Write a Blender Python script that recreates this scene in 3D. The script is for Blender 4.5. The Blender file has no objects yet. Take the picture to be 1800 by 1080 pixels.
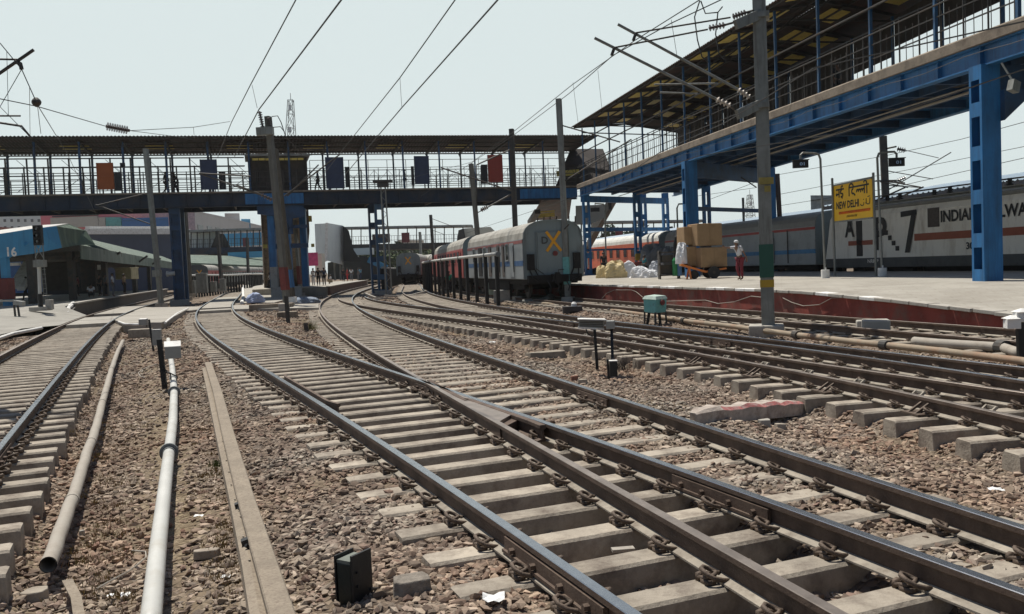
import bpy, math, random
import numpy as np
from mathutils import Vector, Matrix
random.seed(7); rng = np.random.default_rng(11)
D = bpy.data; SC = bpy.context.scene; C = SC.collection
pi = math.pi; rad = math.radians

# ------------------------------------------------------------------ camera, sky, sun, exposure
CF, CP, CR, CH = 1536.0, 0.0476168, 0.0426575, 1.6433      # focal (px of an 1800 px wide frame), pitch, roll, height over rail top
_fw = Vector((0, math.cos(CP), -math.sin(CP)))
_up = Vector((0, math.sin(CP), math.cos(CP))); _rt = Vector((1, 0, 0))
RT = math.cos(CR)*_rt - math.sin(CR)*_up; UP = math.sin(CR)*_rt + math.cos(CR)*_up; FW = _fw
cd = D.cameras.new('camera'); cam = D.objects.new('camera', cd); C.objects.link(cam)
cam.matrix_world = Matrix((( RT.x, UP.x, -FW.x, 0), (RT.y, UP.y, -FW.y, 0), (RT.z, UP.z, -FW.z, CH), (0, 0, 0, 1)))
cd.sensor_width = 36; cd.lens = 36*CF/1800; cd.clip_start = .05; cd.clip_end = 6000
SC.camera = cam
SUN = Vector((-.62*math.cos(rad(67)), .785*math.cos(rad(67)), math.sin(rad(67)))).normalized()
w = D.worlds.new('World'); SC.world = w; w.use_nodes = True
nt = w.node_tree; bg = nt.nodes['Background']
sky = nt.nodes.new('ShaderNodeTexSky'); sky.sky_type = 'NISHITA'; sky.sun_disc = False
sky.sun_elevation = math.asin(SUN.z); sky.sun_rotation = math.atan2(SUN.x, SUN.y)
sky.air_density = 1.0; sky.dust_density = .9; sky.ozone_density = 1.0; sky.altitude = 200
# bright dust haze low in the sky, thinning towards the zenith
_tc = nt.nodes.new('ShaderNodeTexCoord'); _sx = nt.nodes.new('ShaderNodeSeparateXYZ'); nt.links.new(_tc.outputs['Generated'], _sx.inputs[0])
_mr = nt.nodes.new('ShaderNodeMapRange'); _mr.inputs[1].default_value = .31; _mr.inputs[2].default_value = .46; _mr.inputs[3].default_value = .93; _mr.inputs[4].default_value = 0
nt.links.new(_sx.outputs[2], _mr.inputs[0]); _mx = nt.nodes.new('ShaderNodeMix'); _mx.data_type = 'RGBA'; _mx.inputs[7].default_value = (11.1, 12.4, 12.3, 1)
# the haze is brighter on the sun's side than behind the camera
_my = nt.nodes.new('ShaderNodeMapRange'); _my.inputs[1].default_value = -.1; _my.inputs[2].default_value = .72; _my.inputs[3].default_value = .04; _my.inputs[4].default_value = 1
nt.links.new(_sx.outputs[1], _my.inputs[0]); _mm = nt.nodes.new('ShaderNodeMath'); _mm.operation = 'MULTIPLY'; nt.links.new(_mr.outputs[0], _mm.inputs[0]); nt.links.new(_my.outputs[0], _mm.inputs[1])
nt.links.new(_mm.outputs[0], _mx.inputs[0]); nt.links.new(sky.outputs[0], _mx.inputs[6]); nt.links.new(_mx.outputs[2], bg.inputs[0]); bg.inputs[1].default_value = .062
sl = D.lights.new('sun', 'SUN'); sl.energy = 4.8; sl.angle = rad(.6); sl.color = (1, .95, .86)
so = D.objects.new('sun', sl); C.objects.link(so); so.rotation_euler = (-SUN).to_track_quat('-Z', 'Y').to_euler()
so.location = (-30, 20, 60)
SC.view_settings.view_transform = 'Standard'; SC.view_settings.look = 'None'
SC.view_settings.exposure = 0.12; SC.view_settings.gamma = 1

# ------------------------------------------------------------------ measuring helpers (pixel of the photo -> point in the place)
def ray(px, py):
    return FW + RT*((px-900)/CF) + UP*((540-py)/CF)
def G(px, py, z=0.0):
    d = ray(px, py); t = (z-CH)/d.z; return Vector((d.x*t, d.y*t, z))
def P3(px, py, Y):
    d = ray(px, py); t = Y/d.y; return Vector((d.x*t, Y, CH+d.z*t))
def VP(px, py, p0, p1, off=0):
    p0 = Vector(p0[:2]); t = Vector(p1[:2])-p0; n = Vector((t.y, -t.x)).normalized(); q = p0+n*off
    d = ray(px, py); s = q.dot(n)/(d.x*n.x+d.y*n.y); return Vector((d.x*s, d.y*s, CH+d.z*s))

# ------------------------------------------------------------------ things, parts, meshes
_org = {}
def thing(name, label, cat, loc=(0, 0, 0), group=None, rotz=0):
    o = D.objects.new(name, None); C.objects.link(o); o.location = loc; o.rotation_euler = (0, 0, rotz)
    o.empty_display_size = .2
    o['label'] = label; o['category'] = cat
    if group: o['group'] = group
    return o
def tag(o, label, cat, group=None):
    o['label'] = label; o['category'] = cat
    if group: o['group'] = group
    return o
def origin(p):
    v = Vector((0, 0, 0))
    while p is not None:
        v += Vector(p.location); p = p.parent
    return v
class MB:
    def __init__(s): s.v = []; s.f = []; s.m = []; s.mi = 0
    def add(s, vs, fs):
        n = len(s.v); s.v += [tuple(v) for v in vs]; s.f += [tuple(i+n for i in f) for f in fs]; s.m += [s.mi]*len(fs); return s
    def hexa(s, b, t):
        return s.add(list(b)+list(t), [(3,2,1,0),(4,5,6,7),(0,1,5,4),(1,2,6,5),(2,3,7,6),(3,0,4,7)])
    def box(s, c, d, rz=0, rx=0, ry=0):
        x, y, z = d[0]/2, d[1]/2, d[2]/2; c = Vector(c)
        R = Matrix.Rotation(rz, 3, 'Z') @ Matrix.Rotation(rx, 3, 'X') @ Matrix.Rotation(ry, 3, 'Y')
        q = [c+R@Vector(p) for p in ((-x,-y,-z),(x,-y,-z),(x,y,-z),(-x,y,-z),(-x,-y,z),(x,-y,z),(x,y,z),(-x,y,z))]
        return s.hexa(q[:4], q[4:])
    def beam(s, a, b, w, h=None, up=(0, 0, 1)):
        a = Vector(a); b = Vector(b); h = h or w; t = (b-a).normalized(); u = Vector(up)
        if abs(t.dot(u)) > .98: u = Vector((0, 1, 0))
        n = t.cross(u).normalized()*w/2; u = n.cross(t).normalized()*h/2
        return s.hexa([a-n-u, a+n-u, a+n+u, a-n+u], [b-n-u, b+n-u, b+n+u, b-n+u])
    def prism(s, poly, z0, z1):
        n = len(poly); f0 = (lambda p: z0(p)) if callable(z0) else (lambda p: z0); f1 = (lambda p: z1(p)) if callable(z1) else (lambda p: z1)
        vs = [(p[0], p[1], f0(p)) for p in poly]+[(p[0], p[1], f1(p)) for p in poly]
        A = sum(poly[i][0]*poly[(i+1) % n][1]-poly[(i+1) % n][0]*poly[i][1] for i in range(n))
        fs = [tuple(range(n))[::-1], tuple(range(n, 2*n))]+[(i, (i+1) % n, n+(i+1) % n, n+i) for i in range(n)]
        if A < 0: fs = [f[::-1] for f in fs]
        return s.add(vs, fs)
    def tube(s, path, r, n=8, caps=True, hollow=False):
        path = [Vector(p) for p in path]; k = len(path); rs = r if isinstance(r, (list, tuple)) else [r]*k
        vs = []; up = None
        for i, p in enumerate(path):
            t = (path[min(i+1, k-1)]-path[max(i-1, 0)])
            t = t.normalized() if t.length > 1e-9 else Vector((0, 0, 1))
            if up is None:
                up = Vector((0, 0, 1)) if abs(t.z) < .9 else Vector((1, 0, 0))
            a = t.cross(up).normalized(); up = a.cross(t).normalized()
            for j in range(n):
                th = 2*pi*(j+.5)/n; vs.append(p+(a*math.cos(th)+up*math.sin(th))*rs[i])
        fs = [(i*n+j, i*n+(j+1) % n, (i+1)*n+(j+1) % n, (i+1)*n+j) for i in range(k-1) for j in range(n)]
        if caps: fs += [tuple(range(n))[::-1], tuple(range((k-1)*n, k*n))]
        return s.add(vs, fs)
    def cyl(s, c, r, h, n=14, r2=None, axis=(0, 0, 1)):
        a = Vector(c); return s.tube([a, a+Vector(axis)*h], [r, r if r2 is None else r2], n)
    def quad(s, a, b, c, d): return s.add([a, b, c, d], [(0, 1, 2, 3)])
    def sweep(s, path, prof, closed=True, up=(0, 0, 1)):
        path = [Vector(p) for p in path]; k = len(path); n = len(prof); vs = []; U = Vector(up)
        for i, p in enumerate(path):
            t = (path[min(i+1, k-1)]-path[max(i-1, 0)]).normalized(); a = t.cross(U).normalized(); u = a.cross(t).normalized()
            for q in prof: vs.append(p+a*q[0]+u*q[1])
        m = n if closed else n-1
        fs = [(i*n+j, i*n+(j+1) % n, (i+1)*n+(j+1) % n, (i+1)*n+j) for i in range(k-1) for j in range(m)]
        if closed: fs += [tuple(range(n))[::-1], tuple(range((k-1)*n, k*n))]
        return s.add(vs, fs)
    def build(s, name, mats, parent=None, smooth=False, local=False, bevel=0):
        me = D.meshes.new(name); o0 = Vector((0, 0, 0)) if (local or parent is None) else origin(parent)
        me.from_pydata([(v[0]-o0.x, v[1]-o0.y, v[2]-o0.z) for v in s.v], [], s.f)
        if not isinstance(mats, (list, tuple)): mats = [mats]
        for m in mats: me.materials.append(m)
        if len(mats) > 1: me.polygons.foreach_set('material_index', s.m)
        if smooth: me.polygons.foreach_set('use_smooth', [True]*len(me.polygons))
        me.update(); o = D.objects.new(name, me); C.objects.link(o)
        if parent is not None: o.parent = parent
        if bevel:
            b = o.modifiers.new('bevel', 'BEVEL'); b.width = bevel; b.segments = 2; b.limit_method = 'ANGLE'
        return o
def one(name, m, mats, label, cat, group=None, **k):
    """a top-level thing that is one mesh; origin moved to its base"""
    xs = np.array(m.v); c = Vector(((xs[:, 0].min()+xs[:, 0].max())/2, (xs[:, 1].min()+xs[:, 1].max())/2, xs[:, 2].min()))
    m.v = [(v[0]-c.x, v[1]-c.y, v[2]-c.z) for v in m.v]
    o = m.build(name, mats, None, **k); o.location = c; return tag(o, label, cat, group)
def struct(name, m, mats, **k):
    o = m.build(name, mats, None, **k); o['kind'] = 'structure'; return o
def dup(root, loc=None, rotz=None, label=None, group=None):
    r = root.copy(); C.objects.link(r)
    if loc is not None: r.location = loc
    if rotz is not None: r.rotation_euler = (0, 0, rotz)
    if label: r['label'] = label
    if group: r['group'] = group
    for ch in list(root.children):
        c = ch.copy(); C.objects.link(c); c.parent = r
        for g in list(ch.children):
            d = g.copy(); C.objects.link(d); d.parent = c
    return r

# ------------------------------------------------------------------ materials
_mats = {}
def M(name, col, rough=.8, metal=0, var=.25, sc=2.5, bump=.15, bsc=25, dirt=None, damt=.4, dsc=1.2, streak=0, spec=.5, objvar=0, joints=0):
    if name in _mats: return _mats[name]
    m = D.materials.new(name); m.use_nodes = True; n = m.node_tree; N = n.nodes; L = n.links; b = N['Principled BSDF']
    b.inputs['Roughness'].default_value = rough; b.inputs['Metallic'].default_value = metal
    b.inputs['Specular IOR Level'].default_value = spec
    g = N.new('ShaderNodeNewGeometry'); pos = g.outputs['Position']
    def noise(scale, det=6, vec=pos, ro=.6):
        t = N.new('ShaderNodeTexNoise'); t.inputs['Scale'].default_value = scale; t.inputs['Detail'].default_value = det
        t.inputs['Roughness'].default_value = ro; L.new(vec, t.inputs['Vector']); return t.outputs['Fac']
    def mix(a, bcol, fac, typ='MIX'):
        x = N.new('ShaderNodeMix'); x.data_type = 'RGBA'; x.blend_type = typ
        for s, v in ((x.inputs[6], a), (x.inputs[7], bcol)):
            if hasattr(v, 'links'): L.new(v, s)
            else: s.default_value = (*v, 1)
        if hasattr(fac, 'links'): L.new(fac, x.inputs[0])
        else: x.inputs[0].default_value = fac
        return x.outputs[2]
    def ramp(f, a, bb):
        r = N.new('ShaderNodeMapRange'); r.inputs[1].default_value = a; r.inputs[2].default_value = bb; L.new(f, r.inputs[0]); return r.outputs[0]
    lo = tuple(c*(1-var) for c in col); hi = tuple(min(1, c*(1+var)) for c in col)
    c = mix(lo, hi, ramp(noise(sc), .3, .7))
    if dirt is not None:
        v = pos
        if streak:
            mp = N.new('ShaderNodeMapping'); mp.inputs['Scale'].default_value = (streak, streak, .25); L.new(pos, mp.inputs['Vector']); v = mp.outputs[0]
        c = mix(c, dirt, ramp(noise(dsc, 8, v, .7), .62-.35*damt, .78-.1*damt))
    if joints:
        bt_ = N.new('ShaderNodeTexBrick'); bt_.inputs['Scale'].default_value = 1/joints; bt_.inputs['Mortar Size'].default_value = .012; bt_.inputs['Color1'].default_value = (1, 1, 1, 1); bt_.inputs['Color2'].default_value = (.96, .96, .95, 1); bt_.inputs['Mortar'].default_value = (.86, .85, .83, 1)
        mp2 = N.new('ShaderNodeMapping'); mp2.inputs['Rotation'].default_value = (0, 0, .3); L.new(pos, mp2.inputs['Vector']); L.new(mp2.outputs[0], bt_.inputs['Vector']); c = mix(c, bt_.outputs['Color'], 1.0, 'MULTIPLY')
    if objvar:
        oi = N.new('ShaderNodeObjectInfo'); q_ = N.new('ShaderNodeMapRange'); q_.inputs[3].default_value = 1-objvar; q_.inputs[4].default_value = 1+objvar; L.new(oi.outputs['Random'], q_.inputs[0]); hs = N.new('ShaderNodeHueSaturation'); L.new(q_.outputs[0], hs.inputs['Value']); L.new(c, hs.inputs['Color']); c = hs.outputs[0]
    L.new(c, b.inputs['Base Color'])
    if bump:
        bp = N.new('ShaderNodeBump'); bp.inputs['Strength'].default_value = bump; bp.inputs['Distance'].default_value = .02
        L.new(noise(bsc, 8), bp.inputs['Height']); L.new(bp.outputs[0], b.inputs['Normal'])
    _mats[name] = m; return m
def rnd_mat(name, cols, rough=.9, region=None, bump=.3, bsc=60):
    """colour picked per loose piece (every stone its own)"""
    m = D.materials.new(name); m.use_nodes = True; n = m.node_tree; N = n.nodes; L = n.links; b = N['Principled BSDF']
    b.inputs['Roughness'].default_value = rough; g = N.new('ShaderNodeNewGeometry'); b.inputs['Specular IOR Level'].default_value = .25
    r = N.new('ShaderNodeValToRGB'); r.color_ramp.interpolation = 'LINEAR'; e = r.color_ramp.elements
    for i, cc in enumerate(cols):
        if i < 2: e[i].position = i/(len(cols)-1); e[i].color = (*cc, 1)
        else:
            q = e.new(i/(len(cols)-1)); q.color = (*cc, 1)
    for i, cc in enumerate(cols): e[i].position = i/(len(cols)-1); e[i].color = (*cc, 1)
    L.new(g.outputs['Random Per Island'], r.inputs[0]); out = r.outputs[0]
    if region:
        t = N.new('ShaderNodeTexNoise'); t.inputs['Scale'].default_value = .35; t.inputs['Detail'].default_value = 5; L.new(g.outputs['Position'], t.inputs['Vector'])
        mr = N.new('ShaderNodeMapRange'); mr.inputs[1].default_value = .4; mr.inputs[2].default_value = .62; L.new(t.outputs['Fac'], mr.inputs[0])
        x = N.new('ShaderNodeMix'); x.data_type = 'RGBA'; x.blend_type = 'MULTIPLY'; x.inputs[7].default_value = (*region, 1)
        L.new(mr.outputs[0], x.inputs[0]); L.new(out, x.inputs[6]); out = x.outputs[2]
        t = N.new('ShaderNodeTexNoise'); t.inputs['Scale'].default_value = 1.1; t.inputs['Detail'].default_value = 7; L.new(g.outputs['Position'], t.inputs['Vector']); mr = N.new('ShaderNodeMapRange'); mr.inputs[1].default_value = .50; mr.inputs[2].default_value = .68; L.new(t.outputs['Fac'], mr.inputs[0])
        x = N.new('ShaderNodeMix'); x.data_type = 'RGBA'; x.blend_type = 'MULTIPLY'; x.inputs[7].default_value = (.62, .60, .60, 1); L.new(mr.outputs[0], x.inputs[0]); L.new(out, x.inputs[6]); out = x.outputs[2]
    L.new(out, b.inputs['Base Color'])
    t = N.new('ShaderNodeTexNoise'); t.inputs['Scale'].default_value = bsc; t.inputs['Detail'].default_value = 4; L.new(g.outputs['Position'], t.inputs['Vector'])
    bp = N.new('ShaderNodeBump'); bp.inputs['Strength'].default_value = bump; bp.inputs['Distance'].default_value = .01
    L.new(t.outputs['Fac'], bp.inputs['Height']); L.new(bp.outputs[0], b.inputs['Normal']); return m

m_conc = M('sleeper_concrete', (.35, .305, .245), .9, var=.2, sc=3, bump=.4, bsc=40, dirt=(.12, .09, .07), damt=.5, dsc=4, objvar=.16)
m_conc2 = M('pale_concrete', (.40, .375, .33), .9, var=.12, sc=2, bump=.3, bsc=30, dirt=(.2, .17, .14), damt=.35, dsc=2)
m_plat = M('platform_paving', (.37, .345, .30), .85, var=.1, sc=.8, bump=.12, bsc=12, dirt=(.24, .215, .18), damt=.5, dsc=.6, joints=1.6)
m_white = M('whitewash', (.74, .73, .70), .85, var=.08, sc=4, bump=.3, bsc=20, dirt=(.42, .38, .33), damt=.35, dsc=3)
m_rail = M('rail_rust', (.098, .066, .049), .75, .25, var=.3, sc=4, bump=.25, bsc=60, dirt=(.16, .115, .085), damt=.5, dsc=6)
m_foot = M('rail_foot_dust', (.30, .265, .215), .85, .0, var=.25, sc=5, bump=.3, bsc=50, dirt=(.13, .10, .075), damt=.4, dsc=6)
m_head = M('rail_head_steel', (.42, .43, .445), .27, .95, var=.12, sc=8, bump=.05, bsc=100)
m_headr = M('rail_head_dull', (.32, .27, .23), .42, .75, var=.25, sc=4, bump=.1, bsc=80)
m_clip = M('clip_steel', (.12, .088, .066), .7, .3, var=.3, sc=20, bump=.3, bsc=90)
m_blue = M('blue_paint', (.022, .155, .37), .5, var=.2, sc=1.2, bump=.1, bsc=12, dirt=(.016, .06, .13), damt=.5, dsc=1.3, streak=2.5)
m_blued = M('dark_blue_paint', (.020, .065, .15), .55, var=.3, sc=1.2, bump=.1, bsc=12, dirt=(.025, .035, .05), damt=.5, dsc=1)
m_navy = M('navy_girder', (.016, .030, .055), .7, var=.3, sc=.8, bump=.1, dirt=(.07, .055, .045), damt=.5, dsc=.5)
m_brgird = M('brown_girder', (.075, .06, .052), .75, var=.3, sc=.8, bump=.15, dirt=(.03, .03, .035), damt=.4, dsc=.8)
m_slab = M('bridge_slab', (.26, .215, .165), .9, var=.15, sc=1.5, bump=.35, bsc=10, dirt=(.10, .075, .055), damt=.5, dsc=1.6)
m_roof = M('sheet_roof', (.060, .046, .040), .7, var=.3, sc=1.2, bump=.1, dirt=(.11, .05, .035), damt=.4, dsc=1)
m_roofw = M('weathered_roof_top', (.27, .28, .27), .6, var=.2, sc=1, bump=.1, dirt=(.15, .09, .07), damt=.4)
m_yel = M('yellow_fibre_sheet', (.78, .60, .14), .6, var=.18, sc=3, bump=.1, dirt=(.25, .19, .06), damt=.3, dsc=3)
m_steel = M('galvanised_steel', (.23, .235, .215), .55, .35, var=.18, sc=3, bump=.1, dirt=(.12, .11, .09), damt=.4, dsc=3, streak=3)
m_steeld = M('dark_steel', (.065, .063, .058), .65, .3, var=.3, sc=3, bump=.1, dirt=(.09, .055, .035), damt=.4, dsc=3)
m_mastc = M('concrete_mast', (.15, .145, .125), .85, var=.18, sc=2, bump=.3, bsc=20, dirt=(.08, .075, .065), damt=.4, dsc=1.5, streak=3)
m_black = M('black_iron', (.018, .018, .018), .55, .2, var=.3, sc=6, bump=.15)
m_wire = M('wire', (.05, .048, .045), .6, .4, var=.1, bump=0)
m_insul = M('brown_porcelain', (.085, .06, .055), .3, var=.15, sc=9, bump=0)
m_insulw = M('pale_porcelain', (.46, .40, .33), .35, var=.15, sc=9, bump=0)
m_pipew = M('white_pvc', (.52, .515, .48), .5, var=.1, sc=2, bump=.08, dirt=(.42, .39, .33), damt=.35, dsc=2.5)
m_pipeb = M('dusty_pvc', (.36, .325, .275), .8, var=.12, sc=3, bump=.15, dirt=(.24, .2, .16), damt=.4, dsc=3)
m_pipeo = M('rusty_cream_pipe', (.28, .225, .16), .75, var=.2, sc=1.3, bump=.1, dirt=(.26, .13, .07), damt=.45, dsc=1.6)
m_band = M('grey_coupler', (.17, .18, .18), .5, .2, var=.15, sc=8)
m_brick = M('painted_brick_red', (.25, .055, .040), .85, var=.35, sc=1.2, bump=.4, bsc=8, dirt=(.16, .115, .09), damt=.4, dsc=1.4)
m_grey = M('coach_grey', (.24, .265, .265), .5, var=.08, sc=.8, bump=.03, dirt=(.15, .155, .15), damt=.35, dsc=1, streak=2)
m_greyend = M('coach_end_grey', (.20, .245, .25), .55, var=.07, sc=1.2, bump=.04, dirt=(.11, .12, .12), damt=.3, dsc=1.2, streak=2)
m_croof = M('coach_roof', (.40, .385, .34), .65, var=.12, sc=.7, bump=.05, dirt=(.2, .18, .15), damt=.5, dsc=.9)
m_cred = M('coach_red', (.42, .06, .05), .5, var=.1, sc=.8, bump=.03, dirt=(.22, .05, .04), damt=.3, dsc=1)
m_corange = M('coach_orange', (.55, .11, .045), .5, var=.1, sc=.8, bump=.03, dirt=(.34, .08, .04), damt=.3, dsc=1)
m_cblue = M('coach_blue', (.10, .22, .55), .5, var=.1, sc=.8, bump=.03)
m_stripe = M('stripe_blue', (.03, .16, .42), .5, var=.1)
m_glass = M('dark_glass', (.02, .025, .025), .15, var=.2, bump=0)
m_under = M('underframe_grime', (.014, .013, .012), .85, var=.35, sc=3, bump=.3)
m_cream = M('loco_cream', (.84, .80, .71), .55, var=.07, sc=.8, bump=.03, dirt=(.46, .39, .30), damt=.3, dsc=1.3, streak=1)
m_locor = M('loco_stripe', (.33, .085, .045), .55, var=.1)
m_locog = M('loco_grey', (.075, .08, .08), .6, var=.15, dirt=(.04, .04, .04))
m_ink = M('black_lettering', (.02, .02, .02), .6, var=.1, bump=0)
m_ylett = M('yellow_paint', (.78, .36, .015), .6, var=.1, sc=8, bump=0)
m_signy = M('sign_yellow', (.80, .46, .012), .45, var=.05, sc=2, bump=0)
m_redp = M('red_paint', (.17, .03, .025), .6, var=.2, sc=3, dirt=(.2, .04, .03), damt=.3)
m_orangep = M('orange_board', (.34, .085, .018), .65, var=.1, sc=1.5)
m_teal = M('teal_paint', (.15, .42, .40), .55, var=.1, sc=5, bump=.1, dirt=(.12, .22, .2), damt=.3, dsc=8)
m_tealtop = M('teal_lid', (.42, .52, .46), .6, var=.1, sc=5, dirt=(.3, .33, .28), damt=.3, dsc=8)
m_green = M('canopy_green', (.075, .115, .085), .6, var=.2, sc=.7, bump=.1, dirt=(.22, .26, .20), damt=.4, dsc=.5, streak=3)
m_fasc = M('fascia_blue', (.045, .24, .44), .55, var=.12, sc=1, bump=.05, dirt=(.04, .16, .30), damt=.3, dsc=1.2, streak=3)
m_card = M('cardboard', (.36, .235, .125), .85, var=.1, sc=2.5, bump=.2, bsc=6, dirt=(.26, .165, .085), damt=.35, dsc=2)
m_sackw = M('white_sack', (.72, .73, .75), .7, var=.06, sc=4, bump=.5, bsc=9)
m_sacky = M('cream_sack', (.62, .50, .27), .75, var=.1, sc=4, bump=.5, bsc=9)
m_sackg = M('grey_sack', (.15, .16, .165), .8, var=.15, sc=4, bump=.5, bsc=7)
m_trolo = M('orange_trolley', (.62, .17, .02), .5, var=.12, sc=4, dirt=(.3, .1, .03), damt=.3)
m_rubber = M('rubber', (.03, .03, .03), .8, var=.2)
m_skin = M('skin_brown', (.17, .09, .055), .6, var=.08, bump=0)
m_hair = M('black_hair', (.012, .01, .009), .6, var=.1, bump=0)
m_litter = M('litter_white', (.8, .8, .78), .6, var=.08, bump=.3)

def cloth(name, col): return M(name, col, .85, var=.1, sc=6, bump=.3, bsc=30)
def xp(mb, poly, a, ux, depth):
    '''extrude a 2d outline (u along ux, v up) standing at point a by depth along the normal'''
    ux = Vector(ux).normalized(); uz = Vector((0, 0, 1)); nn = ux.cross(uz).normalized(); n = len(poly)
    f = [Vector(a)+ux*u+uz*v for u, v in poly]; g = [p+nn*depth for p in f]
    return mb.add(f+g, [tuple(range(n))[::-1], tuple(range(n, 2*n))]+[(i, (i+1) % n, n+(i+1) % n, n+i) for i in range(n)])
def text_mesh(txt, size, depth=.004, bold=False):
    cu = D.curves.new('txt', 'FONT'); cu.body = txt; cu.size = size; cu.extrude = depth/2; cu.resolution_u = 3
    if bold: cu.offset = size*.028
    o = D.objects.new('txt', cu); C.objects.link(o); bpy.context.view_layer.update()
    dg = bpy.context.evaluated_depsgraph_get(); me = D.meshes.new_from_object(o.evaluated_get(dg)); D.objects.remove(o); D.curves.remove(cu); return me
def add_text(mb, txt, org, ux, uy, height, width=None, bold=True, depth=.004):
    """lettering laid on a plane: org = lower-left corner, ux = reading direction, uy = up"""
    me = text_mesh(txt, 1.0, 0, bold); ux = Vector(ux).normalized(); uy = Vector(uy).normalized(); nn = ux.cross(uy)
    xs = [v.co.x for v in me.vertices]; ys = [v.co.y for v in me.vertices]; x0, x1, y0, y1 = min(xs), max(xs), min(ys), max(ys)
    sy = height/(y1-y0); sx = width/(x1-x0) if width else sy
    vs = [Vector(org)+ux*((v.co.x-x0)*sx)+uy*((v.co.y-y0)*sy)+nn*depth for v in me.vertices]
    mb.add(vs, [tuple(p.vertices) for p in me.polygons]); D.meshes.remove(me)

# ------------------------------------------------------------------ the tracks in plan: centre line x(Y), rail top z = 0
PA = [7.708018970523342e-09, -2.1470419143861176e-06, 0.00020620360173304947, -0.006745265485353827, -0.3555251871840002, 2.9660748844087217]
PB = [1.0153700666411625e-09, -4.098494011981512e-07, 5.25057303700936e-05, -0.001082380798327056, -0.3032207617481416, 3.542500316541078]
PC = [1.83677742773911e-05, -0.0005096897427651661, -0.4247516731639294, -2.464829995730177]
PX = [-1.423848415459624e-06, 0.00030683655900145797, -0.019760706889182838, 0.10596924263856587, 5.954693742393493]
PG = [-1.9080483183156177e-07, 3.119849275587844e-05, 0.0002422566839301568, -0.35917070400940454, 9.95339173484977]
PP = [0.00047228051629563623, -0.3064489136315422, 13.863747406293864]
def cx(k, Y):
    if k == 'A': return np.polyval(PA, Y)
    if k == 'B': return np.polyval(PB, Y)
    if k == 'C': return np.polyval(PC, np.minimum(Y, 60)) + np.where(Y > 60, -.30*(Y-60), 0)
    if k == 'X': return np.polyval(PX, Y)
    if k == 'G': return np.polyval(PG, np.minimum(Y, 108)) + np.where(Y > 108, -.02*(Y-108), 0)
    return np.where(Y < 41, np.polyval(PP, np.minimum(Y, 41)), 2.093-.268*(Y-41)+.00189*np.clip(Y-41, 0, 71)**2)
def slope(k, Y): return (cx(k, Y+.05)-cx(k, Y-.05))/.1
def nrm(k, Y):
    s = float(slope(k, Y)); n = math.hypot(1, s); return Vector((1/n, -s/n, 0)), Vector((s/n, 1/n, 0))
def at(k, Y, off=0, z=0):
    n, t = nrm(k, Y); return Vector((float(cx(k, Y)), Y, z))+n*off
RANGE = dict(A=(2.2, 118), B=(2.4, 122), C=(3.5, 100), X=(5.5, 58), G=(6.2, 150), P=(8, 160))
def stations(k, y0, y1, d):
    out = []; Y = y0
    while Y < y1:
        out.append(Y); s = float(slope(k, Y)); Y += d/math.hypot(1, s)
    return out
# rail profile, half widths: head 34 mm, web 8, foot 68; height 172
RP = [(-.034, -.004), (-.030, 0), (.030, 0), (.034, -.004), (.035, -.036), (.010, -.052), (.009, -.140), (.068, -.160), (.068, -.172), (-.068, -.172), (-.068, -.160), (-.009, -.140), (-.010, -.052), (-.035, -.036)]
def rail_mesh(k, side, y0, y1, off=None):
    ys = []
    Y = y0
    while Y < y1: ys.append(Y); Y += .25 if Y < 25 else (.8 if Y < 60 else 2.0)
    ys.append(y1); m = MB(); path = [at(k, y, side*.873 if off is None else off(y)) for y in ys]
    n = len(RP); m.sweep(path, RP)
    m.m = []
    for i in range(len(path)-1):
        for j in range(n): m.m.append(1 if j in (0, 1, 2) else (2 if j in (6, 7, 9, 10) else 0))
    m.m += [0, 0]; return m
def fishplate(parent, k, Y, side, face=0, L=1.0):
    n, t = nrm(k, Y); m = MB()
    for s in (-1, 1):
        c = at(k, Y, side*.873+s*.030, -.098); m.beam(c-t*L/2, c+t*L/2, .028, .095)
        c2 = at(k, Y, side*.873+s*.047, -.135); m.beam(c2-t*L/2, c2+t*L/2, .03, .02)
        for q in (-.38, -.14, .14, .38):
            b = c+t*(q*L)+n*(s*.012); m.tube([b, b+n*(s*.035)], .021, 6)
    return m.build('fishplate', m_rail, parent)
def clip_mb(hi=True):
    """sprung rail clip, local: x points to the rail"""
    m = MB()
    if hi:
        p = [(.052, -.055, .012), (.02, -.052, .018), (-.02, -.045, .028), (-.048, -.02, .045), (-.048, .012, .055), (-.02, .036, .052), (.012, .03, .04), (.026, .004, .032), (.004, -.014, .03), (-.03, -.004, .02), (-.036, .05, .012), (0, .062, .016), (.045, .05, .02), (.055, .02, .022)]
        m.tube([Vector((q[0]*1.25, q[1]*1.25, q[2]*1.55)) for q in p], .014, 6)
        m.box((-.025, 0, .008), (.06, .07, .03)); m.box((-.03, .075, .02), (.05, .025, .045), rz=.3)
    else:
        m.tube([(.05, -.05, .015), (-.04, -.03, .04), (-.045, .03, .05), (.01, .03, .045), (-.02, .05, .02), (.05, .05, .02)], .014, 4)
    return m
clipA = clip_mb().build('rail_clip', m_clip, None, smooth=True, local=True); clipB = clip_mb(False).build('rail_clip', m_clip, None, local=True)
meA, meB = clipA.data, clipB.data; D.objects.remove(clipA); D.objects.remove(clipB)
SLH = .21
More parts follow.
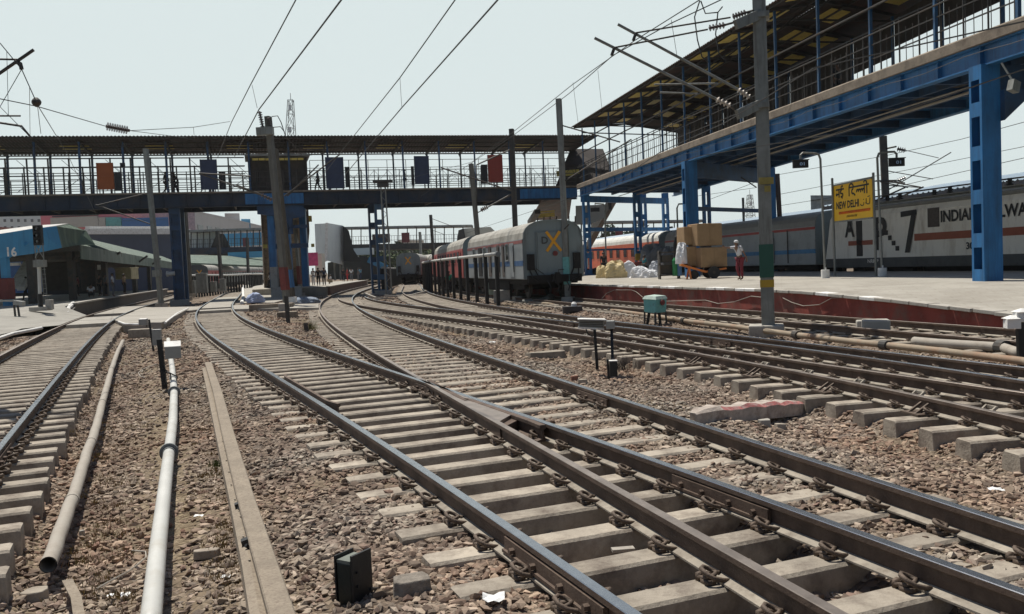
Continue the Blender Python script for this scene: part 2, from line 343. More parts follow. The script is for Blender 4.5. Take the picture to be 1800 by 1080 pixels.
def sleeper_mb(L, seed=0):
    """prestressed sleeper, local x across the track, top at z=0, centred"""
    m = MB(); h = SLH; b0, b1 = .13, .105; r = .018; x = L/2
    prof = [(-b0, -h), (b0, -h), (b1+.006, -r), (b1-r*.7, 0), (-b1+r*.7, 0), (-b1-.006, -r)]
    xs = [-x, -x+.02, x-.02, x]; sc = [.94, 1, 1, .94]; vs = []
    for xx, s in zip(xs, sc):
        for a, b in prof: vs.append((xx, a*s, -h+(b+h)*(.97 if s < 1 else 1)))
    n = len(prof); fs = [(i*n+j, (i+1)*n+j, (i+1)*n+(j+1) % n, i*n+(j+1) % n) for i in range(3) for j in range(n)]
    fs += [tuple(range(n)), tuple(range(3*n, 4*n))[::-1]]
    return m.add(vs, fs)
SLZ = -.178
_slme = {}
def slme(L):
    key = round(L*10)/10
    if key not in _slme:
        o = sleeper_mb(key).build('sleeper', m_conc, None, local=True); _slme[key] = o.data; D.objects.remove(o)
    return _slme[key], key
def lay(root, k, y0, y1, xl, xr, rails, pitch=.60, clip_to=22, clip_far=34, others=(), stuff_from=100):
    """sleepers of one track; xl/xr give the ends as offsets from the centre line at Y; others = more tracks lying on them"""
    rest = MB(); cnt = 0; o0 = Vector(root.location)
    for i, Y in enumerate(stations(k, y0, y1, pitch)):
        n, t = nrm(k, Y); a = xl(Y); b = xr(Y)
        if b-a < .5: continue
        a += random.uniform(-.02, .02); L = b-a; cc = at(k, Y, (a+b)/2, SLZ+random.uniform(-.004, .004))
        ang = math.atan2(n.y, n.x)+random.uniform(-.008, .008)
        if cnt >= stuff_from:
            s = sleeper_mb(L); R = Matrix.Rotation(ang, 3, 'Z'); rest.add([cc+R@Vector(v) for v in s.v], s.f); continue
        me, _ = slme(L); s = D.objects.new('sleeper', me); C.objects.link(s); s.parent = root
        s.location = cc-o0; s.rotation_euler = (random.uniform(-.01, .01), 0, ang); cnt += 1
        if Y < clip_far:
            inv = Matrix.Rotation(-ang, 3, 'Z')
            lst = [(k, q) for q in (-.873, .873)]+[(kk, q) for kk in others for q in (-.873, .873)]
            for kk, q in lst:
                # crossing of this sleeper's line with the rail
                pt = None
                for it in range(1):
                    Yo = Y
                    for _ in range(12):
                        p = at(kk, Yo, q); d = (p-Vector((cc.x, cc.y, 0))).dot(t); Yo -= d*.9
                    pt = at(kk, Yo, q)
                u = (pt-Vector((cc.x, cc.y, 0))).dot(n)
                if abs(u) > L/2-.12: continue
                for sd in (-1, 1):
                    c = D.objects.new('rail_clip', meA if Y < clip_to else meB); C.objects.link(c); c.parent = s
                    c.location = (u+sd*.094, 0, .004); c.rotation_euler = (0, 0, pi if sd > 0 else 0)
    if rest.v:
        o = rest.build('sleeper', m_conc, root); o['kind'] = 'stuff'
RM = [m_rail, m_head, m_foot]; RMd = [m_rail, m_headr, m_foot]
def sep(k1, k2, Y): return float(cx(k2, Y)-cx(k1, Y))*nrm(k1, Y)[0].x*1.0
# left track C
tC = thing('railway_track', 'straight track on the far left running through the paved crossing beside the dusty pipe', 'railway track', at('C', 8, 0, -.39))
rail_mesh('C', -1, *RANGE['C']).build('rail', RMd, tC); rc = rail_mesh('C', 1, *RANGE['C']).build('rail', RM, tC)
lay(tC, 'C', 4, 99, lambda Y: -1.37, lambda Y: 1.37, 2, pitch=.56, clip_to=18, clip_far=34)
fishplate(rc, 'C', 8.6, 1)
# the pair A + B with the crossing
tA = thing('railway_turnout', 'left foreground track, its right rail crossing the neighbour at the frog', 'railway track', at('A', 8, 0, -.39))
ra = rail_mesh('A', -1, *RANGE['A']).build('rail', RM, tA); rb = rail_mesh('A', 1, *RANGE['A']).build('rail', RM, tA)
mid = lambda Y: sep('A', 'B', Y)/2
lay(tA, 'A', 2.6, 116, lambda Y: -1.37, lambda Y: (sep('A', 'B', Y)*1.02+1.45 if Y < 13.2 else min(1.37, mid(Y)-.03 if Y > 15.5 else mid(Y)+.4)), 2, pitch=.60, others=('B',), clip_to=20, clip_far=36)
tB = thing('railway_turnout', 'right foreground track, its right rail passing the broken red-painted slab', 'railway track', at('B', 8, 0, -.39))
rb1 = rail_mesh('B', -1, *RANGE['B']).build('rail', RMd, tB); rb2 = rail_mesh('B', 1, *RANGE['B']).build('rail', RM, tB)
lay(tB, 'B', 13.9, 120, lambda Y: max(-1.37, -mid(Y)+.03), lambda Y: 1.42, 2, pitch=.60, clip_to=20, clip_far=36)
fishplate(ra, 'A', 5.15, -1, L=1.3); fishplate(rb, 'A', 5.95, 1, L=1.15); fishplate(rb2, 'B', 10.9, 1)
fishplate(rb, 'A', 12.2, 1)
# frog block and wing rails at the crossing of A's right rail with B's left rail
def frogY():
    best = None
    for i in range(400):
        Y = 8+i*.03; d = (at('A', Y, .873)-at('B', Y, -.873)).length
        if best is None or d < best[0]: best = (d, Y)
    return best[1]
FY = frogY()
fm = MB()
for (k, s, y0, y1) in (('A', .873-.075, FY-2.2, FY-.15), ('B', -.873+.075, FY+.25, FY+2.4)):
    ys = np.linspace(y0, y1, 14); fm.sweep([at(k, y, s+.06*math.copysign(max(0, abs((y-(y0+y1)/2))/(y1-y0)*2-.7), s*-1)) for y in ys], RP)
fp = [at('A', FY-1.4, .873-.03), at('B', FY-1.4, -.873+.03), at('B', FY+.1, -.873-.03), at('A', FY+.1, .873+.03)]
c0 = at('A', FY, .873)
fm.prism([(p.x, p.y) for p in (at('A', FY-1.5, .90), at('B', FY-1.5, -.90), at('B', FY+1.7, -.845), at('A', FY+1.7, .845))], -.16, -.045)
fm.build('crossing_frog', m_rail, tA)
fm = MB(); fm.prism([(p.x, p.y) for p in (at('A', FY-1.35, .885), at('B', FY-1.35, -.885), at('B', FY+.9, -.86), at('A', FY+.9, .86))], -.06, -.006); fm.build('frog_nose', m_headr, tA)
def guard(root, k, off, y0, y1, mat=m_rail):
    ys = np.linspace(y0, y1, 30); q = []
    for i, y in enumerate(ys):
        e = max(0, abs(i/29*2-1)-.82)*.35; q.append(at(k, y, off-math.copysign(e, off), .0))
    m = MB(); m.sweep(q, [(-.012, .0), (.03, .0), (.032, -.035), (.008, -.05), (.008, -.15), (-.01, -.15), (-.012, -.05)]); return m.build('check_rail', mat, root)
guard(tA, 'A', -.873+.12, 11.2, 14.8, m_rail)
# the far pair X + G
tX = thing('railway_turnout', 'nearer of two interlaced tracks right of centre, with exposed sleeper ends and check rail', 'railway track', at('X', 14, 0, -.39))
rail_mesh('X', -1, *RANGE['X']).build('rail', RMd, tX); rx = rail_mesh('X', 1, *RANGE['X']).build('rail', RM, tX)
lay(tX, 'X', 6, 57, lambda Y: -1.45, lambda Y: (sep('X', 'G', Y)*1.02+1.4 if Y < 38 else min(1.37, sep('X', 'G', Y)/2)), 2, pitch=.60, others=('G',), clip_to=20, clip_far=38)
tG = thing('railway_turnout', 'farther interlaced track right of centre, leading to the distant coach between two pipe fences', 'railway track', at('G', 14, 0, -.39))
rg1 = rail_mesh('G', -1, *RANGE['G']).build('rail', RMd, tG); rail_mesh('G', 1, *RANGE['G']).build('rail', RM, tG)
lay(tG, 'G', 38.3, 148, lambda Y: max(-1.37, -sep('X', 'G', Y)/2) if Y < 58 else -1.37, lambda Y: 1.37, 2, pitch=.62, clip_far=0)
fishplate(rx, 'X', 17.4, 1, L=1.1); fishplate(rx, 'X', 24.4, 1, L=1.0)
# brackets of the check rail between X's and G's left rails
for i in range(12):
    Y = 9.1+i*1.13; n, t = nrm('X', Y); p = at('X', Y, -.873+.12, -.155); m = MB()
    for s in (-.07, .07):
        m.beam(p+t*s, p+t*s+n*.17+Vector((0, 0, .13)), .022, .03)
    m.beam(p+t*-.1+Vector((0, 0, .006)), p+t*.1+Vector((0, 0, .006)), .12, .02)
    m.beam(p-t*.07+n*.17+Vector((0, 0, .12)), p+t*.07+n*.17+Vector((0, 0, .12)), .03); m.build('check_rail_bracket', m_foot, tX)
for i in range(5):
    Y = 7.9+i*1.8; n, t = nrm('X', Y); p = at('X', Y, -.873-.14, -.16); m = MB()
    m.beam(p+t*-.15, p+t*.15, .22, .02); m.beam(p+t*.06+n*-.08, p+t*.06+n*.09+Vector((0, 0, .10)), .025); m.beam(p-t*.06+n*-.08, p-t*.06+n*.09+Vector((0, 0, .10)), .025)
    m.build('rail_brace', m_clip, tX)
# platform track P
tP = thing('railway_track', 'track along the foot of the red brick platform wall, leading to the grey coach end', 'railway track', at('P', 20, 0, -.39))
rail_mesh('P', -1, *RANGE['P']).build('rail', RMd, tP); rail_mesh('P', 1, *RANGE['P']).build('rail', RMd, tP)
lay(tP, 'P', 12, 150, lambda Y: -1.37, lambda Y: 1.37, 2, pitch=.62, clip_to=12, clip_far=38)

# ------------------------------------------------------------------ ground sheet
def sm(x, a, b):
    t = np.clip((x-a)/(b-a), 0, 1); return t*t*(3-2*t)
def pnoise(x, y, s, seed=0):
    """cheap smooth value noise"""
    x = x*s+seed*17.3; y = y*s-seed*9.1; xi = np.floor(x); yi = np.floor(y); fx = x-xi; fy = y-yi; fx = fx*fx*(3-2*fx); fy = fy*fy*(3-2*fy)
    h = lambda a, b: np.modf(np.abs(np.sin(a*127.1+b*311.7)*43758.5453))[0]
    return (h(xi, yi)*(1-fx)+h(xi+1, yi)*fx)*(1-fy)+(h(xi, yi+1)*(1-fx)+h(xi+1, yi+1)*fx)*fy
def off(k, x, Y):
    s = slope(k, Y); return (x-cx(k, Y))/np.sqrt(1+s*s)
def ground_h(x, Y, fine=True):
    Yc = np.clip(Y, 2, 150); z = np.full_like(x, -.33)
    A, B, Cc, X, Gg, Pp = [off(k, x, Yc) for k in 'ABCXGP']
    def put(z, lvl, wgt): return z*(1-wgt)+lvl*wgt
    z = put(z, -.45, sm(Cc, 1.2, 1.5)*(1-sm(Cc, 1.9, 2.9)))            # low edge right of C
    z = put(z, -.345, 1-sm(np.abs(Cc), 1.15, 1.45))
    z = put(z, -.40, (sm(X, -3.2, -1.9))*(1-sm(X, -1.5, -1.3))*(1-sm(Yc, 30, 45)))
    z = put(z, -.29, sm(X, -1.55, -1.2)*(1-sm(Gg, 1.3, 1.9)))
    z = put(z, -.235, 1-sm(np.abs(Pp), 1.3, 1.8))
    inn = sm(A, -1.5, -1.1)*(1-sm(B, 1.2, 1.7))
    dp = -.225+(-.13)*(1-sm(A, .75, 1.1))*sm(A, -.9, -.6) + .02*sm(B, -.2, .5)*(1-sm(Yc, 12, 20))-.10*sm(Yc, 17, 24)*sm(B, -1, -.7)*(1-sm(B, .7, .9))
    z = put(z, dp, inn)
    z = put(z, -.215, sm(A, -2.4, -1.3)*(1-sm(A, -1.0, -.8)))
    z = put(z, -.23, sm(B, 1.0, 1.4)*(1-sm(B, 1.6, 2.6)))
    z = z*(Y > -5)+(-.3)*(Y <= -5)
    z = z+(pnoise(x, Y, .9, 1)-.5)*.05+(pnoise(x, Y, 3.1, 2)-.5)*.03
    if fine: z = z+(pnoise(x, Y, 11, 3)-.5)*.025
    far = sm(Y, 100, 160); return z*(1-far)-.35*far
yy = [-14, -8, -3, 0, 1]
while yy[-1] < 200: yy.append(yy[-1]+max(.06, yy[-1]*.009))
yy += [260, 400, 700, 1300, 2600, 5200]
yy = np.array(yy); cols = 330; uu = np.linspace(-1, 1, cols)
Yg = np.repeat(yy[:, None], cols, 1); Xg = uu[None, :]*(np.maximum(yy, 2)[:, None]*1.05+6)-.02*Yg
Zg = ground_h(Xg, Yg); gv = np.stack([Xg, Yg, Zg], -1).reshape(-1, 3)
r_, c_ = len(yy), cols; idx = np.arange(r_*c_).reshape(r_, c_)
gf = np.stack([idx[:-1, :-1], idx[:-1, 1:], idx[1:, 1:], idx[1:, :-1]], -1).reshape(-1, 4)
def np_mesh(name, v, f, mats, smooth=False):
    me = D.meshes.new(name); k = f.shape[1]
    me.vertices.add(len(v)); me.vertices.foreach_set('co', v.astype(np.float32).ravel())
    me.loops.add(f.size); me.loops.foreach_set('vertex_index', f.astype(np.int32).ravel())
    me.polygons.add(len(f)); me.polygons.foreach_set('loop_start', np.arange(0, f.size, k, dtype=np.int32)); me.polygons.foreach_set('loop_total', np.full(len(f), k, np.int32))
    me.update(calc_edges=True); me.validate()
    me.polygons.foreach_set('use_smooth', np.full(len(f), bool(smooth)))
    for m in mats: me.materials.append(m)
    o = D.objects.new(name, me); C.objects.link(o); return o
# ballast ground material: voronoi pebbles for the distance, soil patches by place
def ground_mat():
    m = D.materials.new('ballast_ground'); m.use_nodes = True; n = m.node_tree; N = n.nodes; L = n.links; b = N['Principled BSDF']; b.inputs['Roughness'].default_value = .95; b.inputs['Specular IOR Level'].default_value = .2
    g = N.new('ShaderNodeNewGeometry'); pos = g.outputs['Position']
    v = N.new('ShaderNodeTexVoronoi'); v.inputs['Scale'].default_value = 16; L.new(pos, v.inputs['Vector'])
    ve = N.new('ShaderNodeTexVoronoi'); ve.feature = 'DISTANCE_TO_EDGE'; ve.inputs['Scale'].default_value = 16; L.new(pos, ve.inputs['Vector'])
    sp = N.new('ShaderNodeSeparateColor'); L.new(v.outputs['Color'], sp.inputs[0])
    r = N.new('ShaderNodeValToRGB'); e = r.color_ramp.elements; e[0].color = (.10, .075, .06, 1); e[1].color = (.36, .30, .245, 1); q = e.new(.45); q.color = (.205, .15, .12, 1); L.new(sp.outputs[0], r.inputs[0])
    t = N.new('ShaderNodeTexNoise'); t.inputs['Scale'].default_value = .5; t.inputs['Detail'].default_value = 8; L.new(pos, t.inputs['Vector'])
    mr = N.new('ShaderNodeMapRange'); mr.inputs[1].default_value = .38; mr.inputs[2].default_value = .66; L.new(t.outputs['Fac'], mr.inputs[0])
    x = N.new('ShaderNodeMix'); x.data_type = 'RGBA'; x.blend_type = 'MIX'; L.new(mr.outputs[0], x.inputs[0]); L.new(r.outputs[0], x.inputs[6]); x.inputs[7].default_value = (.22, .17, .115, 1)
    at_ = N.new('ShaderNodeAttribute'); at_.attribute_name = 'soil'
    t2 = N.new('ShaderNodeTexNoise'); t2.inputs['Scale'].default_value = 7; t2.inputs['Detail'].default_value = 9; L.new(pos, t2.inputs['Vector'])
    r2 = N.new('ShaderNodeValToRGB'); e = r2.color_ramp.elements; e[0].position = .3; e[0].color = (.17, .125, .075, 1); e[1].position = .7; e[1].color = (.36, .29, .195, 1); L.new(t2.outputs['Fac'], r2.inputs[0])
    y = N.new('ShaderNodeMix'); y.data_type = 'RGBA'; L.new(at_.outputs['Fac'], y.inputs[0]); L.new(x.outputs[2], y.inputs[6]); L.new(r2.outputs[0], y.inputs[7])
    L.new(y.outputs[2], b.inputs['Base Color'])
    mm = N.new('ShaderNodeMapRange'); mm.inputs[2].default_value = .35; L.new(ve.outputs['Distance'], mm.inputs[0])
    ad = N.new('ShaderNodeMath'); ad.operation = 'ADD'; L.new(mm.outputs[0], ad.inputs[0]); L.new(t2.outputs['Fac'], ad.inputs[1])
    bp = N.new('ShaderNodeBump'); bp.inputs['Strength'].default_value = .9; bp.inputs['Distance'].default_value = .035; L.new(ad.outputs[0], bp.inputs['Height']); L.new(bp.outputs[0], b.inputs['Normal']); return m
m_ground = ground_mat()
go = np_mesh('ground', gv, gf, [m_ground], True); go['kind'] = 'structure'
def soil_amt(x, Y):
    """soil shows between the left track and the double timber trough"""
    Cc = off('C', x, np.clip(Y, 2, 60)); A = off('A', x, np.clip(Y, 2, 60))
    s = sm(Cc, 1.9, 2.6)*(1-sm(A, -2.9, -2.2))*(1-sm(Y, 20, 32)); return s*(.5+.5*sm(pnoise(x, Y, .8, 5)+.35*pnoise(x, Y, 3, 6), .30, .68))
sa = go.data.attributes.new('soil', 'FLOAT', 'POINT'); sa.data.foreach_set('value', soil_amt(Xg, Yg).astype(np.float32).ravel())

# ------------------------------------------------------------------ ballast stones (real stones near the camera)
phi = (1+5**.5)/2
ICO = np.array([(-1, phi, 0), (1, phi, 0), (-1, -phi, 0), (1, -phi, 0), (0, -1, phi), (0, 1, phi), (0, -1, -phi), (0, 1, -phi), (phi, 0, -1), (phi, 0, 1), (-phi, 0, -1), (-phi, 0, 1)])/1.9
ICF = np.array([(0,11,5),(0,5,1),(0,1,7),(0,7,10),(0,10,11),(1,5,9),(5,11,4),(11,10,2),(10,7,6),(7,1,8),(3,9,4),(3,4,2),(3,2,6),(3,6,8),(3,8,9),(4,9,5),(2,4,11),(6,2,10),(8,6,7),(9,8,1)])
def stones(name, px, py, size, mat, sink=.25, flat=.62):
    n = len(px)
    sh = ICO[None]*(1+rng.uniform(-.45, .42, (n, 12, 1)))
    # cut the lumps with flat faces so that they read as crushed rock
    for _ in range(4):
        d = rng.normal(size=(n, 1, 3)); d /= np.linalg.norm(d, axis=2, keepdims=True); lim = rng.uniform(.35, .8, (n, 1, 1))
        pr_ = (sh*d).sum(2, keepdims=True); sh = sh-d*np.maximum(pr_-lim, 0)
    sh = sh*1.12; sc = np.stack([rng.uniform(.75, 1.7, n), rng.uniform(.55, 1.05, n), rng.uniform(.35, .85, n)*flat/.62], -1)*size[:, None]*.5
    v = sh*sc[:, None, :]
    a = rng.uniform(0, 2*pi, n); tl = rng.normal(0, .35, n); ct, st = np.cos(tl), np.sin(tl)
    y = v[..., 1]*ct[:, None]-v[..., 2]*st[:, None]; z = v[..., 1]*st[:, None]+v[..., 2]*ct[:, None]; x = v[..., 0]
    ca, sa_ = np.cos(a), np.sin(a); X_ = x*ca[:, None]-y*sa_[:, None]; Y_ = x*sa_[:, None]+y*ca[:, None]
    h = ground_h(px, py, False)+size*(.32-sink*rng.uniform(0, 1, n))
    v = np.stack([X_+px[:, None], Y_+py[:, None], z+h[:, None]], -1).reshape(-1, 3)
    f = (ICF[None]+np.arange(n)[:, None, None]*12).reshape(-1, 3)
    o = np_mesh(name, v, f, [mat]); o['kind'] = 'stuff'; return o
def scatter(y0, y1, dens, x_pad=.5):
    area = 0; xs = []; ys = []
    w0 = lambda Y: (-.62*Y-x_pad, .64*Y+x_pad)
    steps = np.linspace(y0, y1, max(2, int((y1-y0)*4)))
    for a, b in zip(steps[:-1], steps[1:]):
        l, r = w0(b); n = rng.poisson((r-l)*(b-a)*dens((a+b)/2)); xs.append(rng.uniform(l, r, n)); ys.append(rng.uniform(a, b, n))
    return np.concatenate(xs), np.concatenate(ys)
def mask_ok(x, y):
    keep = np.ones(len(x), bool)
    # not on the rails
    for k in 'ABCXGP':
        o = np.abs(np.abs(off(k, x, np.clip(y, 2, 150)))-.873); keep &= ~((o < .06))
    for k in 'ABCXG':                               # few stones in the sleeper rows' own tops handled by height
        pass
    keep &= rng.uniform(0, 1, len(x)) > soil_amt(x, y)*.86
    for k, y0, y1, pt, hi in (('A', 2.6, 116, .60, 1.4), ('B', 13.9, 60, .60, 1.4), ('C', 4, 60, .56, 1.35), ('X', 6, 57, .60, 1.45), ('P', 12, 60, .62, 1.35)):
        st = np.array(stations(k, y0, y1, pt)); yc = np.clip(y, 2, 100); o = off(k, x, yc); sl_ = slope(k, yc); nn_ = np.sqrt(1+sl_*sl_); Y0 = y+o*sl_/nn_
        i_ = np.clip(np.searchsorted(st, Y0), 1, len(st)-1); dd_ = np.minimum(np.abs(st[i_]-Y0), np.abs(st[i_-1]-Y0))*nn_
        keep &= ~((np.abs(o) < hi) & (dd_ < .118) & (rng.uniform(0, 1, len(x)) < .9))
    Cc = off('C', x, np.clip(y, 2, 60)); keep &= ~((Cc < 1.3) & (y > 33)) ; keep &= ~((Cc < -2.6) & (y > 25))
    pe = off('P', x, np.clip(y, 2, 150)); keep &= pe < 1.75
    return keep
m_stone = rnd_mat('ballast_stone', [(.12, .093, .075), (.22, .172, .138), (.31, .262, .21), (.17, .145, .12), (.36, .31, .245), (.47, .41, .335), (.225, .155, .125)], .92, region=(1.02, .86, .77))
X1, Y1 = scatter(2.6, 9, lambda Y: 760); X2, Y2 = scatter(9, 17, lambda Y: 400); X3, Y3 = scatter(17, 34, lambda Y: 95); X4, Y4 = scatter(34, 70, lambda Y: 14)
px = np.concatenate([X1, X2, X3, X4]); py = np.concatenate([Y1, Y2, Y3, Y4])
sz = np.concatenate([rng.uniform(.022, 1, len(X1))**1.6*.054+.022, rng.uniform(0, 1, len(X2))**1.5*.05+.028, rng.uniform(.05, .095, len(X3)), rng.uniform(.08, .15, len(X4))])
k_ = mask_ok(px, py); px, py, sz = px[k_], py[k_], sz[k_]
stones('ballast_stones', px, py, sz, m_stone, sink=.5)
print('stones', len(px))
#MARK

# ------------------------------------------------------------------ platforms, walls, paved crossing
def zpl(Y):
    return float(np.interp(Y, [12, 15, 18, 20.9, 24.5, 27], [-.05, .06, .23, .40, .55, .58]))
PWo = 1.82
def qx(Y): return 17.7+(45.3-Y)*.2 - (0.0009*(Y-62)**2 if Y > 62 else 0)   # near side of the train on the far side of this platform
ys = [13+i*.5 for i in range(60)]+[43+i*2 for i in range(60)]
m = MB(); vs = []
for Y in ys:
    a = at('P', Y, PWo+.30, zpl(Y)); b = Vector((max(qx(Y)-.05, a.x+.5), a.y+.0, zpl(Y)))
    for i in range(7): vs.append(a.lerp(b, i/6))
m.add(vs, [(i*7+j, (i+1)*7+j, (i+1)*7+j+1, i*7+j+1)[::-1] for i in range(len(ys)-1) for j in range(6)])
struct('platform', m, m_plat)
wl = thing('retaining_wall', 'low red painted brick wall with pale coping stones holding up the right platform', 'wall', at('P', 25, PWo, -.4))
m = MB(); m.sweep([at('P', Y, PWo+.04, 0) for Y in ys], [(0, -.45), (.3, -.45), (.3, 0), (0, 0)])
k = len(m.v)//4
for i, Y in enumerate(ys):
    for j in (2, 3):
        v = m.v[i*4+j]; m.v[i*4+j] = (v[0], v[1], zpl(Y)-.085)
m.build('wall', m_brick, wl)
Y = 13.2; i = 0
while Y < 150:                                  # coping stones: each one a stone; far ones in one piece
    L = .62 if Y < 70 else 3; n, t = nrm('P', Y); g = random.uniform(.012, .05) if Y < 60 else .0
    a = at('P', Y, PWo+.14, zpl(Y)-.04); b = at('P', Y+L*.96, PWo+.14, zpl(Y+L*.96)-.04)
    if i < 100:
        m = MB(); jx = Vector((random.uniform(-.02, .02), 0, random.uniform(-.006, .004))); m.beam(a+jx, b-t*g+jx, .36, .085); m.build('coping_stone', m_white if random.random() < .35 else m_conc2, wl, bevel=.012)
    else:
        if i == 100: rest = MB()
        rest.beam(a, b, .36, .085)
    Y += L*.97; i += 1
o = rest.build('coping_stone', m_conc2, wl); o['kind'] = 'stuff'
# loose cable looping along the brick wall
m = MB(); q = []
for (x, y) in [(1058, 525), (1066, 516), (1080, 510), (1110, 510), (1118, 513), (1130, 523), (1165, 530), (1240, 528), (1262, 534), (1290, 531), (1320, 521), (1350, 524)]: q.append(VP(x, y, at('P', 40, PWo-.05), at('P', 24, PWo-.05), 0))
m.tube(q, .013, 5)
q = [VP(x, y, at('P', 26, PWo-.02), at('P', 19, PWo-.02), 0) for (x, y) in [(1376, 524), (1392, 532), (1412, 538), (1440, 536), (1462, 524), (1505, 523), (1545, 524), (1560, 531), (1582, 533), (1600, 531)]]
m.tube(q, .011, 5); one('cable', m, m_pipeb, 'dusty cable sagging in loops against the red platform wall', 'cable')

# left platform (number sixteen) with its ramp down to the crossing
def LP(Y): return float(np.interp(Y, [26, 34, 42, 50], [-.03, -.03, .30, .60]))
m_plat_shade = M('left_paving_shaded', (.30, .285, .25), .85, var=.12, sc=.8, bump=.12, bsc=12, dirt=(.2, .185, .16), damt=.45, dsc=.7)  # darker copy of the paving; canopy shadow is put into the colour
m = MB(); vs = []; ysl = [27+i*1.0 for i in range(26)]+[54+i*4 for i in range(14)]
for Y in ysl:
    o_ = -1.95 if Y >= 49.5 else (-1.0 if 35.6 < Y < 46.5 else (-2.15-max(0, 35.6-Y)*.1))
    a = at('C', Y, o_, -.012 if 35.6 < Y < 46.5 else LP(Y)-.02); b = at('C', Y, -3.4, LP(Y)*.9); c = Vector((a.x-9, Y-2, LP(Y)+.12*(Y < 44))); d = Vector((a.x-60, Y-6, max(.1, LP(Y))+.1*(Y < 44)))
    vs += [a, b, c, d]
m.add(vs, [(i*4+j, i*4+j+1, (i+1)*4+j+1, (i+1)*4+j)[::-1] for i in range(len(ysl)-1) for j in range(3)])
struct('platform', m, m_plat_shade)
m = MB()      # wall of that platform: face towards the track and the returned end
for a, b in zip(ysl[22:-1], ysl[23:]): m.beam(at('C', a, -2.05, .02), at('C', b+.02, -2.05, .02), .25, 1.0)
m.beam(at('C', 49, -2.05, 0), at('C', 46.5, -2.1, -.4), .3, .75)
m2 = MB()
wl2 = thing('retaining_wall', 'dark stained masonry wall curving along the left platform under the green canopy', 'wall', at('C', 60, -2.05, -.4))
m.build('wall', M('stained_masonry', (.12, .11, .10), .9, var=.3, sc=1, bump=.5, bsc=5, dirt=(.05, .045, .04), damt=.5, dsc=1), wl2)
for a, b in zip(ysl[22:-1], ysl[23:]): m2.beam(at('C', a, -2.0, .565), at('C', b, -2.0, .565), .42, .09)
m2.build('coping', m_conc2, wl2)
m = MB(); m.tube([at('C', 27, -2.25, -.12), at('C', 30, -2.3, -.1), at('C', 33, -2.2, -.08), at('C', 35.6, -1.6, -.06)], .07, 7); m.tube([at('C', 46.2, -1.9, .1), at('C', 48, -2.15, .35), at('C', 49.6, -2.1, .55)], .13, 7)
one('kerb', m, m_white, 'rough whitewashed edge of the ramp at the end of the left platform', 'kerb')
# paved crossing over the tracks
m = MB()
for Y0, Y1 in ((36.2, 39.8), (40.0, 43.4), (47, 60)):
    m.prism([tuple(at('C', Y0, -.79))[:2], tuple(at('C', Y0, .79))[:2], tuple(at('C', Y1, .79))[:2], tuple(at('C', Y1, -.79))[:2]], -.2, -.03)
g_ = lambda L: [tuple(G(x, y, -.03))[:2] for x, y in L]
m.prism(g_([(199, 562), (217, 568), (284, 567), (296, 562), (331, 543), (255, 540)]), -.42, -.03)
for Y0, Y1 in ((45.5, 47.3), (49.5, 75)):
    q = [tuple(at('A', Y0+(Y1-Y0)*i/8, -.79))[:2] for i in range(9)]+[tuple(at('A', Y1-(Y1-Y0)*i/8, .79))[:2] for i in range(9)]
    m.prism(q, -.2, -.035)
m.prism(g_([(205, 541), (357, 538), (352, 543), (335, 545), (215, 546)]), -.3, -.06)
m.prism(g_([(408, 536), (560, 533), (560, 540), (440, 542), (412, 543)]), -.3, -.06)
struct('path', m, m_plat)
m = MB()
m.tube([G(x, y, -.05) for x, y in [(209, 566), (220, 570), (250, 571)]], .045, 6); m.tube([G(x, y, -.04) for x, y in [(331, 542), (312, 551), (296, 563), (290, 568)]], .05, 6)
one('kerb', m, m_white, 'whitewashed edge of the crossing slab near the three trackside boxes', 'kerb')
# island platform between the curves
isl = MB(); L_, R_ = [], []
for Y in [75+i*2.5 for i in range(31)]:
    L_.append(tuple(at('A', min(Y, 116), 2.0))[:2]); R_.append(tuple(at('B', min(Y, 118), -2.0))[:2])
isl.prism(R_+L_[::-1], -.4, .5); struct('platform', isl, m_plat)
m = MB(); q = [(424, 533, -.12), (482, 532, -.12), (520, 522, -.1), (528, 517, .1), (530, 497, .5), (478, 497, .5), (440, 498, .5), (428, 502, .35), (427, 510, .2), (428, 522, 0)]
m.add([G(*p) for p in q]+[G(p[0], p[1], p[2])+Vector((0, .0, -.6)) for p in q], [tuple(range(10))[::-1]]+[(i, (i+1) % 10, 10+(i+1) % 10, 10+i) for i in range(10)])
struct('path', m, m_plat)
m = MB(); m.tube([G(427, 503, .36), G(427, 511, .2), G(428, 522, .02), G(425, 533, -.1)], .13, 7); one('kerb', m, m_white, 'whitewashed curved edge of the island platform ramp beside the curving track', 'kerb')
m = MB()
for i in range(15):
    Y = 75+i*2.6; m.beam(at('B', Y, -1.9, .05), at('B', Y+2.65, -1.9, .05), .22, .8)
wl3 = thing('retaining_wall', 'curved brown brick wall along the right side of the island platform', 'wall', at('B', 80, -1.9, -.4)); m.build('wall', M('brown_brick', (.13, .075, .058), .9, var=.3, sc=1, bump=.4, bsc=6, dirt=(.07, .055, .05), damt=.4), wl3)
m = MB()
for i in range(15):
    Y = 75+i*2.6; m.beam(at('B', Y, -1.93, .5), at('B', Y+2.65, -1.93, .5), .4, .08)
m.build('coping', m_conc2, wl3)
#MARK2

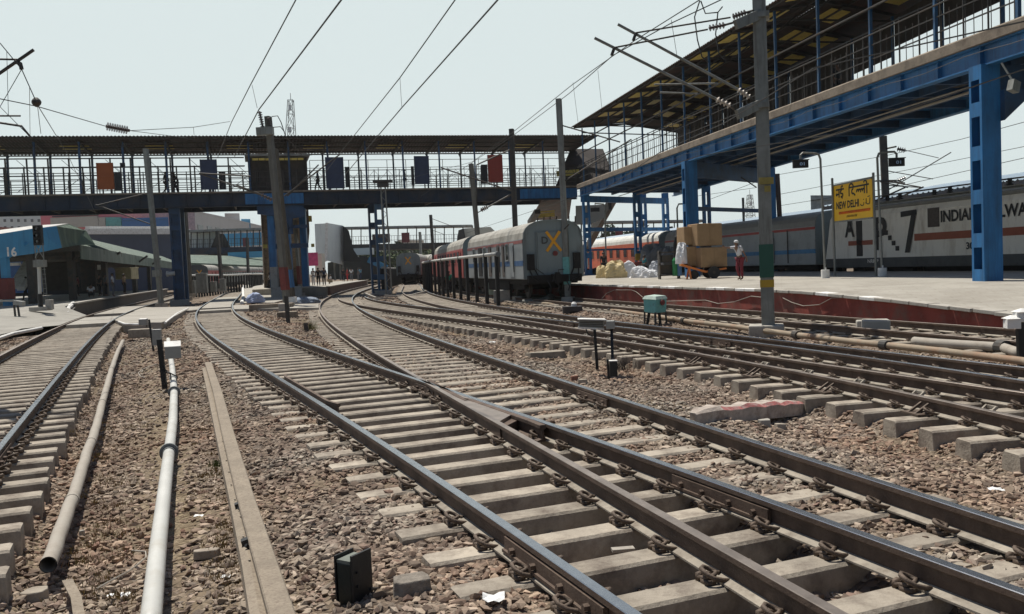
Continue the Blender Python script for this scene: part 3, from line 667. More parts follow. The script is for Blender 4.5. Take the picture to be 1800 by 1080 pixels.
# ------------------------------------------------------------------ footbridges
V3 = Vector
def lattice_column(parent, c, top, ux, w=.8, d=.45, mat=m_blue, n=None, web=False, zb=-.3, name='column'):
    """two channels with batten plates; ux = direction of the broad face"""
    ux = V3(ux).normalized(); uy = V3((0, 0, 1)).cross(ux); m = MB(); c = V3(c)
    for s in (-1, 1):
        p = c+ux*(s*(w/2-.07)); m.beam(V3((p.x, p.y, zb)), V3((p.x, p.y, top)), .14, d, up=tuple(uy))
    n = n or max(3, int((top-zb)/1.45)); H = top-zb
    for i in range(n+1):
        z = zb+H*i/n; hh = .42 if 0 < i < n else .9
        for s in (-1, 1):
            p = c+uy*(s*(d/2-.03)); m.box((p.x, p.y, z), (w-.03, .022, hh), rz=math.atan2(ux.y, ux.x))
    if web: m.box((c.x, c.y, (zb+top)/2), (w-.1, .04, top-zb-.05), rz=math.atan2(ux.y, ux.x))
    m.box((c.x, c.y, zb+.05), (w+.25, d+.25, .1), rz=math.atan2(ux.y, ux.x))
    return m.build(name, mat, parent)
def corr_roof(parent, pts, z0, z1, pitch=.25, amp=.035, name='roof', mat=None, over=0):
    """corrugated sheet between polyline pts[(front xyz, back xyz)]; ribs run front to back"""
    m = MB(); vs = []; k = 0
    for (a, b), (c, d) in zip(pts[:-1], pts[1:]):
        a, b, c, d = map(V3, (a, b, c, d)); n = max(2, int((c-a).length/pitch)*2)
        for i in range(n+1):
            t = i/n; h = amp if (k+i) % 2 else -amp; vs += [a.lerp(c, t)+V3((0, 0, h)), b.lerp(d, t)+V3((0, 0, h))]
        k += n+1
    q = len(vs)//2; m.add(vs, [(2*i, 2*i+2, 2*i+3, 2*i+1) for i in range(q-1)]); return m.build(name, mat or m_roof, parent)
# --- main bridge across the view
F0 = V3((-46, 59.4, 0)); F1 = V3((5.9, 74.37, 0)); FT = (F1-F0).normalized(); FN = V3((-FT.y, FT.x, 0)); FL = (F1-F0).length; FW_ = 5.2
def FP(s, d=0, z=0): return F0+FT*s+FN*d+V3((0, 0, z))
def FS(px, py=300):                                     # distance along the bridge of a pixel column
    v = VP(px, py, F0, F1); return (V3((v.x, v.y, 0))-F0).dot(FT)
fob = thing('footbridge', 'long roofed footbridge crossing the whole view on blue columns, boards along its railing', 'footbridge', FP(20, 0, 7))
m = MB()
for d in (0.12, FW_-.12):
    m.beam(FP(0, d, 7.5), FP(FL, d, 7.5), .05, .95); m.beam(FP(0, d, 7.03), FP(FL, d, 7.03), .34, .06); m.beam(FP(0, d, 7.98), FP(FL, d, 7.98), .34, .06)
    s = .5
    while s < FL: m.beam(FP(s, d-.10, 7.06), FP(s, d-.10, 7.96), .03, .10); s += 1.6
m.build('girder', m_navy, fob)
m = MB()
for s in np.arange(.3, FL, 2.6): m.beam(FP(s, .2, 7.3), FP(s, FW_-.2, 7.3), .14, .35)
m.build('cross_beams', m_brgird, fob)
m = MB(); m.beam(FP(0, -.02, 7.5), FP(0.05, -.02, 7.5), .01, .01)
for (xa, xb) in ((428, 531), (912, 1015)):
    sa, sb = FS(xa), FS(xb); m = MB(); m.beam(FP(sa, -.09, 7.53), FP(min(sb, FL), -.09, 7.53), .03, .8); m.build('girder_panel', m_blue, fob)
m = MB(); m.prism([tuple(FP(0, -.2))[:2], tuple(FP(FL+1, -.2))[:2], tuple(FP(FL+1, FW_+.2))[:2], tuple(FP(0, FW_+.2))[:2]], 8.02, 8.14); m.build('deck', m_slab, fob)
fr, bk = 12.15, 11.75
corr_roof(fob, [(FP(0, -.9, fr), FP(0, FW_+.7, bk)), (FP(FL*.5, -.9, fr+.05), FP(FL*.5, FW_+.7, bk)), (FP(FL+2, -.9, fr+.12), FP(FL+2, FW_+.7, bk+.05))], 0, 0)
m = MB()
for d, z in ((-.6, fr-.10), (.9, fr-.22), (2.6, fr-.33), (4.3, fr-.45), (FW_+.5, bk-.10)): m.beam(FP(0, d, z), FP(FL+1.5, d, z), .07, .1)
m.build('purlins', m_steeld, fob)
# posts, roof trusses and railings
posts = list(np.arange(1.0, FL, 2.95))
for s in posts:
    m = MB(); m.beam(FP(s, -.6, fr-.12), FP(s, FW_+.5, bk-.15), .1, .16); m.beam(FP(s, -.6, fr-.18), FP(s, .25, 11.3), .05); m.beam(FP(s, FW_+.5, bk-.15), FP(s, FW_-.2, 11.0), .05); m.build('roof_beam', m_steeld, fob)
for i, s in enumerate(posts):
    for d in (.05, FW_-.05):
        q = MB(); q.beam(FP(s, d, 8.1), FP(s+(.0 if s > 18 else .05), d, fr-.25 if d < 1 else bk-.12), .13); q.build('post', m_blued, fob)
def railing(parent, f, s0, s1, hs, bars, r=.034, top=1.2, base=8.14, mat=m_steeld, name='railing'):
    m = MB()
    for h in hs: m.beam(f(s0, h+base), f(s1, h+base), r*1.5)
    s = s0
    while s <= s1: m.beam(f(s, base), f(s, base+top), r*1.6); s += bars
    return m.build(name, mat, parent)
s_op = FS(250)
for d in (.0, FW_):
    railing(fob, lambda s, z, d=d: FP(s, d, z), 0, FL, (.35, .7, 1.05, 1.5), 1.0, top=1.55)
    railing(fob, lambda s, z, d=d: FP(s, d, z), FS(545), FL, (2.3,), 1.5, top=2.3, r=.026)
    railing(fob, lambda s, z, d=d: FP(s, d, z), 0, FS(430), (1.9, 2.55), 1.37, top=2.6, r=.055)
# thin mesh screens above the railing (fine wires, zigzag ties)
m = MB()
for d in (-.03, FW_+.03):
    a = FS(545); 
    while a < FL-.4:
        m.beam(FP(a, d, 9.0), FP(a+.55, d, 9.6), .022); m.beam(FP(a+.55, d, 9.6), FP(a+1.1, d, 9.0), .022); a += 1.1
    a = 0
    while a < FS(430):
        m.beam(FP(a, d, 8.3), FP(a+1.3, d, 9.3), .034); m.beam(FP(a+1.3, d, 9.4), FP(a+.1, d, 10.6), .034); a += 2.9
m.build('bracing', m_steeld, fob)
m = MB()
for i, s in enumerate(np.arange(2.3, FL, 5.9)):       # translucent sheets in the roof
    for d, w_ in ((1.2, .35), (2.3, .35), (3.4, .3)):
        zz = fr-.9*0-(fr-bk)*(d+.9)/(FW_+1.6)-.05; m.beam(FP(s, d, zz), FP(s+2.0, d, zz), w_, .015)
m.build('roof_light', m_yel, fob)
def board(px0, px1, y0, y1, mat, d=-.12, th=.10, mate=None):
    a, b = FS(px0), FS(px1); z0 = VP((px0+px1)/2, y1, F0, F1).z; z1 = VP((px0+px1)/2, y0, F0, F1).z; m = MB()
    m.beam(FP(a, d, (z0+z1)/2), FP(b, d, (z0+z1)/2), th, z1-z0); m.mi = 1
    for e in (a+.06, b-.06): m.beam(FP(e, d-.07, z0), FP(e, d-.07, z1), .06)
    m.beam(FP(a, d-.07, z1-.04), FP(b, d-.07, z1-.04), .06); m.beam(FP(a, d-.07, (z0+z1)/2), FP(b, d-.07, (z0+z1)/2), .04)
    o = m.build('notice_board', [mat, mate or mat], fob); return o
mb_blue = M('board_navy', (.035, .05, .10), .6, var=.15); mb_or = m_orangep; mb_red = M('board_red', (.30, .045, .028), .6, var=.1); mb_dk = M('board_dark', (.03, .032, .035), .7, var=.2)
board(170, 200, 287, 334, mb_or)['label'] = 'orange board'; board(201, 214, 303, 336, mb_dk)
board(352, 382, 281, 334, mb_blue); board(572, 604, 277, 332, mb_blue); board(728, 754, 275, 324, mb_blue)
board(857, 883, 273, 321, mb_red)['label'] = 'red board'; board(845, 856, 290, 324, mb_dk); board(384, 396, 302, 334, mb_dk)
board(606, 614, 294, 330, mb_dk); board(722, 727, 293, 326, mb_dk); board(212, 221, 287, 294, mb_dk)
# kiosk-like stair head on the bridge
ka, kb = FS(436), FS(542); m = MB()
for (s0, s1, d0, d1) in ((ka, kb, 1.6, 1.7), (ka, ka+.1, 1.2, FW_), (kb-.1, kb, 1.2, FW_)):
    m.prism([tuple(FP(s0, d0))[:2], tuple(FP(s1, d0))[:2], tuple(FP(s1, d1))[:2], tuple(FP(s0, d1))[:2]], 8.14, 10.85)
for i in range(9): m.beam(FP(ka+.5*i+.2, 1.52, 8.2), FP(ka+.5*i+.2, 1.52, 10), .06)
m.build('stair_house', M('stairhouse_brown', (.06, .048, .042), .8, var=.3, sc=2, dirt=(.11, .09, .075), damt=.5), fob)
m = MB(); m.prism([tuple(FP(ka-.2, .3))[:2], tuple(FP(kb+.2, .3))[:2], tuple(FP(kb+.2, 4))[:2], tuple(FP(ka-.2, 4))[:2]], 10.85, 11.0)
for i in range(4): m.beam(FP(ka+1+i, .3, 11.0), FP(ka+1.8+i, 3, 11.25), .5, .08)
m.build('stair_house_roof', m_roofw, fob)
m = MB()
for i in range(8):
    a = ka+.35+(kb-ka-.6)*i/8; m.beam(FP(a, .55, 10.62), FP(a+(kb-ka)/8*.78, .55, 10.62), .04, .17)
m.build('yellow_light_strip', m_yel, fob)
# supports
lattice_column(fob, FP(FS(301), .55, 0), 7.0, FT, .78, .5, m_blued, web=True)
lattice_column(fob, FP(FS(301), FW_-.6, 0), 7.0, FT, .78, .5, m_blued, web=True)
lattice_column(fob, FP(FS(664), .5, 0), 7.0, FT, .72, .5, M('faded_blue', (.055, .12, .20), .6, var=.2, sc=1.5, dirt=(.04, .07, .11), damt=.4))
lattice_column(fob, FP(FS(664), FW_-.6, 0), 7.0, FT, .72, .5, m_blued)
m = MB()                                    # plinths
sp = FS(492)
m.box(FP(sp, .9, .1), (2.3, 1.6, 1.25), rz=.28); m.box(FP(sp-.1, .2, -.2), (3.2, 2.4, .3), rz=.28); m.build('plinth', m_conc2, fob, bevel=.02)
for s_, d_ in ((301, (1.3, 1.2, .5)), (664, (1.2, 1.1, .4))): m = MB(); m.box(FP(FS(s_), .5, -.12), d_, rz=.28); m.build('plinth', m_conc2, fob, bevel=.02)
for xx, dd in ((478, .6), (505, .8), (478, 3.9), (536, 2.6)):
    s = FS(xx, 400); q = MB()
    q.beam(FP(s, dd, .6), FP(s, dd, 2.05), .55, .5) if dd < 1 and xx == 478 else None
    q2 = MB(); q2.beam(FP(s, dd, .65), FP(s, dd, 6.9), .5, .45); q2.build('column', m_blue, fob)
    if q.v:
        q3 = MB(); q3.beam(FP(s, dd, .65), FP(s, dd, 2.3), .53, .48); q3.build('column_wrap', m_conc2, fob)
m = MB(); s0, s1 = FS(448), FS(531)
xp(m, [(0, 0), (s1-s0, 0), (s1-s0, -.9), (s1-s0-.9, -1.0), (s1-s0-1.3, -2.2), (2.6, -2.2), (2.2, -1.3), (1.4, -.8), (0, -.6)], FP(s0, .45, 7.0), FT, .35)
m.beam(FP(FS(478), .8, 3.9), FP(FS(536), .8, 3.9), .3, .35); m.beam(FP(FS(478), .8, 5.4), FP(FS(536), .8, 5.4), .2, .25)
m.build('cap_beam', m_blued, fob)
# stair flight going down behind the supports
sA, sB = FS(462, 420), FS(549, 420)
for s in (sA, sB):
    m = MB(); xp(m, [(0, 7.0), (0, 5.2), (13.5, .3), (15.5, .5), (15.5, 2.6), (2, 7.9)], FP(s, 5.2, 0), FN, .12); m.build('stair_wall', M('stair_brown', (.15, .12, .095), .85, var=.25, sc=1.5, dirt=(.06, .05, .045), damt=.4), fob)
m = MB(); aa, bb2 = FP(sA, 5.3, 6.9), FP(sA, 19, .5); dx = FT*(sB-sA)
m.hexa([aa-V3((0, 0, .35)), aa+dx-V3((0, 0, .35)), bb2+dx-V3((0, 0, .35)), bb2-V3((0, 0, .35))], [aa, aa+dx, bb2+dx, bb2]); m.build('stair_flight', m_slab, fob)
m = MB(); m.beam(FP(FS(544), 4.5, 6.2), FP(FS(550), 4.5, 6.2), .1, .5); m.beam(FP(FS(546), 4.5, 4.0), FP(FS(552), 4.5, 4.0), .1, .28); m.beam(FP(FS(462, 415), 4.5, 4.05), FP(FS(470, 415), 4.5, 4.05), .1, .3)
m.build('yellow_panel', m_yel, fob)

# --- branch bridge on the right
N0 = V3((14.9, 23.6, 0)); N1 = V3((5.9, 71.1, 0)); N0 = N1+(N0-N1)*1.12
E0 = V3((19.4, 22.5, 0)); E1 = V3((14.2, 75.0, 0)); E0 = E1+(E0-E1)*1.1
NT = (N1-N0).normalized(); NN = V3((-NT.y, NT.x, 0))*-1       # NN points right, away from the camera side
NL = (N1-N0).length
def NP(s, d=0, z=0):
    """s metres from the near end; d 0 = near edge, 1 = far edge"""
    t = s/NL; a = N0.lerp(N1, t); b = E0.lerp(E1, t); return a.lerp(b, d)+V3((0, 0, z))
def NS(px, py): v = VP(px, py, N0, N1); return (V3((v.x, v.y, 0))-N0).dot(NT)
br = thing('footbridge', 'blue plate girder branch bridge sweeping overhead on the right, yellow roof lights', 'footbridge', NP(10, 0, 7))
m = MB()
for d in (.0, 1.0):
    m.beam(NP(0, d, 7.28), NP(NL, d, 7.28), .03, .62); m.beam(NP(0, d, 6.97), NP(NL, d, 6.97), .34, .045); m.beam(NP(0, d, 7.57), NP(NL, d, 7.57), .30, .045)
m.build('girder', m_blue, br)
for q in np.arange(1.0, NL, 1.9):
    z = MB(); z.beam(NP(q, 0, 7.0)-NN*.075, NP(q, 0, 7.54)-NN*.075, .03, .14, up=tuple(NN)); z.build('stiffener', m_blue, br)
m = MB()
for q in np.arange(.6, NL, 2.24): m.beam(NP(q, .02, 7.22), NP(q, .98, 7.22), .12, .3)
for d in (.33, .66): m.beam(NP(0, d, 7.25), NP(NL, d, 7.25), .14, .34)
m.build('cross_beams', m_blued, br)
m = MB(); m.tube([NP(0, .55, 7.0), NP(NL, .55, 7.0)], .05, 6); m.tube([NP(0, .4, 6.98), NP(NL, .4, 6.98)], .03, 6); m.build('conduit', m_conc2, br)
m = MB(); m.sweep([NP(q, 0, 0) for q in np.linspace(0, NL, 30)], [(-.26, 7.60), (-.26, 7.90), (-.18, 7.96), (.3, 7.96), (.3, 7.60)])
m.prism([tuple(NP(0, 0))[:2], tuple(NP(NL, 0))[:2], tuple(NP(NL, 1))[:2], tuple(NP(0, 1))[:2]], 7.56, 7.7)
m.build('deck', m_slab, br)
# sagging cable along the girder
m = MB(); pts = []
for i in range(60):
    q = i/59*NL; pts.append(NP(q, 0, 7.33+.05*math.cos(q*1.4))-NN*.22)
m.tube(pts, .010, 5); m.build('cable', m_steeld, br)
zn = lambda s: 12.72; zf = 11.35
rid = .45
m = MB()
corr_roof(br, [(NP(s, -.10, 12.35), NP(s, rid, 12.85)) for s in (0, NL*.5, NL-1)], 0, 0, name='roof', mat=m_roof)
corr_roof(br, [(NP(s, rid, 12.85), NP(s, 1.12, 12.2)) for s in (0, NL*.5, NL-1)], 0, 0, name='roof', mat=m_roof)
m = MB()
for d, z in ((-.06, 12.32), (.12, 12.42), (.28, 12.56), (.44, 12.72), (.62, 12.58), (.8, 12.4), (1.05, 12.15)): m.beam(NP(0, d, z), NP(NL-1, d, z), .06, .09)
m.build('purlins', m_steeld, br)
pq = [NS(1790, 10)-.0, NS(1665, 60), NS(1545, 115), NS(1448, 160), NS(1372, 195), NS(1310, 215), NS(1248, 240), NS(1205, 255)]
dq = (pq[-1]-pq[0])/(len(pq)-1); pq = [pq[0]+dq*i for i in range(-2, 15) if 0 < pq[0]+dq*i < NL-.5]
m_postb = M('post_blue', (.018, .085, .19), .5, var=.2, sc=1.2, dirt=(.02, .04, .07), damt=.4)
for s in pq:
    m = MB(); m.beam(NP(s, -.08, 12.28), NP(s, rid, 12.7), .08, .13); m.beam(NP(s, rid, 12.7), NP(s, 1.08, 12.1), .08, .13); m.beam(NP(s, 0, 11.9), NP(s, 1, 11.9), .05, .08)
    m.beam(NP(s, 0, 11.3), NP(s, .28, 12.5), .06); m.build('roof_beam', m_steeld, br)
    for d in (.0, 1.0):
        q = MB(); q.beam(NP(s, d, 7.7), NP(s, d, 12.25 if d < .5 else 12.1), .10, .13); q.build('post', m_postb, br)
rz_ = lambda d: (12.35+(d+.1)/.55*.5 if d < rid else 12.85-(d-rid)/.67*.65)-.06
for i, s in enumerate(pq[:-1]):
    for (d0, d1) in ((.0, .20), (.30, .43), (.56, .72), (.82, .95)):
        if (i+int(d0*10)) % 5 == 4: continue
        q = MB(); a = s+dq*.22; b = a+dq*.5; c_ = [(a, d0), (b, d0), (b, d1), (a, d1)]
        q.add([NP(x, d, rz_(d)) for x, d in c_]+[NP(x, d, rz_(d)-.02) for x, d in c_], [(3, 2, 1, 0), (4, 5, 6, 7), (0, 1, 5, 4), (1, 2, 6, 5), (2, 3, 7, 6), (3, 0, 4, 7)]); q.build('roof_light', m_yel, br)
mrail = M('railing_blue', (.03, .07, .20), .5, var=.2)
for d in (0.0, 1.0):
    railing(br, lambda s, z, d=d: NP(s, d, z), 0, NL, (.22, .75, 1.25, 1.75), 1.05, top=1.8, base=7.75, r=.026, mat=mrail if d else m_steeld)
    railing(br, lambda s, z, d=d: NP(s, d, z), 0, NL, (.0,), .36, top=1.2, base=7.95, r=.012, mat=m_steeld, name='baluster_row')
m = MB(); m.tube([NP(0, 0, 10.25)-NN*.15, NP(NL, 0, 10.3)-NN*.15], .045, 6); m.tube([NP(0, 0, 9.35)-NN*.12, NP(NL, 0, 9.3)-NN*.12], .03, 6); m.build('handrail_pipe', m_steeld, br)
def box_column(px, py, base_px=None, onE=False, zt=6.98, w=.40, dpt=.52, zb=None, hole=True):
    """welded box column with slots in its track-side face"""
    a0, a1 = (E0, E1) if onE else (N0, N1)
    v = VP(px, py, a0, a1); c = V3((v.x, v.y, 0)); zb = .5 if zb is None else zb; m = MB(); lx = NT; ly = NN
    H = zt-zb; nsl = 5; e = .085
    # frame strips round the slots on the side that faces the tracks
    for s in (-1, 1): m.beam(c-ly*(dpt/2)+lx*(s*(w/2-e/2))+V3((0, 0, zb)), c-ly*(dpt/2)+lx*(s*(w/2-e/2))+V3((0, 0, zt)), e, .02, up=tuple(ly))
    hz = H/nsl
    for i in range(nsl+1):
        z = zb+i*hz; hh = hz*.33; m.box(c-ly*(dpt/2)+V3((0, 0, min(max(z, zb+hh/2), zt-hh/2))), (w-2*e+.004, .018, hh), rz=math.atan2(lx.y, lx.x))
    for s in (-1, 1): m.beam(c+lx*(s*w/2)+V3((0, 0, zb)), c+lx*(s*w/2)+V3((0, 0, zt)), .02, dpt, up=tuple(ly))
    m.beam(c+ly*(dpt/2)+V3((0, 0, zb)), c+ly*(dpt/2)+V3((0, 0, zt)), w, .02, up=tuple(ly))
    m.beam(c+ly*(dpt/4)+V3((0, 0, zb)), c+ly*(dpt/4)+V3((0, 0, zt)), w-.03, .02, up=tuple(ly))
    return m.build('column', m_blue, br), c
cA, pA = box_column(1733, 300, w=.52, dpt=.62, zb=.5)
m = MB(); m.beam(pA+V3((0, 0, 6.55))+NN*.3, NP(NS(1733, 300), 1, 6.55), .34, .8); xp(m, [(0, 6.2), (1.1, 6.2), (0, 5.3)], pA+NN*.3-NT*.15, NN, .3); m.build('portal_beam', m_blued, br); m = MB()
cB, pB = box_column(1213, 340, w=.5, dpt=.7, zb=.58); cC, pC = box_column(1352, 380, onE=True, w=.5, dpt=.7, zb=.58)
m.beam(pB+V3((0, 0, 6.5))+NN*.3, pC+V3((0, 0, 6.5))-NN*.3, .34, .85); m.build('portal_beam', m_blued, br); m = MB(); m.beam(pB+V3((0, 0, 4.35))+NN*.3, pC+V3((0, 0, 4.35))-NN*.3, .2, .22)
m.build('portal_beam', m_blued, br)
js = NL-1.2
for s, d in ((NL-1, .02), (NL-1, .55), (NL+2.5, .75), (NL+2.5, 1.0), (NL-8, 1.0)):
    c = NP(s, d); lattice_column(br, c, 7.0, NN, .55, .4, m_blue, zb=.55)
m = MB(); m.beam(NP(NL-1, 0, 4.25), NP(NL+2, 1.0, 4.25), .25, .3); m.beam(NP(NL-1, 0, 2.6), NP(NL+2, 1.0, 2.6), .12, .15); m.beam(NP(NL-1, -.02, 6.7), NP(NL+2, 1.0, 6.7), .25, .5); m.build('tie_beam', m_blue, br)
m = MB()
for i in range(len(pq)-1):
    h_ = .55+1.6*min(1, i/8)+.2*math.sin(i*2.1); a_, b_ = pq[i]+.1, pq[i+1]-.1; m.beam(NP(a_, 1.01, 12.1-h_/2), NP(b_, 1.01, 12.1-h_/2), .05, h_)
m.beam(NP(NL-12, 1.0, 9.6), NP(NL-1, 1.0, 9.6), .06, 2.6)
m.build('side_screen', M('screen_brown', (.055, .045, .04), .85, var=.3, sc=1), br)
m = MB(); q = [P3(976, 330, 78), P3(992, 288, 78), P3(1003, 262, 80), P3(1060, 262, 80), P3(1075, 300, 78), P3(1040, 332, 76)]; m.add(q+[v+V3((0, .3, 0)) for v in q], [(5, 4, 3, 2, 1, 0), (6, 7, 8, 9, 10, 11)]+[(i, (i+1) % 6, 6+(i+1) % 6, 6+i) for i in range(6)]); m.build('stair_cover', M('screen_brown', (.05, .04, .04)), br)
m = MB(); m.beam(P3(978, 306, 77.6), P3(1018, 303, 77.6), .06, .5); m.build('yellow_panel', m_yel, br)
# lamp under the branch bridge
m = MB(); p = P3(1782, 152, 24); m.box(p, (.28, .18, .3), ry=.3, rz=.4); m.beam(p+V3((0, 0, .1)), p+V3((-.15, .3, .7)), .04); one('floodlight', m, m_steel, 'small grey floodlight under the branch bridge, beside the big blue column', 'floodlight')
# --- covered stair coming down behind the junction, with the cream side panels
stt = thing('covered_stair', 'covered stair with cream side panels descending behind the bridge junction', 'stair', G(1000, 470, .5))
def flight(root, a, b, c, d, Y0, Y1, matp):
    pass
m = MB(); q = [P3(1012, 362, 76), P3(1062, 360, 76), P3(1062, 383, 76), P3(1045, 392, 76), P3(1012, 394, 76)]
m.add(q+[v+V3((0, .12, 0)) for v in q], [(0, 1, 2, 3, 4), (9, 8, 7, 6, 5)]+[(i, i+5, (i+1) % 5+5, (i+1) % 5) for i in range(5)]); m.build('side_panel', M('cream_panel', (.42, .40, .35), .6, var=.08), stt)
m = MB(); m.beam(P3(1078, 352, 77), P3(1030, 440, 90), .5, .5); m.beam(P3(1072, 360, 76), P3(1040, 410, 84), .3, .9); m.beam(P3(945, 372, 76), P3(932, 392, 80), .5, .4); m.build('stringer', m_steeld, stt)
m = MB(); q = [P3(952, 352, 77), P3(1005, 350, 77), P3(1000, 385, 86), P3(932, 388, 86)]; m.add(q+[v+V3((0, 0, .08)) for v in q], [(0, 1, 2, 3), (7, 6, 5, 4), (0, 4, 5, 1), (1, 5, 6, 2), (2, 6, 7, 3), (3, 7, 4, 0)]); m.build('roof', m_roof, stt)
m = MB(); m.beam(P3(934, 381, 79), P3(975, 377, 79), .1, .35); m.beam(P3(938, 374, 79), P3(975, 371, 79), .1, .12); m.build('yellow_strip', m_yel, stt)
m = MB()
for i in range(8): m.beam(P3(945+i*11, 380, 79), P3(945+i*11, 408, 79), .1)
m.build('post', m_steeld, stt)
#MARK3

# ------------------------------------------------------------------ rolling stock
def coach(label, loc, head, L=23, body=m_grey, roof=m_croof, end=m_greyend, band=None, stripe=None, wins=(), doors=(), cross=None, group=None, side=-1, detail=True, HW=1.45, zt=2.85):
    """coach in local coordinates: y along, near end at y = 0, z from rail top"""
    r = thing('railway_coach', label, 'railway coach', loc, group, rotz=head)
    rf = []
    for i in range(0, 13):
        a = pi-pi*i/12; rf.append((HW*math.copysign(abs(math.cos(a))**.72, math.cos(a)), zt+.86*math.sin(a)**.8))
    full = [(-HW, .98), *rf, (HW, .98)]
    m = MB(); n = len(full)
    # side walls, roof and end wall are parts of their own
    m.box((-HW, L/2, (zt+.98)/2), (.06, L, zt-.98)); m.box((HW, L/2, (zt+.98)/2), (.06, L, zt-.98)); m.box((0, L/2, 1.0), (2*HW-.08, L-.1, .1))
    m.build('body_side', body, r, local=True)
    m = MB(); vs = [(x, -.02, z) for x, z in rf]+[(x, L+.02, z) for x, z in rf]; k = len(rf)
    m.add(vs, [(i, i+1, k+i+1, k+i)[::-1] for i in range(k-1)]); 
    for y in np.arange(.8, L, 2.1):                            # roof ribs
        m.add([(x*1.006, y, z+.012) for x, z in rf]+[(x*1.006, y+.05, z+.012) for x, z in rf], [(i, i+1, k+i+1, k+i)[::-1] for i in range(k-1)])
    m.build('roof', roof, r, local=True, smooth=False)
    for y, s in ((0, -1), (L, 1)):
        m = MB(); vs = [(x, y, z) for x, z in full]+[(x, y-s*.06, z) for x, z in full]
        m.add(vs, [tuple(range(n)) if s > 0 else tuple(range(n))[::-1], tuple(range(n, 2*n))[::-1] if s > 0 else tuple(range(n, 2*n))]+[(i, (i+1) % n, n+(i+1) % n, n+i) for i in range(n)])
        m.build('end_wall', end, r, local=True)
    if detail:
        m = MB()
        for i in range(k-1): m.beam((rf[i][0]*.985, -.05, rf[i][1]-.02), (rf[i+1][0]*.985, -.05, rf[i+1][1]-.02), .05)
        m.box((0, -.03, 2.1), (1.5, .05, 2.0)); m.box((0, -.05, 3.1), (1.62, .05, .05)); m.box((-.8, -.05, 2.1), (.05, .05, 2.1)); m.box((.8, -.05, 2.1), (.05, .05, 2.1))
        m.build('vestibule_frame', end, r, local=True)
        for sx in (-1, 1):
            m = MB(); m.box((sx*1.12, -.10, 1.75), (.34, .14, .75)); m.beam((sx*1.0, -.1, 1.5), (sx*.7, -.16, .9), .05); m.tube([(sx*1.2, -.1, 1.4), (sx*1.1, -.35, 1.0), (sx*.8, -.3, .85)], .035, 6); m.build('jumper_box', m_under, r, local=True)
        m = MB(); m.box((0, -.12, .95), (2.6, .25, .35)); m.box((0, -.35, .98), (.35, .5, .35)); m.box((0, -.6, .98), (.22, .16, .5)); m.build('coupler', m_under, r, local=True)
        for sx in (-.4, .0, .5):
            m = MB(); m.tube([(sx, -.3, .85), (sx+.1, -.5, .55), (sx+.05, -.4, .35)], .03, 6); m.build('hose', m_rubber, r, local=True)
    m = MB(); m.box((0, L/2, .83), (2.5, L-.6, .28)); m.box((-.9, L*.5, .55), (.8, 4.5, .45)); m.box((.9, L*.5, .55), (.8, 4.5, .45)); m.box((-1, L*.32, .6), (.6, 1.6, .4)); m.build('underframe', m_under, r, local=True)
    for yb in (2.9, L-2.9):
        m = MB()
        for sx in (-1.05, 1.05): m.box((sx, yb, .55), (.14, 3.1, .24)); m.box((sx, yb-.1, .78), (.2, .7, .22))
        m.box((0, yb, .55), (2.1, .35, .25)); m.build('bogie', m_under, r, local=True)
        for yy_ in (yb-1.28, yb+1.28):
            for sx in (-.84, .84):
                w_ = MB(); w_.tube([(sx-.07, yy_, .457), (sx+.07, yy_, .457)], .457, 20); w_.tube([(sx-.16, yy_, .457), (sx+.16, yy_, .457)], .14, 10); w_.build('wheel', m_steeld, r, local=True)
    if band:
        m = MB(); m.box((side*(HW+.012), L/2, zt-.12), (.05, L, .15)); m.build('red_band', band, r, local=True)
    if stripe:
        m = MB(); m.box((side*(HW+.012), L/2, 1.72), (.05, L, .24)); m.build('blue_stripe', stripe, r, local=True)
    for (y, w_, z0, z1) in wins:
        m = MB(); m.box((side*(HW+.02), y, (z0+z1)/2), (.06, w_, z1-z0)); f = m.build('window', m_glass, r, local=True)
        q = MB()
        for dy in (-w_/2, w_/2): q.box((side*(HW+.04), y+dy, (z0+z1)/2), (.05, .05, z1-z0))
        for z in (z0, z1): q.box((side*(HW+.04), y, z), (.05, w_, .05))
        q.build('frame', body, f, local=True)
    for (y, w_, mt) in doors:
        m = MB(); m.box((side*(HW+.022), y, (zt+.95)/2), (.06, w_, zt-1.2)); f = m.build('door', mt, r, local=True)
        q = MB(); q.tube([(side*(HW+.09), y-w_/2-.08, 1.3), (side*(HW+.09), y-w_/2-.08, 2.6)], .02, 6); q.build('handrail', m_steeld, f, local=True)
    if cross:
        m = MB(); cx_, cz, h = cross
        m.beam((cx_-.38*h, -.075, cz+.5*h), (cx_+.38*h, -.075, cz-.5*h), .14*h, .02, up=(0, -1, 0)) ; m.beam((cx_+.34*h, -.085, cz+.5*h), (cx_-.38*h, -.085, cz-.5*h), .14*h, .02, up=(0, -1, 0)); m.build('cross_marking', m_ylett, r, local=True)
    return r
def heading(k, Y0, L):
    a = at(k, Y0); b = at(k, Y0+L*.95); d = b-a; return math.atan2(-d.x, d.y)
m_door = M('coach_door', (.13, .145, .145), .5, var=.1); m_vent = M('coach_louvre', (.10, .085, .075), .8, var=.2, sc=8)
m_gside = M('coach_side_light', (.31, .335, .335), .5, var=.08, sc=.8, dirt=(.25, .27, .27), damt=.3, streak=2)
h1 = heading('P', 41, 22)
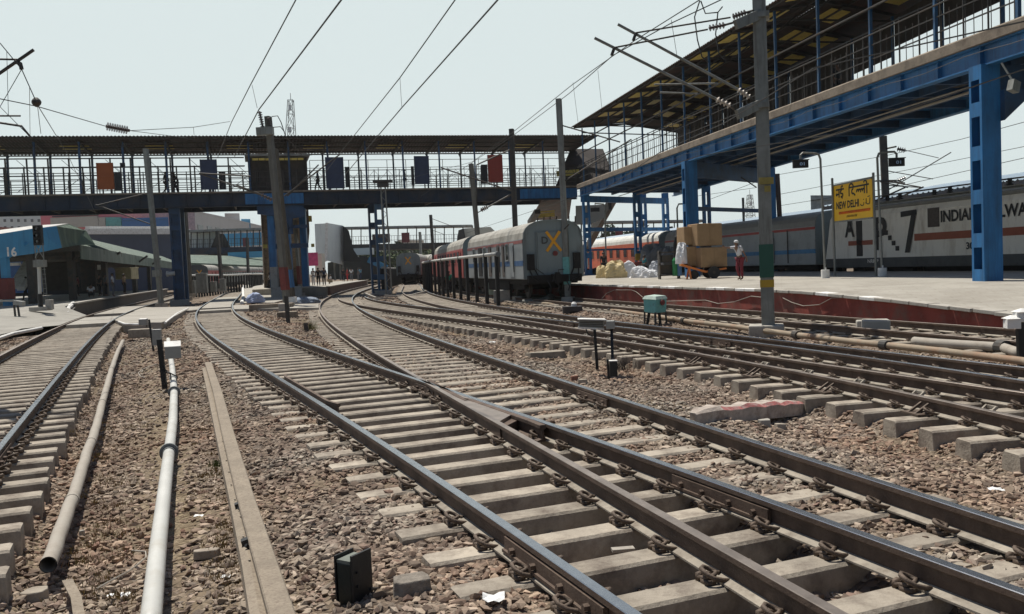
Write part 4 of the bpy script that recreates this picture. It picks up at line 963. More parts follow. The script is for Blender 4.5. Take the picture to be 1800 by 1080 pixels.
c1 = coach('grey power coach end with orange X on the track beside the red brick platform wall', at('P', 41.2), h1, 14.6, body=m_gside, band=M('dull_salmon', (.30, .11, .10), .6), stripe=M('dull_blue', (.06, .13, .26), .6), cross=(.03, 2.69, .92),
    wins=[(3.2, .6, 1.9, 2.7), (9.0, .7, 1.9, 2.7), (12.3, .7, 1.9, 2.7)], doors=[(5.4, .7, m_vent), (4.2, .6, m_vent), (7.6, .8, m_vent), (10.4, 1.1, m_ink), (2.2, .9, m_gside)])
m = MB(); add_text(m, 'D', (-.56, -.09, 2.58), (1, 0, 0), (0, 0, 1), .34); m.build('lettering', m_locog, c1, local=True)
m = MB(); m.tube([(.08, -.06, 2.12), (.08, -.14, 2.12)], .12, 12); m.build('tail_lamp', m_redp, c1, local=True)
m = MB(); m.tube([(-.9, -.12, 1.45), (-.5, -.13, 1.15), (-.75, -.12, 1.0), (0.2, -.12, 1.0), (.2, -.12, 1.35), (.6, -.12, 1.35)], .02, 5); m.build('end_rail', m_steeld, c1, local=True)
m_cpink = M('coach_side_red', (.45, .12, .11), .5, var=.1, dirt=(.3, .1, .09), damt=.3)
Yc = 56.3
for i in range(4):
    L = 22; wn = [(2.6+j*2.15, 1.3, 1.95, 2.7) for j in range(8)]
    coach(['faded red coach coupled directly behind the grey power coach', 'second faded red coach of the train behind the grey power coach', 'third red coach behind the grey power coach, mostly hidden by the pipe fence', 'farthest grey coach behind the grey power coach, beyond the red ones'][i], at('P', Yc), heading('P', Yc, L), L, body=m_cpink if i < 3 else m_gside, wins=wn if i < 2 else (), doors=[(1.2, .8, m_cred), (L-1.2, .8, m_cred)], detail=False, group='coaches behind the grey power coach'); Yc += 21.6
coach('distant lone grey coach end with small orange X between the two pipe fences', at('G', 106), heading('G', 106, 22), 22, cross=(.0, 2.75, .9), detail=True)
# train at the left, beyond the pipe fence
p = V3((P3(346, 466, 122).x, 122, -.1)); hd = .165
cl = coach('red-sided coach with grey end and faint orange X behind the left pipe fence', p, hd, 11, body=m_cred, end=M('left_end_grey', (.10, .11, .11), .6), cross=(.3, 2.5, .9), side=1, doors=[(3, .12, m_ink), (6, .12, m_ink), (9.2, .8, m_door)])
p = p+Matrix.Rotation(hd, 3, 'Z')@V3((0, 11.4, 0))
for i in range(3):
    coach(['grey coach coupled behind the red-sided one on the left', 'second grey coach of the left train, under the far footbridge', 'last visible grey coach of the left train'][i], p, hd, 20, body=m_grey, side=1, band=m_cred, detail=False, wins=[(2.6+j*2.3, 1.3, 1.95, 2.7) for j in range(7)], group='coaches of the left train')
    p = p+Matrix.Rotation(hd, 3, 'Z')@V3((0, 20.4, 0)); hd -= .05
# train behind the right platform: locomotive, grey power coach, orange coaches
qd = V3((-.2, 1, 0)).normalized(); qh = math.atan2(.2, 1)
def QP(Y): return V3((17.7+(45.3-Y)*.2, Y, 0))+V3((qd.y, -qd.x, 0))*1.55
coach('dark grey power coach with red band coupled behind the white locomotive', QP(48.6), qh, 22.5, HW=1.6, zt=3.12, body=M('grey_far', (.36, .395, .395), .5, var=.06, dirt=(.25, .27, .27), damt=.3), roof=M('grey_roof', (.30, .30, .28), .6, var=.1), band=m_cred, stripe=M('stripe_light', (.05, .22, .42), .5), wins=[(17.3, .9, 1.9, 2.75), (20.3, .6, 1.8, 2.8)], doors=[(5.4, 1.6, m_door), (14.6, 1.9, m_vent), (19.0, 1.2, m_door), (3.0, .1, m_ink)], detail=False)
Yq = 72.0
ccs = [(m_corange, 'orange-red coach with pale roof behind the piled sacks on the right platform'), (m_cblue, 'pale blue coach seen between the blue columns beyond the orange coach')]
for i, (mt, lb) in enumerate(ccs):
    coach(lb, QP(Yq)+V3((-.0, 0, 0)), qh+.03*i, 22 if i == 0 else 30, HW=1.6, zt=3.12, body=mt, roof=M('pale_roof', (.62, .62, .58), .6, var=.08, dirt=(.4, .4, .37), damt=.3), wins=[(2.2+j*2.1, 1.0, 1.9, 2.75) for j in range(9)], doors=[(21, .8, m_door)] if i == 0 else (), detail=False); Yq += 22.4
# locomotive
lo = thing('locomotive', 'white electric locomotive with brown stripe and large black lettering behind the station sign', 'locomotive', QP(47.7), rotz=qh+pi)   # local y runs towards the camera
HWl = 1.55; LL = 21.0; sd = 1                       # the visible side is +x locally
bodyp = [(-HWl, 1.25), (-HWl, 3.35), (-HWl+.18, 3.72), (-.9, 3.95), (.9, 3.95), (HWl-.18, 3.72), (HWl, 3.35), (HWl, 1.25)]
m = MB(); vs = []
for y, tz, ins in ((0.55, 0, 0), (.0, 0, .0), (LL, 0, 0), (LL-.55, 0, 0)): pass
def prof_at(y, top): return [(x, y+(0 if z < 2 else top*(z-2)/1.95), z) for x, z in bodyp]
ring = [prof_at(.0, .75), prof_at(1.6, 0), prof_at(LL-1.6, 0), prof_at(LL, -.75)]; n = 8
for rg in ring: vs += rg
m.add(vs, [(i*n+j, (i+1)*n+j, (i+1)*n+(j+1) % n, i*n+(j+1) % n)[::-1] for i in range(3) for j in range(n)]+[tuple(range(n)), tuple(range(3*n, 4*n))[::-1]])
m.build('body', m_cream, lo, local=True)
m = MB(); m.box((0, LL/2, 3.97), (2.2, LL-2.4, .06)); m.tube([(HWl-.15, 1.3, 3.70), (HWl-.15, LL-1.3, 3.70)], .11, 8); m.build('roof', M('loco_roof', (.23, .225, .20), .7, var=.15), lo, local=True)
m = MB(); m.box((0, LL/2, 1.02), (2*HWl+.02, LL-.1, .46)); m.build('sole_bar', m_locog, lo, local=True)
m = MB(); m.box((0, LL/2, .6), (2.2, 6, .5)); m.build('underframe', m_under, lo, local=True)
for yb in (4.3, LL-4.3):
    m = MB()
    for sx in (-1.12, 1.12): m.box((sx, yb, .62), (.16, 4.6, .3))
    for j in (-1, 0, 1): m.box((1.12, yb+j*1.9+.5, .55), (.24, .4, .4))
    m.build('bogie', m_under, lo, local=True)
    for yy_ in (-1.9, 0, 1.9):
        for sx in (-.84, .84):
            w_ = MB(); w_.tube([(sx-.07, yb+yy_, .546), (sx+.07, yb+yy_, .546)], .546, 20); w_.build('wheel', m_steeld, lo, local=True)
X_ = HWl+.012
def lbox(name, y0, y1, z0, z1, mat, x=X_, t=.03):
    m = MB(); m.box((x, (y0+y1)/2, (z0+z1)/2), (t, y1-y0, z1-z0)); return m.build(name, mat, lo, local=True)
def LY(px, py=420):                                   # position along the locomotive of a pixel
    a = QP(47.7)-V3((qd.y, -qd.x, 0))*1.55; v = VP(px, py, a, a-qd*10); dd = V3((v.x, v.y, 0))-a; return -dd.dot(qd), v.z
y7, z7 = LY(1605, 380); yP, zP = LY(1545, 400)
lbox('stripe', LY(1482)[0]+.5, LY(1534)[0], LY(1500, 432)[1], LY(1500, 424)[1], m_locor); lbox('stripe', LY(1608)[0], LL-1.2, 1.98, 2.3, m_locor)
yd0, yd1 = LY(1506)[0], LY(1516)[0]; lbox('cab_door', yd0, yd1, 1.35, 3.15, m_ink); lbox('side_window', LY(1491)[0], LY(1499)[0], 2.6, 3.3, m_glass)
yl0, yl1 = LY(1632)[0], LY(1652)[0]; lbox('grille', yl0, yl1, 2.55, 3.4, m_vent)
m = MB(); tw = lambda px0, px1, z: (LY(px0)[0], LY(px1)[0])
for tx, p0, p1, z0, h in (('A', 1486, 1503, 2.35, 1.0), ('P', 1538, 1560, 1.62, 1.62), ('INDIAN RAILWAYS', 1655, 1655+122, 2.72, .52), ('30214', 1699, 1731, 1.50, .30)):
    a, b = LY(p0)[0], LY(p1)[0]
    if tx == 'INDIAN RAILWAYS': b = a+5.6
    if tx == '30214': b = a+1.15
    m = MB(); add_text(m, tx, (X_+.012, a, z0), (0, 1, 0), (0, 0, 1), h, b-a); m.build('lettering', m_ink, lo, local=True)
m = MB(); a, b = LY(1585)[0], LY(1613)[0]; xx = X_+.022
m.quad((xx, a, 3.38), (xx, a, 3.12), (xx, b, 3.18), (xx, b, 3.42)); m.quad((xx, b-.36, 3.3), (xx, a+.25, 1.45), (xx, a+.60, 1.45), (xx, b, 3.3))
for i in range(4): m.box((xx-.008, a-1.15+i*.28, 2.45-i*.26), (.03, .24, .22))
m.build('numeral', m_ink, lo, local=True)
m = MB(); add_text(m, 'NRMP', (X_+.012, LY(1525)[0], 1.0), (0, 1, 0), (0, 0, 1), .18, .9); m.build('small_lettering', m_cream, lo, local=True)
for i in range(9):
    m = MB(); y = 2.2+i*1.75; m.cyl((.45 if i % 2 else 1.0, y, 3.95), .09, .35, 8); m.cyl((.45 if i % 2 else 1.0, y, 4.02), .15, .05, 10); m.cyl((.45 if i % 2 else 1.0, y, 4.14), .15, .05, 10); m.build('roof_insulator', m_black, lo, local=True)
m = MB(); m.tube([(.9, 2.0, 4.32), (.9, 9, 4.3), (.5, 15, 4.3)], .035, 6); m.build('busbar', m_steeld, lo, local=True)
m = MB()
for sx in (-.5, .5):
    m.beam((sx, 3.0, 4.15), (sx, 5.4, 4.6), .06); m.beam((sx*.7, 5.4, 4.6), (sx*.5, 3.1, 5.1), .05)
for y in (3.0, 3.25): m.tube([(-.9, y, 5.05), (-.6, y, 5.15), (.6, y, 5.15), (.9, y, 5.05)], .03, 6)
m.build('pantograph', m_steeld, lo, local=True)

# ------------------------------------------------------------------ masts and overhead line
def hmast(root, b, top, w=.28, mat=m_steel, lean=(0, 0), fl=.02, rz=0):
    """rolled H section mast"""
    b = V3(b); t = V3((b.x+lean[0], b.y+lean[1], top)); m = MB(); ux = V3((math.cos(rz), math.sin(rz), 0))
    for s in (-1, 1): m.beam(b+ux*(s*w/2), t+ux*(s*w/2), w, fl, up=tuple(ux))
    m.beam(b, t, fl, w-.02, up=tuple(ux)); return m.build('mast', mat, root)
def bmast(root, b, top, w=.24, d=.3, mat=m_steel, rz=0, taper=1.0, lean=(0, 0)):
    b = V3(b); t = V3((b.x+lean[0], b.y+lean[1], top)); m = MB(); R = Matrix.Rotation(rz, 3, 'Z'); q = [(-w/2, -d/2), (w/2, -d/2), (w/2, d/2), (-w/2, d/2)]
    m.hexa([b+R@V3((x, y, 0)) for x, y in q], [t+R@V3((x*taper, y*taper, 0)) for x, y in q]); return m.build('mast', mat, root, bevel=.008)
def band(root, b, z0, z1, w, d, mat, rz=0, lean=(0, 0), top=8, name='painted_band'):
    b = V3(b); f = lambda z: V3((b.x+lean[0]*(z-b.z)/(top-b.z), b.y+lean[1]*(z-b.z)/(top-b.z), z)); m = MB(); R = Matrix.Rotation(rz, 3, 'Z'); q = [(-w/2, -d/2), (w/2, -d/2), (w/2, d/2), (-w/2, d/2)]
    m.hexa([f(z0)+R@V3((x, y, 0)) for x, y in q], [f(z1)+R@V3((x, y, 0)) for x, y in q]); return m.build(name, mat, root)
def insulator(root, a, b, r=.09, n=6, mat=m_insul):
    a, b = V3(a), V3(b); m = MB(); m.tube([a, b], r*.4, 8); d = (b-a)/n
    for i in range(n):
        c = a+d*(i+.5); m.tube([c-d*.22, c-d*.05, c+d*.22], [r, r*1.0, r*.45], 10)
    return m.build('insulator', mat, root)
def tube1(root, name, pts, r, mat, n=6): m = MB(); m.tube(pts, r, n); return m.build(name, mat, root)
# big mast right of centre
mc = G(1351, 586, -.24); mr = thing('overhead_line_mast', 'tall grey steel mast with green band in front of the right platform, carrying two cantilevers', 'mast', mc)
rzm = math.radians(-17)
bmast(mr, mc, 10.2, .30, .36, m_steel, rz=rzm)
band(mr, mc, P3(1345, 488, mc.y).z, P3(1345, 430, mc.y).z, .325, .385, M('band_green', (.015, .085, .055), .5, var=.1), rz=rzm)
band(mr, mc, P3(1345, 505, mc.y).z, P3(1345, 492, mc.y).z, .32, .38, M('band_yellow', (.45, .28, .02), .6, var=.2), rz=rzm)
m = MB(); m.box(mc+V3((-.05, 0, .06)), (.80, .70, .30), rz=rzm); m.build('foundation', m_conc2, mr, bevel=.03)
m = MB(); m.box(P3(1347, 318, mc.y-.25), (.34, .02, .16)); m.box(P3(1349, 332, mc.y-.25), (.14, .02, .14)); m.build('number_plate', M('ochre_plate', (.30, .24, .06), .6, var=.3), mr)
Ym = mc.y
for (o0, y0) in ((0, 188), (1, 30)):
    m = MB(); p = P3(1333, y0, Ym); m.beam(P3(1337, y0-5, Ym-.12), P3(1296 if y0 > 100 else 1293, y0+14, Ym-.5), .10, .22); m.beam(P3(1337, y0-5, Ym+.12), P3(1310, y0+10, Ym+.5), .10, .18); m.box(p, (.5, .5, .12), rz=rzm); m.build('bracket', m_steel, mr)
for (ins0, ins1, tip, top0, top1, tie0, tie1, dY) in (((1318, 172), (1296, 157), (1086, 43), (1288, 30), (1312, 22), (1118, 58), (1284, 31), -.25), ((1284, 187), (1258, 174), (1045, 67), (1246, 50), (1275, 44), (1080, 84), (1244, 52), -.65)):
    Yc = Ym+dY
    tube1(mr, 'cantilever_tube', [P3(*ins1, Yc), P3(*tip, Yc-.2)], .034, m_steel); insulator(mr, P3(*ins0, Yc), P3(*ins1, Yc), .075, 4, m_insulw)
    tube1(mr, 'tie_rod', [P3(*tie1, Yc), P3(*tie0, Yc-.2)], .02, m_steeld); insulator(mr, P3(*top0, Yc), P3(*top1, Yc), .075, 5, m_insul)
    tube1(mr, 'pivot_arm', [P3(*ins0, Yc), P3(ins0[0]+22, ins0[1]+16, Ym)], .03, m_steeld)
    tube1(mr, 'tie_arm', [P3(*top1, Yc), P3(top1[0]+22, top1[1]-6, Ym)], .025, m_steeld)
    tube1(mr, 'clamp', [P3(*tie0, Yc-.2), P3(tie0[0]-5, tie0[1]+14, Yc-.2)], .035, m_steeld)
for a, b, dY in (((1150, 149), (1262, 147), -.3), ((1160, 163), (1226, 165), -.65)):
    tube1(mr, 'steady_arm', [P3(*a, Ym+dY), P3(*b, Ym+dY)], .022, m_steel)
def wires(label, pts_list, r=.011, drop=None, cat='wire', name='overhead_wire', group='overhead line wires'):
    m = MB()
    for pts in pts_list: m.tube(pts, r, 4)
    if drop:
        for a, b in drop: m.tube([a, b], r*.55, 3)
    return one(name, m, m_wire, label, cat, group)
def sagpts(a, b, sag=.3, n=14):
    a, b = V3(a), V3(b); return [a.lerp(b, i/n)-V3((0, 0, 4*sag*(i/n)*(1-i/n))) for i in range(n+1)]
# A: contact 5.5, catenary 6.9
ca = [G(640, -66, 5.5), G(600, 0, 5.5), G(455, 193, 5.5), G(428, 245, 5.5)]; ma = [G(560, -95, 7), G(520, 0, 6.9), G(440, 150, 6.6), G(407, 215, 6.8), G(394, 248, 7.0)]
def ext(p, q, k=1.0): return q+(q-p)*k
ca.append(ext(ca[-2], ca[-1], .8)); ma.append(ext(ma[-2], ma[-1], 1.3))
wires('pair of overhead wires over the left foreground track, crossing the sky leftmost', [ca, ma], .013, [(G(443, 150, 6.6), G(452, 190, 5.6))])
cb = [G(925, -70, 5.5), G(875, 0, 5.5), G(706, 190, 5.5), G(645, 262, 5.5)]; mb_ = [G(850, -65, 7), G(800, 0, 6.9), G(703, 137, 6.6), G(604, 262, 6.9)]
cb.append(ext(cb[-2], cb[-1], 1.0)); mb_.append(ext(mb_[-2], mb_[-1], 1.0))
wires('pair of overhead wires over the right foreground track, crossing mid sky', [cb, mb_], .013, [(G(703, 138, 6.6), G(706, 188, 5.55))])
# X and G wires passing the big mast's cantilevers
wires('overhead wires fanning from the mast cantilevers past the branch bridge roof', [
    [P3(1240, -8, 16), P3(1230, 0, 16.5), P3(1115, 72, Ym-.3), P3(1005, 150, 27), P3(905, 230, 36), P3(830, 285, 48), P3(650, 332, 90)],
    [P3(1310, -20, 16), P3(1178, 42, 17.5), P3(1077, 98, Ym-.6), P3(1000, 165, 27), P3(900, 240, 38), P3(740, 345, 70)],
    [P3(1800, 122, 12), P3(1470, 235, 15), P3(1226, 165+110, 22), P3(1060, 330, 34), P3(820, 410, 70)],
    [P3(1800, 38, 10), P3(1430, 120, 13), P3(1276, 215, 17), P3(1160, 268, Ym+2), P3(1065, 262+70, 30)]], .011,
    [(P3(1180, 35, 18), P3(1190, 98, 18.5)), (P3(1051, 124, 24), P3(1058, 190, 24.5)), (P3(1007, 145, 27), P3(1016, 215, 27.4))])
m = MB(); m.tube([P3(1230, 2, Ym-.3), P3(1221, 30, Ym-.3), P3(1226, 70, Ym-.35), P3(1234, 100, Ym-.4), P3(1245, 110, Ym-.4)], .016, 5); m.tube([P3(1232, 2, Ym-.3), P3(1240, 24, Ym-.3), P3(1262, 22, Ym-.3), P3(1270, 12, Ym-.3)], .016, 5); m.tube([P3(1262, 22, Ym-.3), P3(1258, 60, Ym-.3), P3(1264, 95, Ym-.4), P3(1277, 108, Ym-.4)], .016, 5)
one('jumper_cable', m, m_wire, 'black jumper cables hanging in loops beside the big mast insulators', 'cable')
# other masts: (label, kind, base px, z, Y, top px, width, material)
def mast(label, base, z, top, w, mat, kind='b', d=None, group='overhead line masts', Y=None, foundation=True):
    b = G(base[0], base[1], z) if Y is None else P3(base[0], base[1], Y); t = P3(top[0], top[1], b.y); r = thing('overhead_line_mast', label, 'mast', b, group)
    ln = (t.x-b.x, 0)
    if kind == 'b': bmast(r, b, t.z, w, d or w*1.1, mat, rz=-.3, lean=ln)
    else: hmast(r, b, t.z, w, mat, lean=ln, rz=-.3)
    if foundation:
        m = MB(); m.box(b+V3((0, 0, .12)), (w*2.2, w*2.2, .35), rz=-.3); m.build('foundation', m_conc2, r)
    return r, b, t
r5, b5, t5 = mast('dark leaning mast directly left of the grey coach end', (911, 531), -.25, (899, 227), .22, m_steeld)
r6, b6, t6 = mast('slim grey mast with teal foot in front of the grey coach end', (999, 533), -.25, (982, 174), .24, m_steel)
band(r6, b6, P3(998, 500, b6.y).z, P3(996, 452, b6.y).z, .29, .31, m_teal, rz=-.3, lean=(t6.x-b6.x, 0), top=t6.z)
r7, b7, t7 = mast('weathered mast with ochre and teal bands behind the end of the pipe fence', (849, 518), -.25, (828, 288), .27, m_mastc)
band(r7, b7, P3(845, 500, b7.y).z, P3(843, 458, b7.y).z, .36, .38, m_teal, rz=-.3, lean=(t7.x-b7.x, 0), top=t7.z); band(r7, b7, P3(842, 457, b7.y).z, P3(841, 440, b7.y).z, .36, .38, M('band_ochre', (.33, .2, .03), .6), rz=-.3, lean=(t7.x-b7.x, 0), top=t7.z)
r8, b8, t8 = mast('thick concrete mast with red and blue foot in front of the island plinth', (505, 541), -.2, (471, 205), .29, m_mastc, d=.34)
lz = lambda y: P3(500, y, b8.y).z
for (z0, z1, mt) in ((510, 470, m_redp),): band(r8, b8, lz(z0), lz(z1), .36, .39, mt, rz=-.3, lean=(t8.x-b8.x, 0), top=t8.z)
m = MB(); m.beam(P3(452, 232, b8.y-.3), P3(480, 230, b8.y-.3), .45, .42); m.build('bracket', m_steel, r8)
insulator(r8, P3(462, 224, b8.y-.3), P3(456, 196, b8.y-.3), .13, 7); insulator(r8, P3(477, 236, b8.y-.2), P3(472, 206, b8.y-.2), .13, 7)
tube1(r8, 'wire_loop', [P3(478, 205, b8.y), P3(488, 204, b8.y), P3(494, 215, b8.y), P3(502, 240, b8.y), P3(530, 272, b8.y+4)], .025, m_wire); tube1(r8, 'wire_loop', [P3(480, 224, b8.y), P3(493, 223, b8.y), P3(500, 232, b8.y)], .025, m_wire)
r9, b9, t9 = mast('brown concrete mast with blue foot leaning beside the thick mast', (515, 536), -.2, (483, 262), .29, M('mast_brown', (.11, .095, .07), .9, var=.2, bump=.3, streak=3, dirt=(.06, .05, .04)))
band(r9, b9, lz(508), lz(474), .33, .36, m_blue, rz=-.3, lean=(t9.x-b9.x, 0), top=t9.z)
r10, b10, t10 = mast('thin grey mast with dark red foot right of the island columns', (529, 521), -.2, (512, 312), .24, m_steel)
band(r10, b10, P3(527, 500, b10.y).z, P3(525, 468, b10.y).z, .28, .31, m_redp, rz=-.3, lean=(t10.x-b10.x, 0), top=t10.z)
r11, b11, t11 = mast('grey mast standing left of the dark blue bridge column, rising before the long bridge', (284, 541), -.2, (256, 262), .26, m_steel)
m = MB(); m.box(P3(276, 481, b11.y-.3), (.55, .3, .45)); m.build('box', m_steel, r11)
mast('left of two dark masts right of the blue column on the left', (330, 528), -.2, (319, 376), .24, m_steeld, Y=72); mast('right of two brown masts right of the blue column on the left', (336, 522), -.2, (326, 374), .24, m_mastc, Y=76)
mast('grey mast before the red-sided coach on the left', (391, 512), -.2, (382, 406), .3, m_steeld, Y=98); mast('thin far mast at the left train, near the island ramp', (437, 498), -.2, (434, 418), .26, m_steeld, Y=112)
r12, b12, t12 = mast('dark far mast beyond the pipe fence, left of the red coaches', (765, 492), -.2, (757, 378), .28, m_steeld, Y=100)
r13, b13, t13 = mast('far grey mast right of the lone distant coach', (741, 478), -.2, (738, 408), .3, m_steel, Y=125)
# small cantilevers on those masts
def canti(root, b, pts, r=.03, ins=None, th=m_steeld):
    for p, q in pts: tube1(root, 'cantilever_tube', [P3(*p, b.y), P3(*q, b.y-.5)], r, th)
    if ins: insulator(root, P3(*ins[0], b.y), P3(*ins[1], b.y-.1), .12, 4, m_insul)
canti(r5, b5, [((905, 338), (851, 368)), ((900, 262), (838, 290)), ((905, 338), (775, 295))], .035, ((857, 364), (845, 370)))
canti(r7, b7, [((838, 378), (838, 290)), ((838, 375), (905, 340))], .03)
canti(r6, b6, [((985, 220), (1090, 250)), ((990, 320), (1110, 245)), ((990, 405), (1000, 395))], .03)
canti(r12, b12, [((760, 385), (795, 398)), ((760, 405), (780, 412))], .03)
canti(r8, b8, [((500, 345), (597, 272)), ((505, 345), (560, 290)), ((440, 310), (350, 305)), ((478, 350), (350, 305)), ((478, 350), (415, 325))], .04, ((478, 352), (458, 342)))
canti(r11, b11, [((258, 340), (168, 362)), ((266, 395), (168, 360))], .04)
# lattice mast beside the pale blue bridge column
bl = G(684, 520, -.2); tl = P3(673, 322, bl.y); r_ = thing('lattice_mast', 'slim lattice mast with a small top platform beside the pale blue bridge column', 'mast', bl)
m = MB(); w_ = .42
for sx in (-1, 1):
    for sy in (-1, 1): m.beam(bl+V3((sx*w_/2, sy*w_/2, 0)), V3((tl.x+sx*w_/2.6, tl.y+sy*w_/2.6, tl.z)), .05)
for i in range(18):
    a = bl.lerp(tl, i/18); b = bl.lerp(tl, (i+1)/18); s = 1 if i % 2 else -1; m.beam(a+V3((s*w_/2, -w_/2, 0)), b+V3((-s*w_/2, -w_/2, 0)), .03)
m.build('lattice', m_steel, r_); m = MB(); m.box(tl+V3((0, 0, .1)), (1.4, .6, .16)); m.box(tl+V3((0, 0, -.15)), (.8, .5, .3)); m.build('top_platform', m_steeld, r_)
# head span on the far left with counterweight ball
r_ = thing('overhead_line_bracket', 'cantilever tubes reaching in at the far left edge of the sky', 'bracket', P3(-60, 60, 14))
tube1(r_, 'cantilever_tube', [P3(-60, 170, 14), P3(59, 88, 14)], .028, m_steeld); tube1(r_, 'tie_rod', [P3(-60, 103, 14), P3(30, 105, 14)], .016, m_steeld); tube1(r_, 'tie_rod', [P3(-60, 204, 14), P3(36, 204, 14)], .014, m_steeld)
tube1(r_, 'arm', [P3(-40, 210, 14), P3(38, 222, 14), P3(55, 243, 14)], .018, m_steeld); tube1(r_, 'clamp', [P3(27, 108, 14), P3(36, 113, 14), P3(38, 122, 14)], .035, m_steeld)
tube1(r_, 'mast', [P3(-60, 40, 14), P3(-60, 760, 14)], .15, m_steel)
m = MB(); m.tube([P3(0, 76, 14), P3(38, 122, 14), P3(64, 180, 14)], .008, 4); m.tube([P3(38, 122, 14), P3(0, 188, 14), P3(55, 243, 14)], .006, 4); m.tube([P3(52, 155, 14), P3(53, 240, 16)], .005, 3); m.tube([P3(66, 185, 14.2), P3(72, 235, 15)], .006, 3); m.tube([P3(66, 185, 14.2), P3(118, 270, 22), P3(175, 390, 60)], .008, 3); m.tube([P3(12, 90, 14), P3(15, 204, 14)], .005, 3)
m.tube([P3(-5, 173, 14), P3(64, 187, 15), P3(185, 222, 20)], .009, 4); m.tube([P3(228, 230, 20), P3(340, 224, 24), P3(404, 214, 30)], .010, 4); m.tube([P3(228, 230, 20), P3(330, 243, 30)], .009, 4); m.tube([P3(340, 224, 24), P3(342, 245, 26)], .007, 3)
one('overhead_wire', m, m_wire, 'tangle of thin stay wires at the upper left running right to the ribbed insulator', 'wire', 'overhead line wires')
m = MB(); b_ = P3(64, 180, 14.1)
for i in range(9): pass
rr = [.02, .05, .068, .075, .068, .05, .02]; m.tube([b_+V3((0, 0, .075*(-1+i/3))) for i in range(7)], rr, 12); one('balance_weight', m, m_steeld, 'round grey ball hanging on the stay wires at the upper left', 'weight')
a, b = P3(186, 222, 20), P3(228, 230, 20.3); m = MB(); m.tube([a, b], .035, 8); dd = (b-a)
for i in range(9): c = a+dd*((i+.7)/10); m.tube([c-dd*.012, c+dd*.012], .095, 12)
one('insulator', m, m_insul, 'ribbed strain insulator hanging in the wires above the long bridge at the left', 'insulator')
# masts beyond the right platform
rr1, bb1, tt1 = mast('rust-streaked mast between the blue columns and the name board', (1376, 478), .58, (1366, 306), .30, M('rusty_mast', (.16, .085, .06), .8, var=.3, streak=3, dirt=(.2, .19, .17)), Y=55, foundation=False)
rr2, bb2, tt2 = mast('tall dark mast with cantilevers behind the right end of the name board', (1562, 470), .5, (1552, 240), .40, m_steeld, Y=52, foundation=False)
for p, q, rad_ in (((1556, 262), (1575, 258), .05), ((1581, 262), (1650, 278), .02), ((1560, 335), (1672, 268), .03), ((1556, 300), (1640, 315), .025), ((1556, 326), (1620, 330), .03), ((1560, 320), (1590, 322), .05)):
    tube1(rr2, 'cantilever_tube', [P3(*p, 52), P3(*q, 50.5)], rad_, m_steeld)
insulator(rr2, P3(1577, 262, 52), P3(1592, 265, 51.8), .16, 4, m_insul); insulator(rr2, P3(1578, 318, 52), P3(1592, 312, 51.8), .14, 4, m_insul)
mast('dark post beyond the grey power coach, right of the box stack', (1310, 470), .5, (1306, 348), .2, m_steeld, Y=75, foundation=False)
wires('faint overhead wires above the trains on the right', [[P3(1370, 307, 60), P3(1552, 275, 54), P3(1690, 245, 48), P3(1800, 215, 40)], [P3(1370, 342, 60), P3(1590, 300, 54), P3(1730, 272, 48), P3(1800, 258, 40)], [P3(1370, 362, 60), P3(1560, 332, 54), P3(1800, 278, 40)], [P3(1250, 350, 70), P3(1340, 316, 60), P3(1370, 310, 58)], [P3(1225, 345, 70), P3(1330, 330, 60)]], .018)
tube1(rr1, 'cantilever_tube', [P3(1330, 330, 50), P3(1303, 312, 50)], .035, m_steeld)
#MARK4

# ------------------------------------------------------------------ trackside things, near
ZG = -.31
def gpt(px, py, z=ZG): return G(px, py, z)
def GG(px, py, up=0.0):
    z = -.3
    for _ in range(6): p = G(px, py, z); z = float(ground_h(np.array([p.x]), np.array([p.y]), False)[0])+up
    return G(px, py, z)
# white drain pipe
wp = thing('drain_pipe', 'long white plastic pipe with grey couplers running down the left foreground', 'pipe', gpt(268, 1075, -.3))
R0 = .058; zc = -.20
pts = [G(x, y, zc) for x, y in [(262, 1120), (278, 960), (297, 796), (304, 740), (306, 690), (303, 650), (296, 600)]]
fine = []
for a, b in zip(pts[:-1], pts[1:]):
    for i in range(6): fine.append(a.lerp(b, i/6))
fine.append(pts[-1]); fine[-1] += V3((0, 0, .05)); m = MB(); m.tube(fine, R0, 16); m.build('pipe', m_pipew, wp, smooth=True)
for (x, y, rr_, ln) in ((297, 796, .098, .045), (306, 690, .098, .045), (305, 668, .072, .16), (302, 632, .075, .05)):
    c = G(x, y, zc); i = min(range(len(fine)-1), key=lambda i: (fine[i]-c).length); t = (fine[i+1]-fine[i]).normalized(); c = fine[i]+t*((c-fine[i]).dot(t)); m = MB()
    if ln < .1: m.tube([c, c+t*ln], rr_, 20)
    m.tube([c-t*.06, c+t*(ln+.04)], .066, 16); m.build('coupler', m_band, wp, smooth=False)
# dusty pipe with open end
dp = thing('drain_pipe', 'dusty grey-brown pipe with an open broken end beside the left track', 'pipe', gpt(85, 1000))
pts = [G(x, y, -.25) for x, y in [(86, 993), (106, 935), (130, 868), (152, 800), (170, 750), (182, 700), (196, 650), (207, 618), (216, 600)]]
fine = []
for a, b in zip(pts[:-1], pts[1:]):
    for i in range(5): fine.append(a.lerp(b, i/5)+V3((random.uniform(-.006, .006), 0, 0)))
fine.append(pts[-1]); R1 = .055
m = MB(); m.tube(fine, [R1*(1+random.uniform(-.03, .03)) for _ in fine], 16, caps=False); m.tube(fine[:8][::-1], R1*.9, 16, caps=False); m.build('pipe', m_pipeb, dp, smooth=True)
for k_ in (9, 17, 24, 30):
    t = (fine[k_+1]-fine[k_]).normalized(); m = MB(); m.tube([fine[k_]-t*.02, fine[k_]+t*.03], R1*1.09, 16); m.build('collar', m_pipeb, dp)
